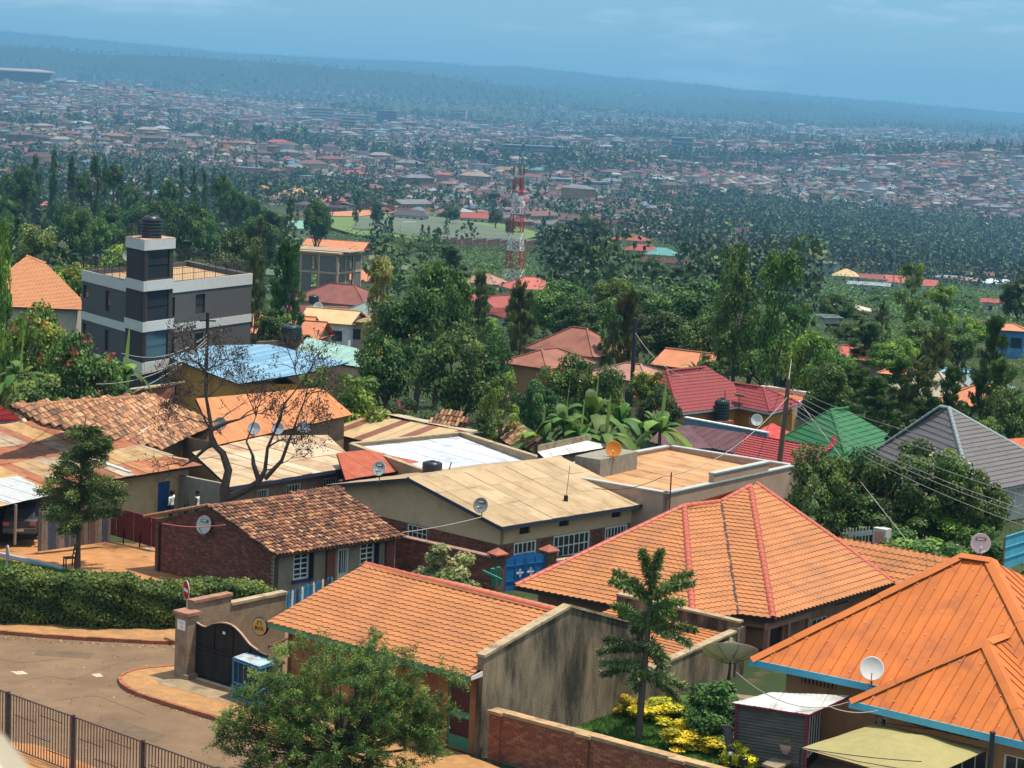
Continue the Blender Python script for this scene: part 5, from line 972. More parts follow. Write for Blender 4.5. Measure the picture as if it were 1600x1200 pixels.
def solar_lamp():
 p = pz(1140,1203,0);z = ztop(p,1170);t = thing('solar_lamp','dark solar garden lamp with tilted panel at the wall end','lamp',p);mb = MB();mb.tube([p,V3(p[0],p[1],z)],.04,8);part('post',mb,STEEL,t);o = V3(p[0],p[1],z);dvec = V3(-.16,.1,.8);mb = MB();mb.obox(o - V3(.12,0,.1),V3(.26,0,.0),V3(0,.05,.02),dvec);part('panel_frame',mb,STEEL,t);mb = MB();f = o - V3(.12,0,.1) + V3(0,-.006,0);mb.face([f + V3(.03,0,0) + dvec * .05,f + V3(.23,0,0) + dvec * .05,f + V3(.23,0,0) + dvec * .95,f + V3(.03,0,0) + dvec * .95]);part('panel',mb,M('solar cell',(.06,.05,.07),.2,.1,spec=.6),t);mb = MB();mb.blob(o - Z * .15,(.08,.08,.08));part('lamp_head',mb,WHITE,t)
 q = pz(1160,1212,0);mb = MB();z2 = ztop(q,1184);mb.lathe([(.05,0),(.05,z2 - .25),(.13,z2 - .22),(.16,z2)],q,Z,12);solo('bollard_lamp',mb,STEEL,'short black bollard lamp right of the solar lamp','lamp')
 # urn of succulents on a slab
 q = pz(1228,1184,.5);u = thing('planter_urn','pale urn with a succulent standing by the corrugated wall','planter',q);mb = MB();mb.lathe([(.10,0),(.09,.05),(.2,.25),(.24,.42),(.2,.44)],q,Z,14);part('urn',mb,M('urn clay',(.40,.28,.2),.8,.2,6),u,True);mb = MB()
 for k in range(16):
  a = k * 2.4;d = V3(math.cos(a),math.sin(a),.9);s = np.cross(d,Z);s /= np.linalg.norm(s);b0 = q + Z * .4;mb.face([b0 - s * .04,b0 + d * .16 - s * .05,b0 + d * .3 + Z * .02,b0 + d * .16 + s * .05,b0 + s * .04])
 part('leaf',mb,leafmat('succulent',(.30,.28,.10)),u,kind='stuff');mb = MB();a = pz(1190,1197,.42);mb.obox(a,pz(1220,1180,.42) - a,pz(1215,1205,.42) - a,Z * .08);solo('stone_slab',mb,CONC,'grey stone slab below the succulent urn','slab')
solar_lamp()
# blue double gate, pillars, brick boundary wall, picket fences
def blue_gate():
 zg = -1.0;a,b = pz(777,893,zg + .5),pz(848,882,zg + .5);
 P0 = pz(787,930,zg);P1 = pz(850,921,zg);d = (P1 - P0) / np.linalg.norm(P1 - P0);d[2] = 0;n = V3(-d[1],d[0],0);L_ = np.linalg.norm(P1 - P0);h = ztop(P0,874) - zg;BL = M('gate blue',(.015,.13,.34),.5,.12,2,stain=(.01,.09,.24),sscale=1)
 t = thing('blue_gate','blue metal double gate with white star grilles beside the cream house','gate',P0)
 for k in (0,1):
  o = P0 + d * (k * L_ / 2);w = L_ / 2 - .02;ss = np.linspace(0,1,11);f = lambda s: h + (.18 * math.sin(s * math.pi / 2) if k == 0 else .18 * math.cos(s * math.pi / 2)) - (.06 if (s < .12 and k == 0) or (s > .88 and k == 1) else 0)
  lf = part('gate_leaf',MB().grid([[o + d * w * s + Z * .08 for s in ss],[o + d * w * s + Z * f(s) for s in ss]]),BL,t);fr = MB()
  for s in (.02,.5,.96): fr.obox(o + d * w * s - n * .03 + Z * .08,d * .05,n * .03,Z * (h - .1))
  for z in (.1,h * .35,h * .78): fr.obox(o + d * w * .05 - n * .028 + Z * z,d * w * .9,n * .028,Z * .05)
  part('gate_frame',fr,BL,lf);c = o + d * w * (.74 if k == 0 else .26) + Z * h * .57 - n * .045;st = MB();R = .2
  for q in range(4):
   e = (d,Z,-d,-Z)[q];g = (Z,-d,-Z,d)[q];st.tube([c + e * R,c + (e + g) * R * .28,c + g * R],.012,4,cap=False);st.tube([c,c + e * R],.01,4)
  part('star_grille',st,WHITE,lf,kind='stuff')
 BW = M('old brick wall',(.15,.085,.055),.95,.25,3,bump=.5,bscale=15,stain=(.07,.045,.035),sscale=.8,samt=.45);CP = M('red cap',(.33,.11,.07),.8,.2,4)
 def pil(o,hh,label):
  q = thing('gate_pillar',label,'pillar',o);mb = MB();mb.obox(o - Z * .5,d * .5,n * .5,Z * (hh + .5));part('shaft',mb,BW,q);mb = MB();c = o + d * .25 + n * .25 + Z * hh;r = [c + d * .34 * i + n * .34 * j for i,j in ((-1,-1),(1,-1),(1,1),(-1,1))];mb.prism(r,Z * .06);tp = c + Z * .3
  for i in range(4): mb.face([r[i] + Z * .06,r[(i + 1) % 4] + Z * .06,tp])
  part('cap',mb,CP,q);return q
 pil(P0 - d * .56 - n * .1,ztop(P0 - d * .5,868) - zg,'brick pillar with red pyramid cap left of the blue gate');pil(P1 + d * .06 - n * .1,ztop(P1 + d * .3,862) - zg,'brick pillar with red pyramid cap right of the blue gate')
 q = MB();o = P0 - d * .3 - n * .115 + Z * (h * .55);q.face([o - Z * .3,o + d * .16,o + Z * .3,o - d * .16]);solo('wall_diamond',q,M('maroon diamond',(.14,.03,.03),.7),'dark red diamond painted on the gate pillar beside the blue gate','emblem')
 # wall running left (along -U of the block) to the brick house
 e = pz(616,905,-1.2);s = P0 - d * .56 + n * .2;w = thing('boundary_wall','old brick yard wall from the clay tiled house to the blue gate','wall',(e + s) / 2);dd = (s - e) * V3(1,1,0);l = np.linalg.norm(dd);dd /= l;nn = V3(-dd[1],dd[0],0);z0 = ztop(e,838);z1 = ztop(s,872)
 mb = MB();e0 = V3(e[0],e[1],-1.8);mb.prism([e0,e0 + dd * l,V3(*(e0 + dd * l)[:2],z1),V3(*e0[:2],z0)],nn * .22);part('wall_body',mb,BW,w);bricks(w,e0,e0 + dd * l,-1.4,lambda q: z0 + (z1 - z0) * q / l - .03,BRICKM,150,nn,.3,.12,off=.0)
 for k in range(12): mb = MB();p = V3(*e0[:2],z0) + (V3(*(e0 + dd * l)[:2],z1) - V3(*e0[:2],z0)) * k / 12;q = V3(*e0[:2],z0) + (V3(*(e0 + dd * l)[:2],z1) - V3(*e0[:2],z0)) * (k + .97) / 12;mb.obox(p - nn * .07 + Z * .003,q - p,nn * .36,Z * .07);part('coping_slab',mb,M('red coping',(.30,.17,.11),.9,.25,3,stain=(.16,.11,.08),sscale=2),w)
 # wall right of the gate
 mb = MB();o = P1 + d * .58 + n * .1;mb.obox(o - Z * .5,d * 3.2,n * .2,Z * (h * .72 + .5));ww = thing('boundary_wall','short grey wall right of the blue gate by the terracotta eave','wall',o);part('wall_body',mb,CONC,ww);mb = MB();mb.obox(o - n * .05 + Z * (h * .72 + .003),d * 3.2,n * .3,Z * .07);part('coping',mb,COPE,ww)
 def pickets(name,a,b,zt,mats,label,w=.11,gap=.05,rail=None):
  q = thing(name,label,'fence',V3(a[0],a[1],min(a[2],b[2])));dv = b - a;L2 = np.linalg.norm(dv);dv /= L2;nv = V3(-dv[1],dv[0],0);m2 = []
  for mt in mats: mb = MB();mb.prism([V3(-w / 2,0,0),V3(w / 2,0,0),V3(w / 2,0,zt - .1),V3(0,0,zt),V3(-w / 2,0,zt - .1)],V3(0,.022,0));m2.append(_mesh('picket',mb,mt,V3(0,0,0),False))
  s = w / 2
  while s < L2:
   p = a + dv * s;x = dv * V3(1,1,0);x /= np.linalg.norm(x);y = V3(-x[1],x[0],0);g = rnd.gauss(0,.03);X = x * math.cos(g) + Z * math.sin(g);ZZ = np.cross(X,y);k = rail(s / L2) if rail else rnd.randrange(len(m2));piece('picket',m2[k],q,((X[0],y[0],ZZ[0],p[0]),(X[1],y[1],ZZ[1],p[1]),(X[2],y[2],ZZ[2],p[2] + rnd.uniform(-.04,.04)),(0,0,0,1)));s += w + gap
  for z in (zt * .3,zt * .75): mb = MB();mb.beam(a + Z * z + nv * .05,b + Z * z + nv * .05,.05,.07);part('rail',mb,mats[0],q)
 PB = M('picket blue',(.03,.13,.28),.6,.25,4,ov=.15);PW = M('picket white',(.5,.48,.42),.7,.2,4);PT = M('picket teal',(.03,.20,.24),.6,.25,4);PBR = M('picket brown',(.05,.028,.022),.8,.2)
 a = pz(712,922,-.5);b = pz(800,922,-.5);a[2] = b[2] = 0;a,b = pd(706,942,84),pd(806,946,81);pickets('picket_fence',V3(a[0],a[1],-1.1),V3(b[0],b[1],-1.1),ztop(a,905) + 1.1,[PW,PB],'white and blue picket fence below the blue gate',rail=lambda s: 0 if s < .45 else 1)
 a,b = pd(424,960,78.2),pd(520,945,82);pickets('picket_fence',V3(a[0],a[1],-1.0),V3(b[0],b[1],-1.0),ztop(a,931) + 1.0,[PB,PT,PW,PBR],'teal and white board fence at the foot of the clay tiled house',.14,.04)
 gt = MB();o = pd(780,893,82);G2 = M('green timber',(.02,.20,.13),.6,.2,4);gt.beam(pd(755,892,82),pd(784,906,81.5),.08);gt.beam(pd(770,888,82),pd(772,915,82),.16);gt.beam(pd(779,886,82),pd(781,915,82),.14);solo('green_barrier',gt,G2,'broken green timber barrier left of the blue gate','barrier',pd(770,918,82))
blue_gate()
# right: sheet fence and gate post
def right_bits():
 D = 88;t = thing('sheet_fence','blue sheet metal fence at right edge beyond the orange ribbed roof','fence',pd(1570,890,D));a,b = pd(1568,890,D),pd(1650,862,D + 5);h0 = ztop(a,838) - a[2];d = (b - a) / np.linalg.norm(b - a);L_ = np.linalg.norm(b - a);n = 6;BS = M('fence sheet blue',(.07,.32,.42),.5,.15,2,ov=.1)
 for k in range(n): mb = MB();mb.obox(a + d * (L_ * k / n + .01),d * (L_ / n - .02),V3(-d[1],d[0],0) * .03,Z * h0);part('sheet',mb,BS,t)
 for z in (.33,.66,.99): mb = MB();mb.beam(a + Z * h0 * z - V3(0,.03,0),b + Z * h0 * z - V3(0,.03,0),.04);part('rail',mb,BS,t)
 mb = MB();mb.obox(a - d * .16 - Z * .3,d * .14,V3(0,.14,0),Z * (h0 + .25));part('post',mb,M('brown timber',(.12,.06,.035),.85,.25,6),t)
 D = 98;o = pd(1362,860,D);t = thing('gate_post','white gate post with pink panel among the dense trees','gate post',o);h = ztop(o,824) - o[2];mb = MB();mb.obox(o,U * .7,V * .5,Z * h);part('shaft',mb,M('grey white',(.48,.47,.42),.8,.1,4),t);mb = MB();mb.obox(o + U * .12 - V * .02 + Z * .15,U * .46,V * .02,Z * (h - .3));part('pink_panel',mb,M('pink panel',(.55,.24,.2),.7),t)
 t = thing('white_gate','low white metal gate left of the pink panelled post','gate',pd(1318,858,D));a,b = pd(1316,862,D + 1),pd(1361,858,D);dd = b - a
 for k in range(9): mb = MB();mb.beam(a + dd * k / 9,a + dd * k / 9 + Z * 1.1,.05);part('bar',mb,MATS['grey white'],t)
 for z in (.25,.8): mb = MB();mb.beam(a + Z * z,b + Z * z,.06,.22);part('rail',mb,MATS['grey white'],t)
right_bits()
# ================================================================ LEFT COMPOUND: rusty sheds, yard, people, car
RUST = [M('rust sheet %d' % i,c,.75,.25,1.5,ov=.12,stain=s,sscale=1.4,samt=.5) for i,(c,s) in enumerate([((.30,.105,.045),(.17,.06,.03)),((.38,.23,.09),(.25,.12,.05)),((.24,.085,.045),(.34,.17,.07)),((.37,.25,.12),(.24,.11,.05)),((.34,.15,.055),(.22,.08,.04)),((.33,.27,.19),(.27,.13,.06))])]
GREYS = M('galvanised sheet',(.42,.43,.42),.45,.15,1.5,stain=(.28,.26,.23),sscale=1.5,samt=.3)
def face_px(eave,ze,third,zt,rest):     # roof face: eave pixels at ze, one more point at zt, remaining pixels on that plane
 a,b = [pz(x,y,ze) for x,y in eave];c = pz(*third,zt);return [a,b,c] + [plane_px(a,b,c,x,y) for x,y in rest]
def compound():
 zg = -1.2;ze,zt = 1.05,1.75;t = thing('rusty_shed','long low shed with patched rusty iron roof and cream end wall','shed',V3(*pz(200,790,zg)))
 f = face_px(((203,745),(317,727)),ze,(199,689),zt,[]);a,b = f[0],f[1];d = (b - a) / np.linalg.norm(b - a);A0 = a - d * 10.5;up = f[2] - b;tops = [A0 + up * 1.0,b + up]
 nrm = up / np.linalg.norm(up);P = [A0,b,b + up * 1.95,A0 + up * 1.95];sl = np.linalg.norm(up) * 1.95
 panels(t,P,RUST,w=.78,rib=.13,amp=.013,sharp=False,vrows=[(-.1,sl * .2),(sl * .19,sl * .42),(sl * .41,sl * .66),(sl * .65,99)],jitter=.03);deck(t,[P],DARKWOOD,.05,.05)
 g = MB()
 for k,(x,y) in enumerate(((150,722),(162,727))): p = plane_px(a,b,b + up,x,y) + Z * .1;g.tube([p + up * .35,p - up * .35],.06,6)
 part('roof_pipe',g,M('bright pipe',(.6,.62,.62),.4),t,kind='stuff')
 w0,w1 = a + up * .12 - d * .3,b + up * .12 - d * .35;inn = up * V3(1,1,0);CW = M('sandy plaster',(.50,.34,.18),.95,.1,1,bump=.4,bscale=24,stain=(.38,.24,.12),sscale=.9,samt=.35);do = opx(w0,w1,247,754,262,806);do = (do[0],do[0] + .85,zg,do[3])
 wall(t,w0,w1,zg - .4,ze - .02,CW,[do],.2,into=inn);n = inn / np.linalg.norm(inn);dd = (w1 - w0) * V3(1,1,0);dd /= np.linalg.norm(dd);mb = MB();mb.obox(w0 * V3(1,1,0) + dd * do[0] + n * .06 + Z * zg,dd * (do[1] - do[0]),n * .05,Z * (do[3] - zg));part('door',mb,M('door blue',(.02,.07,.19),.5,.2,3),t)
 wall(t,w1,w1 + inn / np.linalg.norm(inn) * 8,zg - .4,ze + .3,CW,(),.2,into=-d);wall(t,A0 + inn * .12,w0,zg - .4,ze,M('dark planks',(.06,.045,.035),.9,.3,4),(),.15,into=inn)
 # second, lower patched roof in front, and the grey awning on posts
 z2 = 1.0;t2 = thing('rusty_lean_to','lower rust streaked lean-to roof in front of the long shed','shed',pz(60,760,-1));f = face_px(((-60,792),(112,766)),.75,(112,716),1.5,[(-60,716)]);panels(t2,f,RUST,w=.72,rib=.13,amp=.013,sharp=False,vrows=[(-.1,1.1),(1.05,2.4),(2.35,99)],jitter=.03);deck(t2,[f],DARKWOOD,.05,.05)
 pw = MB();q0,q1 = pz(60,862,-.9),pz(172,846,-.95);PL = [M('plank %d' % i,c,.9,.25,5) for i,c in enumerate([(.15,.11,.09),(.10,.07,.055),(.20,.16,.13),(.05,.07,.10)])]
 dq = (q1 - q0);L_ = np.linalg.norm(dq);dq /= L_;nq = V3(-dq[1],dq[0],0);fe = thing('plank_wall','weathered upright plank wall beside the dark car shelter','wall',q0);s = 0
 while s < L_: w = rnd.uniform(.13,.24);mb = MB();mb.obox(q0 + dq * s + nq * rnd.uniform(0,.03),dq * (w - .012),nq * .03,Z * (1.75 + rnd.uniform(-.05,.08)));part('plank',mb,rnd.choice(PL),fe);s += w
 wb = MB();b0 = pz(-80,800,-.9) ;wb.obox(V3(b0[0] - 3,b0[1] + 3,-1.3),V3(9,0,0),V3(0,.2,0),Z * 2.2);part('rear_wall',wb,DARKWOOD,t2)
 aw = thing('grey_awning','grey corrugated awning on a timber post over the parked car','awning',pz(22,850,-.8));za = 1.05;fa = [pz(20,787,za),pz(87,772.5,za),pz(28,744,za + .35),pz(-60,757,za + .35)];panels(aw,fa,GREYS,w=.7,rib=.14,amp=.014,sharp=False);fb = [pz(-70,806,za - .02),pz(19,787.5,za - .02),pz(-61,757,za + .33),pz(-150,775,za + .33)];panels(aw,fb,[RUST[3],GREYS],w=.7,rib=.14,amp=.014,sharp=False)
 p = pz(23,851,-.75);mb = MB();mb.tube([p,V3(p[0] + .02,p[1] + .05,ztop(p,788) - .03)],.065,8);part('post',mb,M('pale timber',(.30,.22,.15),.85,.2,6),aw)
 # red iron fence
 e0,e1 = pz(168,834,zg + .15),pz(250,858,zg + .15);rf = thing('red_iron_fence','maroon sheet iron fence between the yard and the cream shed','fence',e0);de = e1 - e0;L_ = np.linalg.norm(de);de /= L_;h = 1.35;MR = M('maroon iron',(.10,.018,.02),.6,.2,2,ov=.1);k = 0;n = int(L_ / .62)
 for k in range(n): mb = MB();ne = V3(-de[1],de[0],0);rows = [[e0 + de * (L_ * (k + s) / n) + ne * (.012 * math.sin(s * 8 * math.pi) + .01 * (k % 2)) + Z * z for s in np.linspace(0,.995,25)] for z in (0,h)];mb.grid(rows);part('iron_sheet',mb,MR,rf,True)
 for k in range(4): mb = MB();p = e0 + de * L_ * k / 3.2 + V3(0,-.05,0);mb.tube([p - Z * .4,p + Z * .5],.04,6);part('post',mb,DARKWOOD,rf)
 mb = MB();mb.tube([e0 + Z * (h + .02),e0 + de * L_ + Z * (h + .02)],.025,6);part('top_rail',mb,M('red rail',(.35,.03,.05),.5),rf)
 wr = MB();q1 = pd(254,818,88);q2 = pd(352,820,85.0);pts = [q1 * (1 - k) + q2 * k - Z * .12 * math.sin(math.pi * k) for k in np.linspace(0,1,9)];wr.tube(pts,.022,5);solo('clothes_line',wr,M('pink cord',(.5,.12,.14),.6),'pink cord strung in front of the dark brick gable','cord')
 return w0,w1,inn,do
cw0,cw1,cin,cdo = compound()
# people
def limb_fig(name,label,base,face,segs,rad,mats,head,zones,hair):
 """one skinned body: joints dict -> edges; zones: function(point) -> material slot"""
 me = bpy.data.meshes.new('body');names = list(segs['v']);me.from_pydata([segs['v'][k] for k in names],[(names.index(a),names.index(b)) for a,b in segs['e']],[]);o = bpy.data.objects.new('body_tmp',me);COL.objects.link(o);sk = o.modifiers.new('skin','SKIN');
 for i,k in enumerate(names): r = rad[k];me.skin_vertices[0].data[i].radius = (r,r) if not isinstance(r,tuple) else r
 me.skin_vertices[0].data[names.index('pelvis')].use_root = True;sd = o.modifiers.new('sub','SUBSURF');sd.levels = 2;sd.render_levels = 2;dg = bpy.context.evaluated_depsgraph_get();m2 = bpy.data.meshes.new_from_object(o.evaluated_get(dg));bpy.data.objects.remove(o)
 m2.materials.clear()
 for m in mats: m2.materials.append(m)
 for p in m2.polygons: p.material_index = zones(p.center);p.use_smooth = True
 t = thing(name,label,'person',base);b = bpy.data.objects.new('body',m2);COL.objects.link(b);b.parent = t;b.rotation_euler = (0,0,face);ORG[b.name] = ORG[t.name]
 hb = MB();hb.blob(head + V3(0,.015,.035),(.092,.105,.10),7);h = bpy.data.objects.new('hair',_mesh('hair',hb,hair,V3(0,0,0),True));COL.objects.link(h);h.parent = t;h.rotation_euler = (0,0,face);return t
SKIN = M('dark skin',(.07,.035,.022),.55,.08,8);HAIR = M('black hair',(.012,.01,.01),.8);TEE = M('white shirt',(.66,.64,.62),.85,.08,6);SHORTS = M('dark shorts',(.02,.02,.025),.85)
def person(name,label,base,face,larm,rarm,zones,mats,step=.06):
 v = {'pelvis': (0,0,.92),'waist': (0,0,1.08),'chest': (0,-.01,1.28),'neck': (0,0,1.45),'chin': (0,-.02,1.53),'face': (0,-.03,1.60),'crown': (0,0,1.68),'sl': (-.18,0,1.38),'el': larm[0],'wl': larm[1],'hl': larm[2],'sr': (.18,0,1.38),'er': rarm[0],'wr': rarm[1],'hr': rarm[2],'pl': (-.09,0,.86),'kl': (-.10,-.02 - step,.48),'al': (-.10,step,.09),'fl': (-.11,-.15 + step,.03),'pr': (.09,0,.86),'kr': (.10,-.02,.48),'ar': (.10,0,.09),'fr': (.11,-.15,.03)}
 e = [('pelvis','waist'),('waist','chest'),('chest','neck'),('neck','chin'),('chin','face'),('face','crown'),('chest','sl'),('sl','el'),('el','wl'),('wl','hl'),('chest','sr'),('sr','er'),('er','wr'),('wr','hr'),('pelvis','pl'),('pl','kl'),('kl','al'),('al','fl'),('pelvis','pr'),('pr','kr'),('kr','ar'),('ar','fr')]
 r = {k: .06 for k in v};r.update(pelvis=(.15,.11),waist=(.14,.10),chest=(.17,.11),neck=.055,chin=.07,face=.09,crown=.06,sl=.062,sr=.062,el=.045,er=.045,wl=.032,wr=.032,hl=.038,hr=.038,pl=.09,pr=.09,kl=.06,kr=.06,al=.042,ar=.042,fl=.035,fr=.035);return limb_fig(name,label,base,face,{'v': v,'e': e},r,mats,V3(0,0,1.62),zones,HAIR)
def people():
 n = cin / np.linalg.norm(cin);dd = (cw1 - cw0) * V3(1,1,0);dd /= np.linalg.norm(dd)
 onp = lambda x,k: cw0 * V3(1,1,0) + dd * onw(cw0 - n * k,cw1 - n * k,x,790)[0] - n * k
 b = onp(268,.5);zt = ztop(b,766);b[2] = zt - 1.73;fa = math.atan2(n[1],n[0]) + math.pi / 2
 z1 = lambda c: 1 if (1.0 > c[2] > .42) else (2 if (.85 < c[2] < 1.46 and not (abs(c[0]) > .30)) else 0)
 person('person','person in white t-shirt reaching towards the blue shed door',b,fa,[(-.42,-.18,1.42),(-.62,-.34,1.50),(-.72,-.40,1.54)],[(.24,.03,1.12),(.27,-.04,.88),(.27,-.07,.78)],z1,[SKIN,SHORTS,TEE])
 b2 = pd(308,790,100.5);b2[2] = ztop(b2,766) - 1.73;z2 = lambda c: 1 if (1.0 > c[2] > .5) else (2 if (.88 < c[2] < 1.44 and abs(c[0]) < .17) else 0)
 person('person','person in white sleeveless top holding out a dark garment',b2,fa + .3,[(-.34,-.10,1.22),(-.55,-.22,1.26),(-.64,-.27,1.28)],[(.22,.02,1.12),(.25,-.03,.90),(.25,-.06,.80)],z2,[SKIN,SHORTS,TEE],.02)
 c = b2 + Z * 1.28 - dd * .72 - n * .05;g = MB();rows = []
 for k,(w,o) in enumerate(((.05,0),(.2,-.05),(.16,-.25),(.13,-.5),(.06,-.8),(.02,-.95))): rows.append([c + dd * (w * math.cos(a)) - n * (.06 * math.sin(a)) + Z * o + dd * (-.05 * k / 2) for a in np.linspace(0,2 * math.pi,11)[:-1]])
 g.grid(rows,0,True);solo('dark_garment',g,M('black cloth',(.015,.015,.018),.9),'dark garment hanging from the hand of the person in sleeveless top','garment',smooth=True)
people()
# parked car under the awning (seen from behind)
def car():
 p = pz(30,844,-.85);t = thing('parked_car','dark hatchback parked in the shade under the grey awning','car',p);a = math.radians(100);x = V3(math.cos(a - math.pi / 2),math.sin(a - math.pi / 2),0);y = V3(math.cos(a),math.sin(a),0);BODY = M('car paint',(.035,.04,.05),.3,.05,2,spec=.6)
 def sec(yy,pr): return [p + y * yy + x * s * w + Z * z for s,w,z in pr]
 prof = {-.0: (.70,.35,.86,.80),.15: (.80,.28,.95,.84),.9: (.83,.25,.98,.88),2.2: (.84,.25,.96,.9),3.4: (.82,.27,.88,.84),3.9: (.70,.38,.70,.66)}
 rows = []
 for yy,(w,zb,zt,w2) in prof.items(): rows.append([p + y * yy + x * q + Z * z for q,z in ((-w * .95,zb),(-w,(zb + zt) / 2),(-w2 * .97,zt),(-w2 * .5,zt + .03),(w2 * .5,zt + .03),(w2 * .97,zt),(w,(zb + zt) / 2),(w * .95,zb),(w * .4,zb - .05),(-w * .4,zb - .05))])
 mb = MB();mb.grid(rows,0,True);mb.face(rows[0][::-1]);mb.face(rows[-1]);part('body',mb,BODY,t)
 rows = [[p + y * yy + x * q + Z * z for q,z in ((-w,z0),(-w * .88,z1),(w * .88,z1),(w,z0))] for yy,w,z0,z1 in ((.12,.72,.94,.95),(.55,.74,.97,1.36),(1.9,.75,.98,1.40),(2.7,.74,.95,.97))];mb = MB();mb.grid(rows);part('cabin',mb,BODY,t)
 q = MB();q.face([p + y * (.14 - .02) + x * s * .62 + Z * .97 if k < 2 else p + y * (.50 - .02) + x * s * .58 + Z * 1.32 for k,s in enumerate((-1,1,1,-1))]);part('rear_window',q,GLASS,t)
 for s in (-1,1): l = MB();l.obox(p + x * (s * .60 - .14) - y * .03 + Z * .68,x * .28,y * .06,Z * .16);part('tail_light',l,M('tail light',(.5,.12,.10),.3,.1),t)
 b = MB();b.obox(p - x * .74 - y * .08 + Z * .36,x * 1.48,y * .14,Z * .2);part('bumper',b,M('grey bumper',(.10,.10,.10),.5),t);b = MB();b.obox(p - x * .2 - y * .095 + Z * .42,x * .4,y * .01,Z * .12);part('number_plate',b,M('plate yellow white',(.6,.55,.4),.5),t)
 for yy in (.75,3.1):
  for s in (-1,1): w = MB();w.lathe([(.08,-.09),(.28,-.09),(.3,-.05),(.3,.05),(.28,.09),(.08,.09)],p + y * yy + x * s * .72 + Z * .3,x,18);part('wheel',w,M('tyre',(.015,.015,.015),.8),t)
car()
def yard_chair():
 p = pz(108,887,-.55);t = thing('wooden_chair','dark wooden chair standing under the yard tree','chair',p);a = .5;x = V3(math.cos(a),math.sin(a),0);y = V3(-math.sin(a),math.cos(a),0);m = M('dark chair wood',(.035,.022,.018),.7)
 mb = MB();mb.obox(p - x * .22 - y * .2 + Z * .42,x * .44,y * .4,Z * .04);part('seat',mb,m,t)
 for i in (-1,1):
  for j in (-1,1): mb = MB();q = p + x * i * .19 + y * j * .17;mb.beam(q,q + Z * (.418 if i < 0 else .418),.045,up=x);part('leg',mb,m,t)
 for j in (-1,1): mb = MB();q = p + x * .2 + y * j * .17 + Z * .463;mb.beam(q,q + Z * .5 + x * .1,.045,up=y);part('back_post',mb,m,t)
 for z in (.16,.36): mb = MB();q = p + x * (.2 + z * .2) + Z * (.463 + z);mb.beam(q - y * .147,q + y * .147,.03,.06);part('back_slat',mb,m,t)
 p = pz(30,889,-.3);q = pz(10,905,0);pl = thing('marker_post','slim post with rounded pinkish plate behind the hedge at left','sign',q);z1 = ztop(q,850);mb = MB();mb.tube([q,V3(q[0],q[1],z1 - .1)],.04,6);part('post',mb,MATS['galvanised'],pl);mb = MB();c = V3(q[0] + .05,q[1] - .05,z1 - .35);mb.lathe([(.001,-.02),(.17,-.02),(.17,.02),(.001,.02)],c,V3(-.85,-.5,0),18)
 mb.v = [(v[0],v[1],c[2] + (v[2] - c[2]) * 1.9) for v in mb.v];part('plate',mb,M('plate pink',(.45,.36,.38),.5),pl)
 for i,(x0,y0,c,l) in enumerate(((62,843,(.3,.2,.12),'reddish clay lump lying in the earth yard'),(74,850,(.6,.6,.6),'small white bowl lying in the earth yard near the red fence'),(62,856,(.5,.55,.6),'tiny pale scrap lying in the earth yard left of the chair'),(230,861,(.2,.35,.5),'bluish plastic scrap lying below the red fence'))): b = MB();b.blob(pz(x0,y0,-.85) + Z * .1,(.14,.12,.09) if i == 0 else (.13,.1,.04),5);solo('yard_scrap',b,M('scrap %d' % i,c),l,'litter',smooth=True)
yard_chair()
# ================================================================ MIDDLE GROUND BUILDINGS
def sheetmat(n,c,st=None,ro=.6): return M(n,c,ro,.12,1.2,ov=.08,stain=st or tuple(x * .6 for x in c),sscale=.8,samt=.4)
def under(t,poly,ze,zg,mat,inset=.45,name='wall',ops=None):
 """walls under an eave polygon (plan), inset"""
 P = [V3(p[0],p[1],0) for p in poly];c = sum(P) / len(P);n = len(P);Q = []
 for i in range(n):
  a,b,d = P[i - 1],P[i],P[(i + 1) % n];e1 = (b - a) / np.linalg.norm(b - a);e2 = (d - b) / np.linalg.norm(d - b);n1 = V3(-e1[1],e1[0],0);n2 = V3(-e2[1],e2[0],0)
  if np.dot(n1,c - b) < 0: n1 = -n1
  if np.dot(n2,c - b) < 0: n2 = -n2
  Q.append(b + (n1 + n2) * inset / max(.5,1 + np.dot(n1,n2)))
 for i in range(n):
  a,b = Q[i],Q[(i + 1) % n];wall(t,a,b,zg,ze,mat,(ops or {}).get(i,()),.2,into=c - (a + b) / 2)
 return Q
def auto_windows(t,a,b,z0,fm=None,n=2,w=1.1,h=1.0,into=None):
 L_ = np.linalg.norm((b - a)[:2]);fm = fm or WHITE
 for k in range(n): s = L_ * (k + .5) / n;window(t,a,b,(s - w / 2,s + w / 2,z0,z0 + h),fm,GLASS,3,2,-.03,into=into)
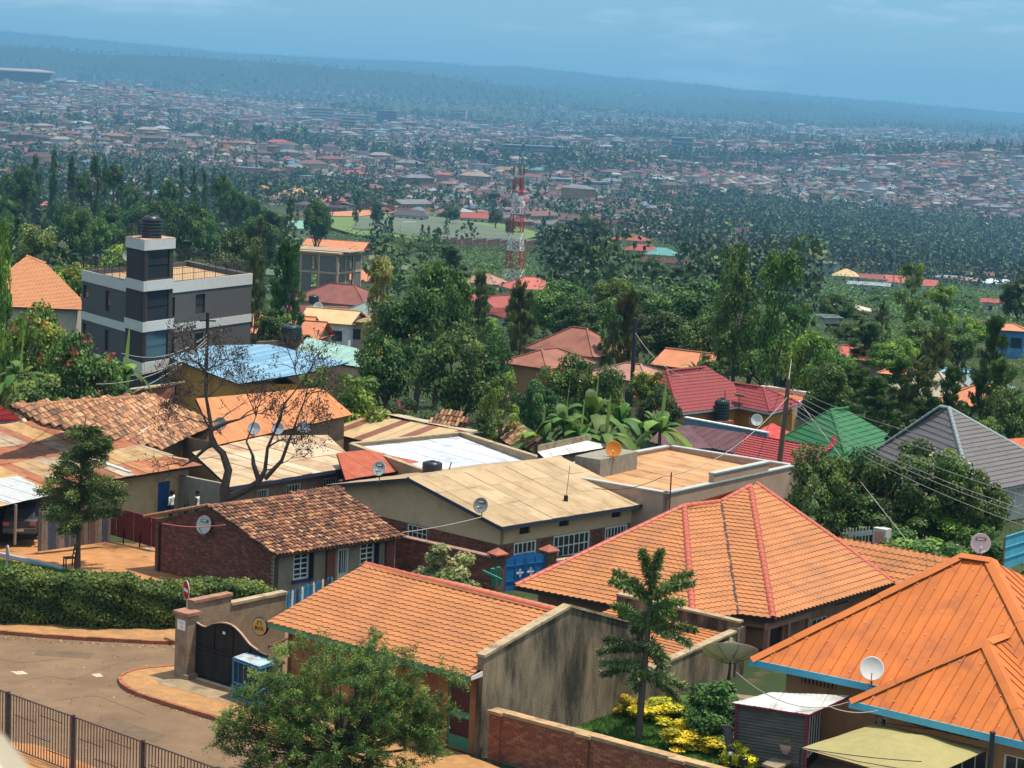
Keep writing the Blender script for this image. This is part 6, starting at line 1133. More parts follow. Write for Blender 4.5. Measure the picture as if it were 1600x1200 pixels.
def flat_house(label,K,R,depth,z,zg,wmat,dmat,rise=.35,capm=None,name='flat_roof_house',left=None,ptk=.25):
 """parapet house: front corner K, right corner R (pixels at z), extends `depth` away along the normal"""
 k,r = pz(*K,z),pz(*R,z);d = (r - k) / np.linalg.norm(r - k);n = V3(-d[1],d[0],0);L_ = np.linalg.norm(r - k);t = thing(name,label,'house',V3(k[0],k[1],zg))
 l = k + n * depth;q = r + n * depth
 for a,b,i in ((k,r,n),(k,l,d),(l,q,-n),(r,q,-d)):
  wall(t,a,b,zg,z,wmat,(),ptk,into=i);e = (b - a) / np.linalg.norm(b - a);mb = MB();mb.obox(a - e * .03 - i * .05 + Z * .004,b - a + e * .06,i * (ptk + .1),Z * .07);part('coping',mb,capm or COPE,t)
 o = [k + d * ptk + n * ptk - Z * (rise + .1),r - d * ptk + n * ptk - Z * (rise + .1),q - d * ptk - n * ptk - Z * (rise - .15),l + d * ptk - n * ptk - Z * (rise - .15)]
 panels(t,o,dmat,w=.8,rib=.2,amp=.014,sharp=False,jitter=.01);deck(t,[o],DARKWOOD,.05,.05);return t,k,r,l,q,d,n
# tan roofed flat house with parapets (centre right)
TANO = [sheetmat('sandy sheet %d' % i,c) for i,c in enumerate([(.46,.24,.10),(.43,.225,.095),(.50,.27,.12)])]
def centre_flat():
 PKW = M('pinkish wall',(.40,.27,.19),.92,.1,1.5,bump=.3,stain=(.3,.2,.14),samt=.3)
 TC_ = M('teal white coping',(.36,.39,.36),.8,.1,3);t,k,r,l,q,d,n = flat_house('long flat house with sandy orange sheet roof and pale parapets',(1043,772),(1245,728),8.2,1.35,-2.4,PKW,TANO,capm=TC_)
 mb = MB();s = k + d * 4.2;mb.obox(s - n * .02 + Z * .08,d * 5.4,n * .3,Z * .42);part('raised_parapet',mb,PKW,t);mb = MB();mb.obox(s - n * .06 - d * .03 + Z * .503,d * 5.46,n * .38,Z * .07);part('coping',mb,TC_,t)
 # second deck, water box and orange dish
 d2,n2 = d,n;mb = MB();mb.obox(pz(937,744,1.2) - Z * 1,d2 * -.0 + (pz(995,730,1.2) - pz(937,744,1.2)),n2 * 1.6,Z * 1.85);solo('block_tank_stand',mb,M('grey block',(.24,.22,.17),.95,.18,3,bump=.4),'grey block tank stand below the orange dish','tank stand')
 b = pz(958,715,2.0);dish('satellite_dish',b + Z * .45,V3(-.1,-.95,.3),.42,M('orange dish',(.60,.20,.02),.5,.06,3),STEEL,'orange dish standing on the grey block tank stand',mast=b - Z * .1)
 p = pz(1046,795,.9);mb = MB();mb.tube([p - Z * 2,V3(p[0],p[1],ztop(p,738))],.035,6);solo('vent_pipe',mb,M('maroon pole',(.16,.025,.03),.6,.15,4),'thin maroon vent pipe beside the sandy flat roofed house','pipe')
 w = MB();a,b_ = pz(1262,752,.6),pz(1312,745,.6);w.obox(a - Z * 2.5,b_ - a,V * 3,Z * 2.5);solo('low_annex',w,PKW,'low pale annex beside the utility pole foot','outbuilding')
 # white metal roof left of it
 WMET = sheetmat('white sheet',(.55,.54,.50));f = face_px(((850,716),(960,697)),1.1,(917,689),1.5,[(840,706)]);tt = thing('white_roof_shed','small white sheet roof with rough parapet behind the tan roof ridge','shed',V3(f[0][0],f[0][1],-2));panels(tt,f,WMET,w=.8,rib=.2,amp=.013,sharp=False);deck(tt,[f],DARKWOOD,.05,.05);mb = MB();a = f[3];b2 = f[2];mb.obox(a - Z * 2.5,(b2 - a) * 1.02,V3(.1,.25,0),Z * 2.85);part('parapet',mb,COPE,tt)
centre_flat()
# light metal roof with parapets, red rusty roof, tank
def left_roofs():
 LM = [sheetmat('pale blue sheet',(.47,.50,.54)),sheetmat('pale sheet',(.52,.54,.56))]
 z = .95;a,b,c = pz(552,694,z),pz(719,677,z),pz(829,712,z);e1,e2 = b - a,c - b;t = thing('pale_roof_house','flat house with pale bluish metal roof inside tan parapets','house',V3(a[0] + 3,a[1],-2));WC = M('tan parapet',(.33,.24,.14),.95,.18,2,bump=.4,stain=(.2,.14,.09),samt=.35)
 n1 = V3(-e1[1],e1[0],0) / np.linalg.norm(e1);n2 = V3(-e2[1],e2[0],0) / np.linalg.norm(e2)
 dd = a + e2 * 1.2
 for p,e,n in ((a,e1,n1),(b,e2 * 1.2,n2),(a,e2 * 1.2,-n2)): mb = MB();mb.obox(p - Z * 3,e,n * .25,Z * 3);part('parapet',mb,WC,t);mb = MB();mb.obox(p + Z * .004 - n * .04,e,n * .33,Z * .06);part('coping',mb,COPE,t)
 o = [dd - Z * .45 + e1 * .01,dd + e1 - Z * .45,b - Z * .2 - e1 * .005,a - Z * .2 + e1 * .005];panels(t,o,LM,w=.8,rib=.2,amp=.013,sharp=False);mb = MB();mb.obox(dd - Z * 3,e1,n1 * .2,Z * 2.5);part('wall',mb,WC,t)
 f = face_px(((540,750),(662,730)),.45,(657,722),.62,[(572,703),(526,708)]);f = [f[0],f[1],f[2],f[3],f[4]];t = thing('red_rust_roof','low red rusty iron roof beside the pale metal roof','shed',V3(f[0][0],f[0][1],-2));RR = [M('red rust %d' % i,c_,.75,.2,1.5,stain=(.30,.11,.06),sscale=1.5,samt=.45) for i,c_ in enumerate([(.34,.075,.035),(.27,.06,.03)])];panels(t,f,RR,w=.8,rib=.16,amp=.013,sharp=False);deck(t,[f],DARKWOOD,.05,.05);mb = MB();mb.obox(f[0] - Z * 2.5 + n1 * .4,f[1] - f[0],n1 * .2,Z * 2.4);part('wall',mb,BRICKM[1],t)
 b_ = pz(675,741,.9);tank('water_tank','black squat water tank behind the tan ridge',b_,.52,.72)
 s = pz(700,739,1.0);mb = MB();mb.beam(s,s + V3(.15,0,.55),.06);solo('roof_stub',mb,STEEL,'short dark stub pipe beside the squat black tank','pipe')
 # striped rust roof
 zs,zt = -.5,.55;a,b,c,d = pz(506,673,zs),pz(655,713,zs),pz(743,677,zt),pz(572,641,zt);t = thing('striped_roof_house','low house with tan and rust striped iron roof','house',V3(a[0] + 2,a[1] + 2,-2));S1,S2 = sheetmat('stripe tan',(.45,.32,.16)),sheetmat('stripe rust',(.20,.075,.045));o,ua,ub,nn,poly = frame([a,b,c,d]);ps = panels(t,[a,b,c,d],S1,w=.85,rib=.17,amp=.014,sharp=False)
 for i,p in enumerate(ps):
  if i % 3 == 1: p.data.materials[0] = S2
 deck(t,[[a,b,c,d]],DARKWOOD,.05,.05);up = (d - a) * V3(1,1,0);e = d + up * .45 - Z * .15;g = c + up * .45 - Z * .15;panels(t,[g,e,d,c],sheetmat('stripe pale',(.42,.36,.24)),w=1,rib=.2,amp=.01,sharp=False);under(t,[a,b,c,d],zs - .05,-2.6,M('earth wall',(.25,.16,.10),.95,.2,2,bump=.3))
 # low tan roof with dark gutter
 f = face_px(((359,762),(563,728)),.55,(512,681),1.0,[(414,682),(300,708)]);t = thing('low_tan_roof_house','long brick house with low tan iron roof beneath the bare tree','house',V3(f[0][0] + 2,f[0][1] + 2,-2));TN = [sheetmat('dusty tan %d' % i,c_,st) for i,(c_,st) in enumerate([((.42,.30,.17),(.25,.12,.06)),((.46,.34,.20),(.30,.16,.09)),((.38,.26,.15),(.24,.10,.05)),((.47,.37,.24),(.3,.2,.12))])];sl = 12
 panels(t,f,TN,w=.75,rib=.15,amp=.013,sharp=False,vrows=[(-.2,2.6),(2.5,5.2),(5.1,8),(7.9,99)],jitter=.03);deck(t,[f],DARKWOOD,.06,.05);fascia(t,f[0],f[1],NAVYF,.16,.05,.0);d = (f[1] - f[0]) / np.linalg.norm(f[1] - f[0]);n = V3(-d[1],d[0],0);w0,w1 = f[0] + n * .5 + d * .3,f[1] + n * .5 - d * .3;zt_ = f[0][2] - .05
 ops = [opx(w0,w1,*q) for q in ((402,766,420,780),(448,757,470,770),(506,749,526,757))];ops = [(a,b,zt_ - 1.35,zt_ - .45) for a,b,c_,e_ in ops];wall(t,w0,w1,-2.6,zt_,M('earth wall',(.25,.16,.10)),ops,.2,into=n)
 for o_ in ops: window(t,w0,w1,o_,WHITE,GLASS,5,1,.03,into=n)
 wall(t,w0,w0 + n * 6,-2.6,zt_ + .1,M('grey block',(.24,.22,.17)),(),.2,into=d)
 q = plane_px(f[0],f[1],f[2],418,700);q2 = plane_px(f[0],f[1],f[2],460,712);mb = MB();mb.obox(q + Z * .05,q2 - q,n * 1.0,Z * .02);part('pale_sheet',mb,M('pale blue sheet',(.47,.50,.54)),t)
 # orange sheet roof with four dishes
 f = face_px(((341,695),(551,648)),.9,(502,605.5),2.5,[(306,623)]);ORS = sheetmat('smooth orange sheet',(.52,.20,.075));t = thing('orange_roof_house','broad plain orange sheet roof with four dishes along its eave','house',V3(f[0][0] + 2,f[0][1] + 2,-2));panels(t,f,ORS,w=1.0,rib=.25,amp=.006,sharp=False);deck(t,[f],DARKWOOD,.06,.05);under(t,[f[0],f[1],f[1] + V3(-5,5,0),f[0] + V3(-5,5,0)],.8,-3,M('earth wall',(.25,.16,.10)),.4)
 for i,(x,y,l) in enumerate(((344,672,'dark mesh dish at the upper left of the plain orange roof'),(397,679,'leftmost of the three pale dishes along the plain orange eave'),(434,679,'middle of the three pale dishes along the plain orange eave'),(474,677,'rightmost of the three pale dishes along the plain orange eave'))): p = plane_px(f[0],f[1],f[2],x,y + 4);dish('satellite_dish',p + Z * .5,V3(-.1,-.95,.25),.36,MATS['dish slate'] if i == 0 else M('dish blue grey',(.36,.42,.46),.5,.08,3),STEEL,l,mast=p)
 # long clay tile roof
 f = face_px(((250,703),(336,663)),.8,(242,618),2.9,[(15,635),(66,664)]);t = thing('clay_roof_house','long low house with light mossy clay tile roof behind the bare tree','house',V3(f[0][0] - 2,f[0][1] + 3,-2));C2 = [M('pale clay %d' % i,c_,.85,.2,6,ov=.25,stain=(.10,.07,.05),sscale=1.3,samt=.4) for i,c_ in enumerate([(.42,.22,.10),(.34,.15,.075),(.50,.30,.15),(.24,.11,.065),(.14,.08,.055)])]
 clay(t,f,C2,.215,.31,300,.092,.02);mb = MB();up = f[2] - f[1];q = plane_px(f[0],f[1],f[2],228,672) + Z * .12;q2 = plane_px(f[0],f[1],f[2],214,683) + Z * .12;s = (f[1] - f[0]) / np.linalg.norm(f[1] - f[0]);mb.obox(q,q2 - q,s * .7,Z * .02);part('patch_sheet',mb,GREYS,t);under(t,[f[0],f[1],f[2],f[3]],.75,-3,M('earth wall',(.25,.16,.10)),.4);wa = MB();wa.prism([V3(*f[1][:2],-2.5),f[1] - Z * .1,f[2] - Z * .1,V3(*f[2][:2],-2.5)],V3(.1,.2,0));part('gable_wall',wa,M('grey block',(.24,.22,.17)),t)
 ridge(t,f[3],f[2],C2[1],.14,.4)
 # second weathered clay roofs behind, near the bananas
 for e,th,rs,l in ((((770,676),(812,706)),(848,690),[(800,657)],'small weathered clay tile roof just left of the bananas'),(((660,668),(706,674)),(742,655),[(690,645)],'weathered clay tile roof strip behind the striped roof')):
  f = face_px(e,.2,th,1.0,rs);t = thing('clay_roof_house',l,'house',V3(f[0][0],f[0][1],-3));clay(t,f,C2,.26,.36,200,.11,.02);under(t,f,.15,-3.5,BRICKM[1],.3)
 # red roof corner far left and white sheet below it
 f = face_px(((-40,662),(36,656)),1.6,(0,633),2.6,[(-40,640)]);t = thing('red_tile_roof_house','corner of a bright red tiled roof at left edge','house',V3(f[0][0],f[0][1],-1));tile_rows(t,f,M('bright red tile',(.48,.04,.04),.45,.1,2),row=.35,res=.1);fascia(t,f[0],f[1],M('grey fascia',(.22,.27,.28),.5),.22);under(t,[f[0],f[1],f[2],f[3]],1.5,-2,CREAM,.5);f = face_px(((-60,705),(30,675)),1.5,(65,665),1.8,[(-20,672)]);t = thing('white_sheet_roof','narrow white sheet roof strip below the bright red corner','shed',V3(f[0][0],f[0][1],-1));panels(t,f,M('white sheet',(.55,.54,.50)),w=1,rib=.2,amp=.01);under(t,f,1.4,-2,CREAM,.3)
 # wall with pale top by the red-flowered tree
 a,b = pz(150,618,1.4),pz(262,603,1.4);mb = MB();d = b - a;mb.obox(a - Z * 4,d,V3(.3,.8,0),Z * 4);t = thing('brick_yard_wall','brick outhouse wall with pale slab top below the grey block','wall',a - Z * 4);part('wall_body',mb,BRICKM[2],t);mb = MB();mb.obox(a + Z * .004 - V3(.1,.4,0),d,V3(.9,2.4,0),Z * .1);part('slab',mb,COPE,t)
def tank(name,label,b,r,h,mat=None):
 t = thing(name,label,'water tank',b);mt = mat or M('tank black',(.012,.014,.018),.4,.1,3,spec=.5);pr = [(r * .97,0)]
 for k in range(6): pr += [(r,h * .82 * k / 6 + .02),(r,h * .82 * (k + .7) / 6),(r * .95,h * .82 * (k + .85) / 6)]
 pr += [(r * .95,h * .82),(r * .6,h * .93),(r * .28,h * .95),(.001,h * .95)];mb = MB();mb.lathe(pr,b,Z,24);part('barrel',mb,mt,t,True);mb = MB();mb.lathe([(r * .27,h * .94),(r * .27,h * 1.0),(.001,h * 1.02)],b,Z,14);part('lid',mb,mt,t)
 mb = MB()
 for k in range(8): a = k * math.pi / 4;d = V3(math.cos(a),math.sin(a),0);mb.beam(b + d * r * .4 + Z * h * .93,b + d * r * .93 + Z * h * .84,.05)
 part('top_rib',mb,mt,t,kind='stuff');return t
left_roofs()
# dark grey three storey block
def grey_block():
 zr = 5.6;K = pz(224.5,446,zr);Lf = pz(125,422,zr);Ra = pz(267,441,zr);Rb = pz(393,428,zr);zg = -5
 GA = M('grey cladding',(.085,.082,.08),.85,.12,5,bump=.5,bscale=9);GB = M('dark cladding',(.045,.038,.036),.85,.12,5,bump=.4,bscale=9);BAND = M('white band',(.50,.49,.45),.8,.06,3)
 t = thing('grey_block','dark grey three storey building with white bands and roof railing','building',V3(K[0],K[1] + 5,zg));d = (Rb - Ra) / np.linalg.norm(Rb - Ra);l = (Lf - K) / np.linalg.norm(Lf - K);n = V3(-d[1],d[0],0);LL = np.linalg.norm(Lf - K);LR = np.linalg.norm(Rb - K)
 tw = np.linalg.norm(Ra - K);bh = 1.0;fl = 3.0
 # tower at the corner, projecting a little
 T0 = K - n * .0;T = [K,K + d * tw,K + d * tw + l * 3.3,K + l * 3.3];z_tt = zr + 3.3
 P0 = K + l * .25 + n * .0 + d * .25;body = [P0,P0 + d * (LR - .25),P0 + d * (LR - .25) + l * (LL - .3),P0 + l * (LL - .3)]
 def ring(poly,z0,z1,mat,name,out=.0):
  mb = MB();c = sum(poly) / len(poly);q = [V3(*(p + (p - c) / np.linalg.norm((p - c)[:2]) * out)[:2],z0) for p in poly];mb.prism(q,Z * (z1 - z0));return part(name,mb,mat,t)
 w = lambda a,b,ops,i: wall(t,a,b,zg,zr - .05,GA,ops,.25,into=i)
 z1 = zr - 2.9;ops = []
 for (x0,x1) in ((266,274),(306,321)):
  s0,s1 = onw(body[0],body[1],x0,450)[0],onw(body[0],body[1],x1,450)[0]
  for k in range(2): ops.append((max(s0,.05),s1,zr - 2.65 - fl * k,zr - 1.15 - fl * k))
 w(body[0],body[1],ops,n)
 for o in ops: window(t,body[0],body[1],o,DARKWOOD,GLASS,1,2,.08,into=n)
 opl = []
 for x0,x1,h in ((130,138,1.0),(165,172,1.6)):
  s0,s1 = sorted((onw(body[0],body[3],x0,460)[0],onw(body[0],body[3],x1,460)[0]));opl += [(s0,s1,zr - 1.1 - h - fl * k,zr - 1.1 - fl * k) for k in range(2)]
 w(body[0],body[3],opl,d)
 for o in opl: window(t,body[0],body[3],o,DARKWOOD,GLASS,1,2,.08,into=d)
 w(body[1],body[2],(),-d);w(body[3],body[2],(),-n)
 ring(body,zr - .5,zr - .42,M('roof screed',(.42,.27,.14),.9,.15,2),'roof_deck',-.3)
 for k in range(3):
  for a,b,i in ((body[0],body[1],n),(body[0],body[3],d),(body[1],body[2],-d)): e = b - a;mb = MB();mb.obox(V3(*(a - i * .06)[:2],zr - .82 - fl * k),e,i * .3,Z * .85 if k == 0 else Z * .62);part('white_band',mb,BAND,t)
 c = sum(T) / 4;glz0,glz1 = .5,tw - .5
 wall(t,T[0],T[3],zg,z_tt,GB,(),.2,into=d);wall(t,T[1],T[2],zg,z_tt,GB,(),.2,into=-d);wall(t,T[3],T[2],zg,z_tt,GB,(),.2,into=-n)
 gops = [(glz0,glz1,z_tt - .75 - fl * k - 2.15 - (.1 if k else 0),z_tt - .75 - fl * k - .02) for k in range(4)];wall(t,T[0],T[1],zg,z_tt,GB,[o for o in gops if o[2] > zg + .3],.2,into=n)
 for k,o in enumerate(gops):
  if o[2] > zg + .3: window(t,T[0],T[1],o,DARKWOOD,M('blue glazing',(.02,.06,.085),.15,0,spec=.6) if k >= 2 else GLASS,1,2,.05,into=n)
 for k in range(4):
  for a,b,i in ((T[0],T[1],n),(T[0],T[3],d),(T[1],T[2],-d)): e = b - a;mb = MB();x = e / np.linalg.norm(e);mb.obox(V3(*(a - i * .1 - x * .1)[:2],z_tt - .75 - fl * k),e + x * .2,i * .3,Z * .75);part('white_band',mb,BAND,t)
 ring(T,z_tt - .1,z_tt + .0,M('roof screed',(.42,.27,.14)),'tower_deck',-.25);ring(T,z_tt + .004,z_tt + .05,M('pink coping',(.42,.28,.2)),'tower_coping',.12)
 # railings
 def rail(a,b,z,h=1.0,step=.22):
  mb = MB();e = b - a;L_ = np.linalg.norm(e[:2]);
  for q in (.05,.55,1.0): mb.beam(V3(*a[:2],z + h * q),V3(*b[:2],z + h * q),.035)
  part('rail',mb,STEEL,t,kind='stuff');mb = MB();k = int(L_ / step)
  for i in range(k + 1): p = a + e * i / k;mb.beam(V3(*p[:2],z),V3(*p[:2],z + h * (1.12 if i % 7 == 0 else 1)),.05 if i % 7 == 0 else .02)
  part('railing_bar',mb,STEEL,t,kind='stuff')
 rail(T[1] + n * .15,body[1] + n * .15 - d * .15,zr);rail(body[1] + n * .15 - d * .15,body[2] - d * .15,zr);rail(T[3] + d * .15,body[3] + d * .15,zr);rail(body[3] + d * .15,body[2] - d * .15,zr)
 rail(T[0] + l * 1 + d * .1,T[3] + d * .1,z_tt,.95);rail(T[1] - d * .1 + l * .6,T[2] - d * .1,z_tt,.95);rail(T[3],T[2],z_tt,.95)
 b = (T[0] * .42 + T[1] * .30 + T[2] * .1 + T[3] * .18);b[2] = z_tt + .05;tank('water_tank','tall black ribbed water tank on top of the grey tower',b,.75,1.75)
 dsp = T[3] + l * 1.2 + d * 1.0;dsp[2] = zr;dish('satellite_dish',dsp + Z * 1.75,V3(-.15,-.95,.25),.42,MATS['dish light'],STEEL,'pale dish on the grey block roof left of the tower',mast=dsp)
grey_block()
# red hip roof house with orange walls
def right_mid():
 RED = M('dark red tile',(.20,.028,.026),.55,.12,1.5,spec=.3);RCAP = M('red cap sheet',(.24,.04,.035),.5,.1);ORW = M('orange wall',(.50,.24,.05),.9,.1,1.5)
 PALE = M('pale fascia',(.42,.46,.47),.6,.08);ze,zr = -1.1,1.25;P = lambda x,y,z=ze: pz(x,y,z)
 A,B,C,D = P(1061,645),P(1154,634),P(1203.5,644),P(1252,631);R0,R1,R2 = P(1042,579,zr),P(1103,573,zr),P(1193,605.5,.15);t = thing('red_hip_house','dark red tiled hip roof house with orange walls behind the bananas','house',V3(B[0],B[1] + 3,-4))
 f1 = [A,B,plane_px(A,B,R0,1146,598),plane_px(A,B,R0,1103,573),R0];f2 = [B,C,R2,plane_px(B,C,R2,1146,598)];f3 = [C,D,R2];L0 = P(985,632);f0 = [L0,A,R0,plane_px(L0,A,R0,1000,592)]
 for f in (f1,f2,f3,f0): tile_rows(t,f,RED,row=.36,wave=.3,res=.11,amp=.018)
 deck(t,[f1,f2,f3,f0],DARKWOOD)
 for p,q in ((A,R0),(R0,f1[3]),(C,R2),(R2,f2[3]),(R2,D)): ridge(t,p,q,RCAP,.12,.4)
 for p,q in ((A,B),(B,C),(C,D)): fascia(t,p,q,PALE,.18)
 u = (C - B) / np.linalg.norm(C - B);v = V3(-u[1],u[0],0);i = .6;a,b,c,d = A + v * .3 + u * .4,B + v * i - u * i,C + v * i - u * i,D - u * i;b2 = b
 wall(t,A - u * .6 + v * .6,b,-4.3,ze - .04,ORW,(),.2,into=-u);wall(t,b,c,-4.3,ze - .04,ORW,(),.2,into=v);wall(t,c,d,-4.3,ze - .04,ORW,(),.2,into=-u)
 for x in (1138,1168): s = onw(b,c,x,660)[0];
 auto_windows(t,c,d,-2.2,WHITE,1,.8,.5,into=-u);auto_windows(t,b,c,-2.4,WHITE,1,.9,.5,into=v)
 bb = P(1127,656,-1.9);tank('water_tank','dark green black tank on a stand below the red hip roof',bb,.55,1.6,M('tank green',(.012,.03,.026),.4,.1,3));sdb = MB();sdb.box(bb - Z * 2.4,(1.3,1.3,2.4),.6);solo('tank_stand',sdb,BRICKM[2],'brick stand under the dark green tank','tank stand');mb = MB();pb = P(1129,656,-1.9) - V3(0,.7,0);mb.tube([pb - Z * 2,V3(pb[0],pb[1],ztop(pb,610))],.03,6);solo('aerial_pole',mb,STEEL,'thin dark pole beside the dark green tank','pole')
 m = P(1182,664,-1.9);dish('satellite_dish',m + Z * .35,V3(-.1,-.95,.2),.42,MATS['dish white'],STEEL,'white dish mounted on the orange wall below the red hip',mast=m);m = P(1155,632,-1.0);dish('satellite_dish',m + Z * .62,V3(.15,.35,.92),.42,MATS['dish light'],STEEL,'upturned grey dish on the red hip roof valley',mast=m,arm=False)
 # orange decked flat house behind with teal glazed wall
 z = -1.3;t,k,r,l,q,d,n = flat_house('flat house with orange deck, white parapet and teal wall',(1237,630),(1311,621),7,z,-5.4,M('cream wall',(.50,.45,.36),.9,.1,2),[sheetmat('orange deck',(.50,.13,.04))],capm=WHITE);mb = MB();mb.obox(k + d * .8 - n * .03 - Z * 1.25,d * (np.linalg.norm(r - k) - 1.0),n * .03,Z * 1.05);part('glazing',mb,M('teal glazing',(.05,.12,.14),.2,.2,1,spec=.6),t);auto_windows(t,k,r,-4.2,DARKWOOD,2,.8,1.0,into=n)
 # scarlet hip
 z0 = -1.6;a,b,c = P(1150,690,z0),P(1240,712,z0),P(1262,690,z0);tp = P(1207,661,-.75);t = thing('scarlet_roof_house','small bright scarlet hipped roof left of the utility pole','house',V3(b[0],b[1] + 3,-4));SCR = sheetmat('scarlet sheet',(.50,.055,.045));
 for f in ([a,b,tp],[b,c,tp]): panels(t,f,SCR,w=.6,rib=.2,amp=.012,sharp=False)
 deck(t,[[a,b,tp],[b,c,tp]],DARKWOOD);under(t,[a,b,c,c + (a - b)],z0,-4.5,CREAM,.4)
 # maroon roof with teal parapet
 MAR = sheetmat('maroon sheet',(.13,.06,.065));z0 = -.9;t = thing('maroon_roof_house','purplish maroon ribbed roof with long teal edged parapet','house',V3(*pz(1110,700,-3)));A,B,C = P(1058,701,z0),P(1113,700.5,z0),P(1147,708,z0);R = P(1076,664,-.2)
 f1 = [P(1020,690,z0),A,B,R,P(1030,672,.3)];f1 = [A,B,R,plane_px(A,B,R,1030,673),plane_px(A,B,R,1015,690)];f2 = [B,C,plane_px(B,C,R,1167,677),R]
 panels(t,f1,MAR,w=.6,rib=.2,amp=.02);panels(t,f2,MAR,w=.4,rib=.2,amp=.03);deck(t,[f1,f2],DARKWOOD);fascia(t,A,B,NAVYF,.16);fascia(t,B,C,NAVYF,.16);under(t,[A,B,C,C + V3(0,5,0),A + V3(-1,5,0)],z0 - .05,-4,DARKWOOD,.5)
 TE = M('teal band',(.10,.22,.27),.6,.1);a,b = P(1071,653,.05),P(1200,677,.0);mb = MB();mb.beam(a - Z * .25,b - Z * .25,.2,.5);part('parapet',mb,TE,t);mb = MB();mb.beam(a + Z * .045,b + Z * .045,.32,.08);part('coping',mb,WHITE,t)
 # red tile roof nearer
 z0 = -1.0;a,b = P(1138,722,z0),P(1236,742,z0);tp = P(1169,677,-.1);f = [a,b,plane_px(a,b,tp,1300,700),tp];RT2 = M('red tile',(.26,.035,.03),.55,.12,1.5);t = thing('red_tile_house','red tiled roof standing right behind the utility pole','house',V3(b[0],b[1] + 2,-3));tile_rows(t,f,RT2,row=.42,wave=.36,res=.1,step=.05);deck(t,[f],DARKWOOD);under(t,[f[0],f[1],f[2],f[3]],z0,-4,CREAM,.4)
 f = face_px(((1290,700),(1318,690)),-.6,(1303,680),-.1,[(1284,690)]);tile_rows(t,f,RT2,row=.42,wave=.36,res=.1)
 # green roof
 GR = M('green tile',(.018,.12,.03),.5,.15,1.5,spec=.3);z0,z1 = -1.2,1.0;a,b,c = P(1222,684,z0),P(1325,722,z0),P(1415,695,z0);r0,r1 = P(1299,640,z1),P(1324,637,z1);t = thing('green_roof_house','bright green tiled hip roof among the trees','house',V3(b[0],b[1] + 3,-4));f1 = [a,b,r0];f2 = [b,c,plane_px(b,c,r0,1354,659),r1,r0]
 for f in (f1,f2): tile_rows(t,f,GR,row=.42,wave=.36,res=.1,step=.045)
 wa = [P(1345,700,z0),P(1420,690,z0),P(1397,666,.2),P(1354,659,.2)];tile_rows(t,wa,GR,row=.42,wave=.36,res=.1);deck(t,[f1,f2,wa],DARKWOOD);ridge(t,b,r0,GR,.12,.4);ridge(t,a,r0,GR,.12,.4);ridge(t,r0,r1,GR,.12,.4);under(t,[a,b,c,c + (a - b)],z0,-4,CREAM,.6)
 # grey tile hip
 GY = M('grey tile',(.115,.105,.10),.6,.12,1.5,spec=.3);GC = M('grey ridge',(.20,.24,.23),.5,.1);z0,z1 = -.4,3.0;a,b,c = P(1364,706,z0),P(1520,772,z0),P(1670,742,z0);r0,r1 = P(1469,635,z1),P(1483,637,z1);t = thing('grey_hip_house','large dark grey tiled hip roof at right edge','house',V3(b[0],b[1] + 4,-3));f1 = [a,b,r1,r0];f2 = [b,c,r1]
 for f in (f1,f2): tile_rows(t,f,GY,row=.36,wave=.32,res=.09,step=.045)
 deck(t,[f1,f2],DARKWOOD)
 for p,q in ((b,r1),(a,r0),(r0,r1),(r1,c)): ridge(t,p,q,GC,.13,.45)
 Q = under(t,[a,b,c,c + (a - b)],z0 - .05,-3.6,M('cream wall',(.50,.45,.36)),.7);s = onw(Q[1],Q[2],1592,780)[0];window(t,Q[1],Q[2],(s - .5,s + .5,-1.9,-.7),WHITE,GLASS,2,2,-.02,into=V3(-1,1,0));fascia(t,b,c,GC,.16)
 f = face_px(((1560,700),(1640,712)),-.2,(1600,684),.5,[(1572,686)]);t = thing('orange_roof_house','orange red roof corner at right edge above the grey roof','house',V3(f[0][0],f[0][1],-3));panels(t,f,sheetmat('orange red sheet',(.50,.13,.05)),w=.6,rib=.2,amp=.015);under(t,f,-.3,-3,CREAM,.3)
 # blue sheet roof and pale green roof near the grey block
 BLS = [sheetmat('sky blue sheet %d' % i,c,tuple(.85 * q for q in c)) for i,c in enumerate([(.20,.37,.50),(.23,.40,.53),(.24,.41,.52)])];z0 = .0;a,b = P(262,557,z0),P(372,600,z0);tp = P(420,538,1.2);f = [a,b,plane_px(a,b,tp,578,577),plane_px(a,b,tp,520,560),tp,plane_px(a,b,tp,345,536)];t = thing('blue_roof_house','long sky blue sheet roof in front of the grey block','house',V3(b[0],b[1] + 4,-4));f = [a,b,plane_px(a,b,tp,478,583),plane_px(a,b,tp,545,566),tp,plane_px(a,b,tp,330,540)]
 panels(t,f,BLS,w=.8,rib=.2,amp=.02,vrows=None);deck(t,[f],DARKWOOD);under(t,[a,b,f[2],f[4]],z0 - .05,-4.5,ORW,.5)
 PG = sheetmat('pale green sheet',(.27,.42,.37));f = face_px(((455,556),(582,577)),.4,(560,545),1.3,[(480,527)]);t = thing('pale_green_roof_house','pale green sheet roof right of the long blue one','house',V3(f[0][0],f[0][1] + 3,-4));panels(t,f,PG,w=.6,rib=.2,amp=.02);deck(t,[f],DARKWOOD);under(t,f,.3,-4.5,CREAM,.4)
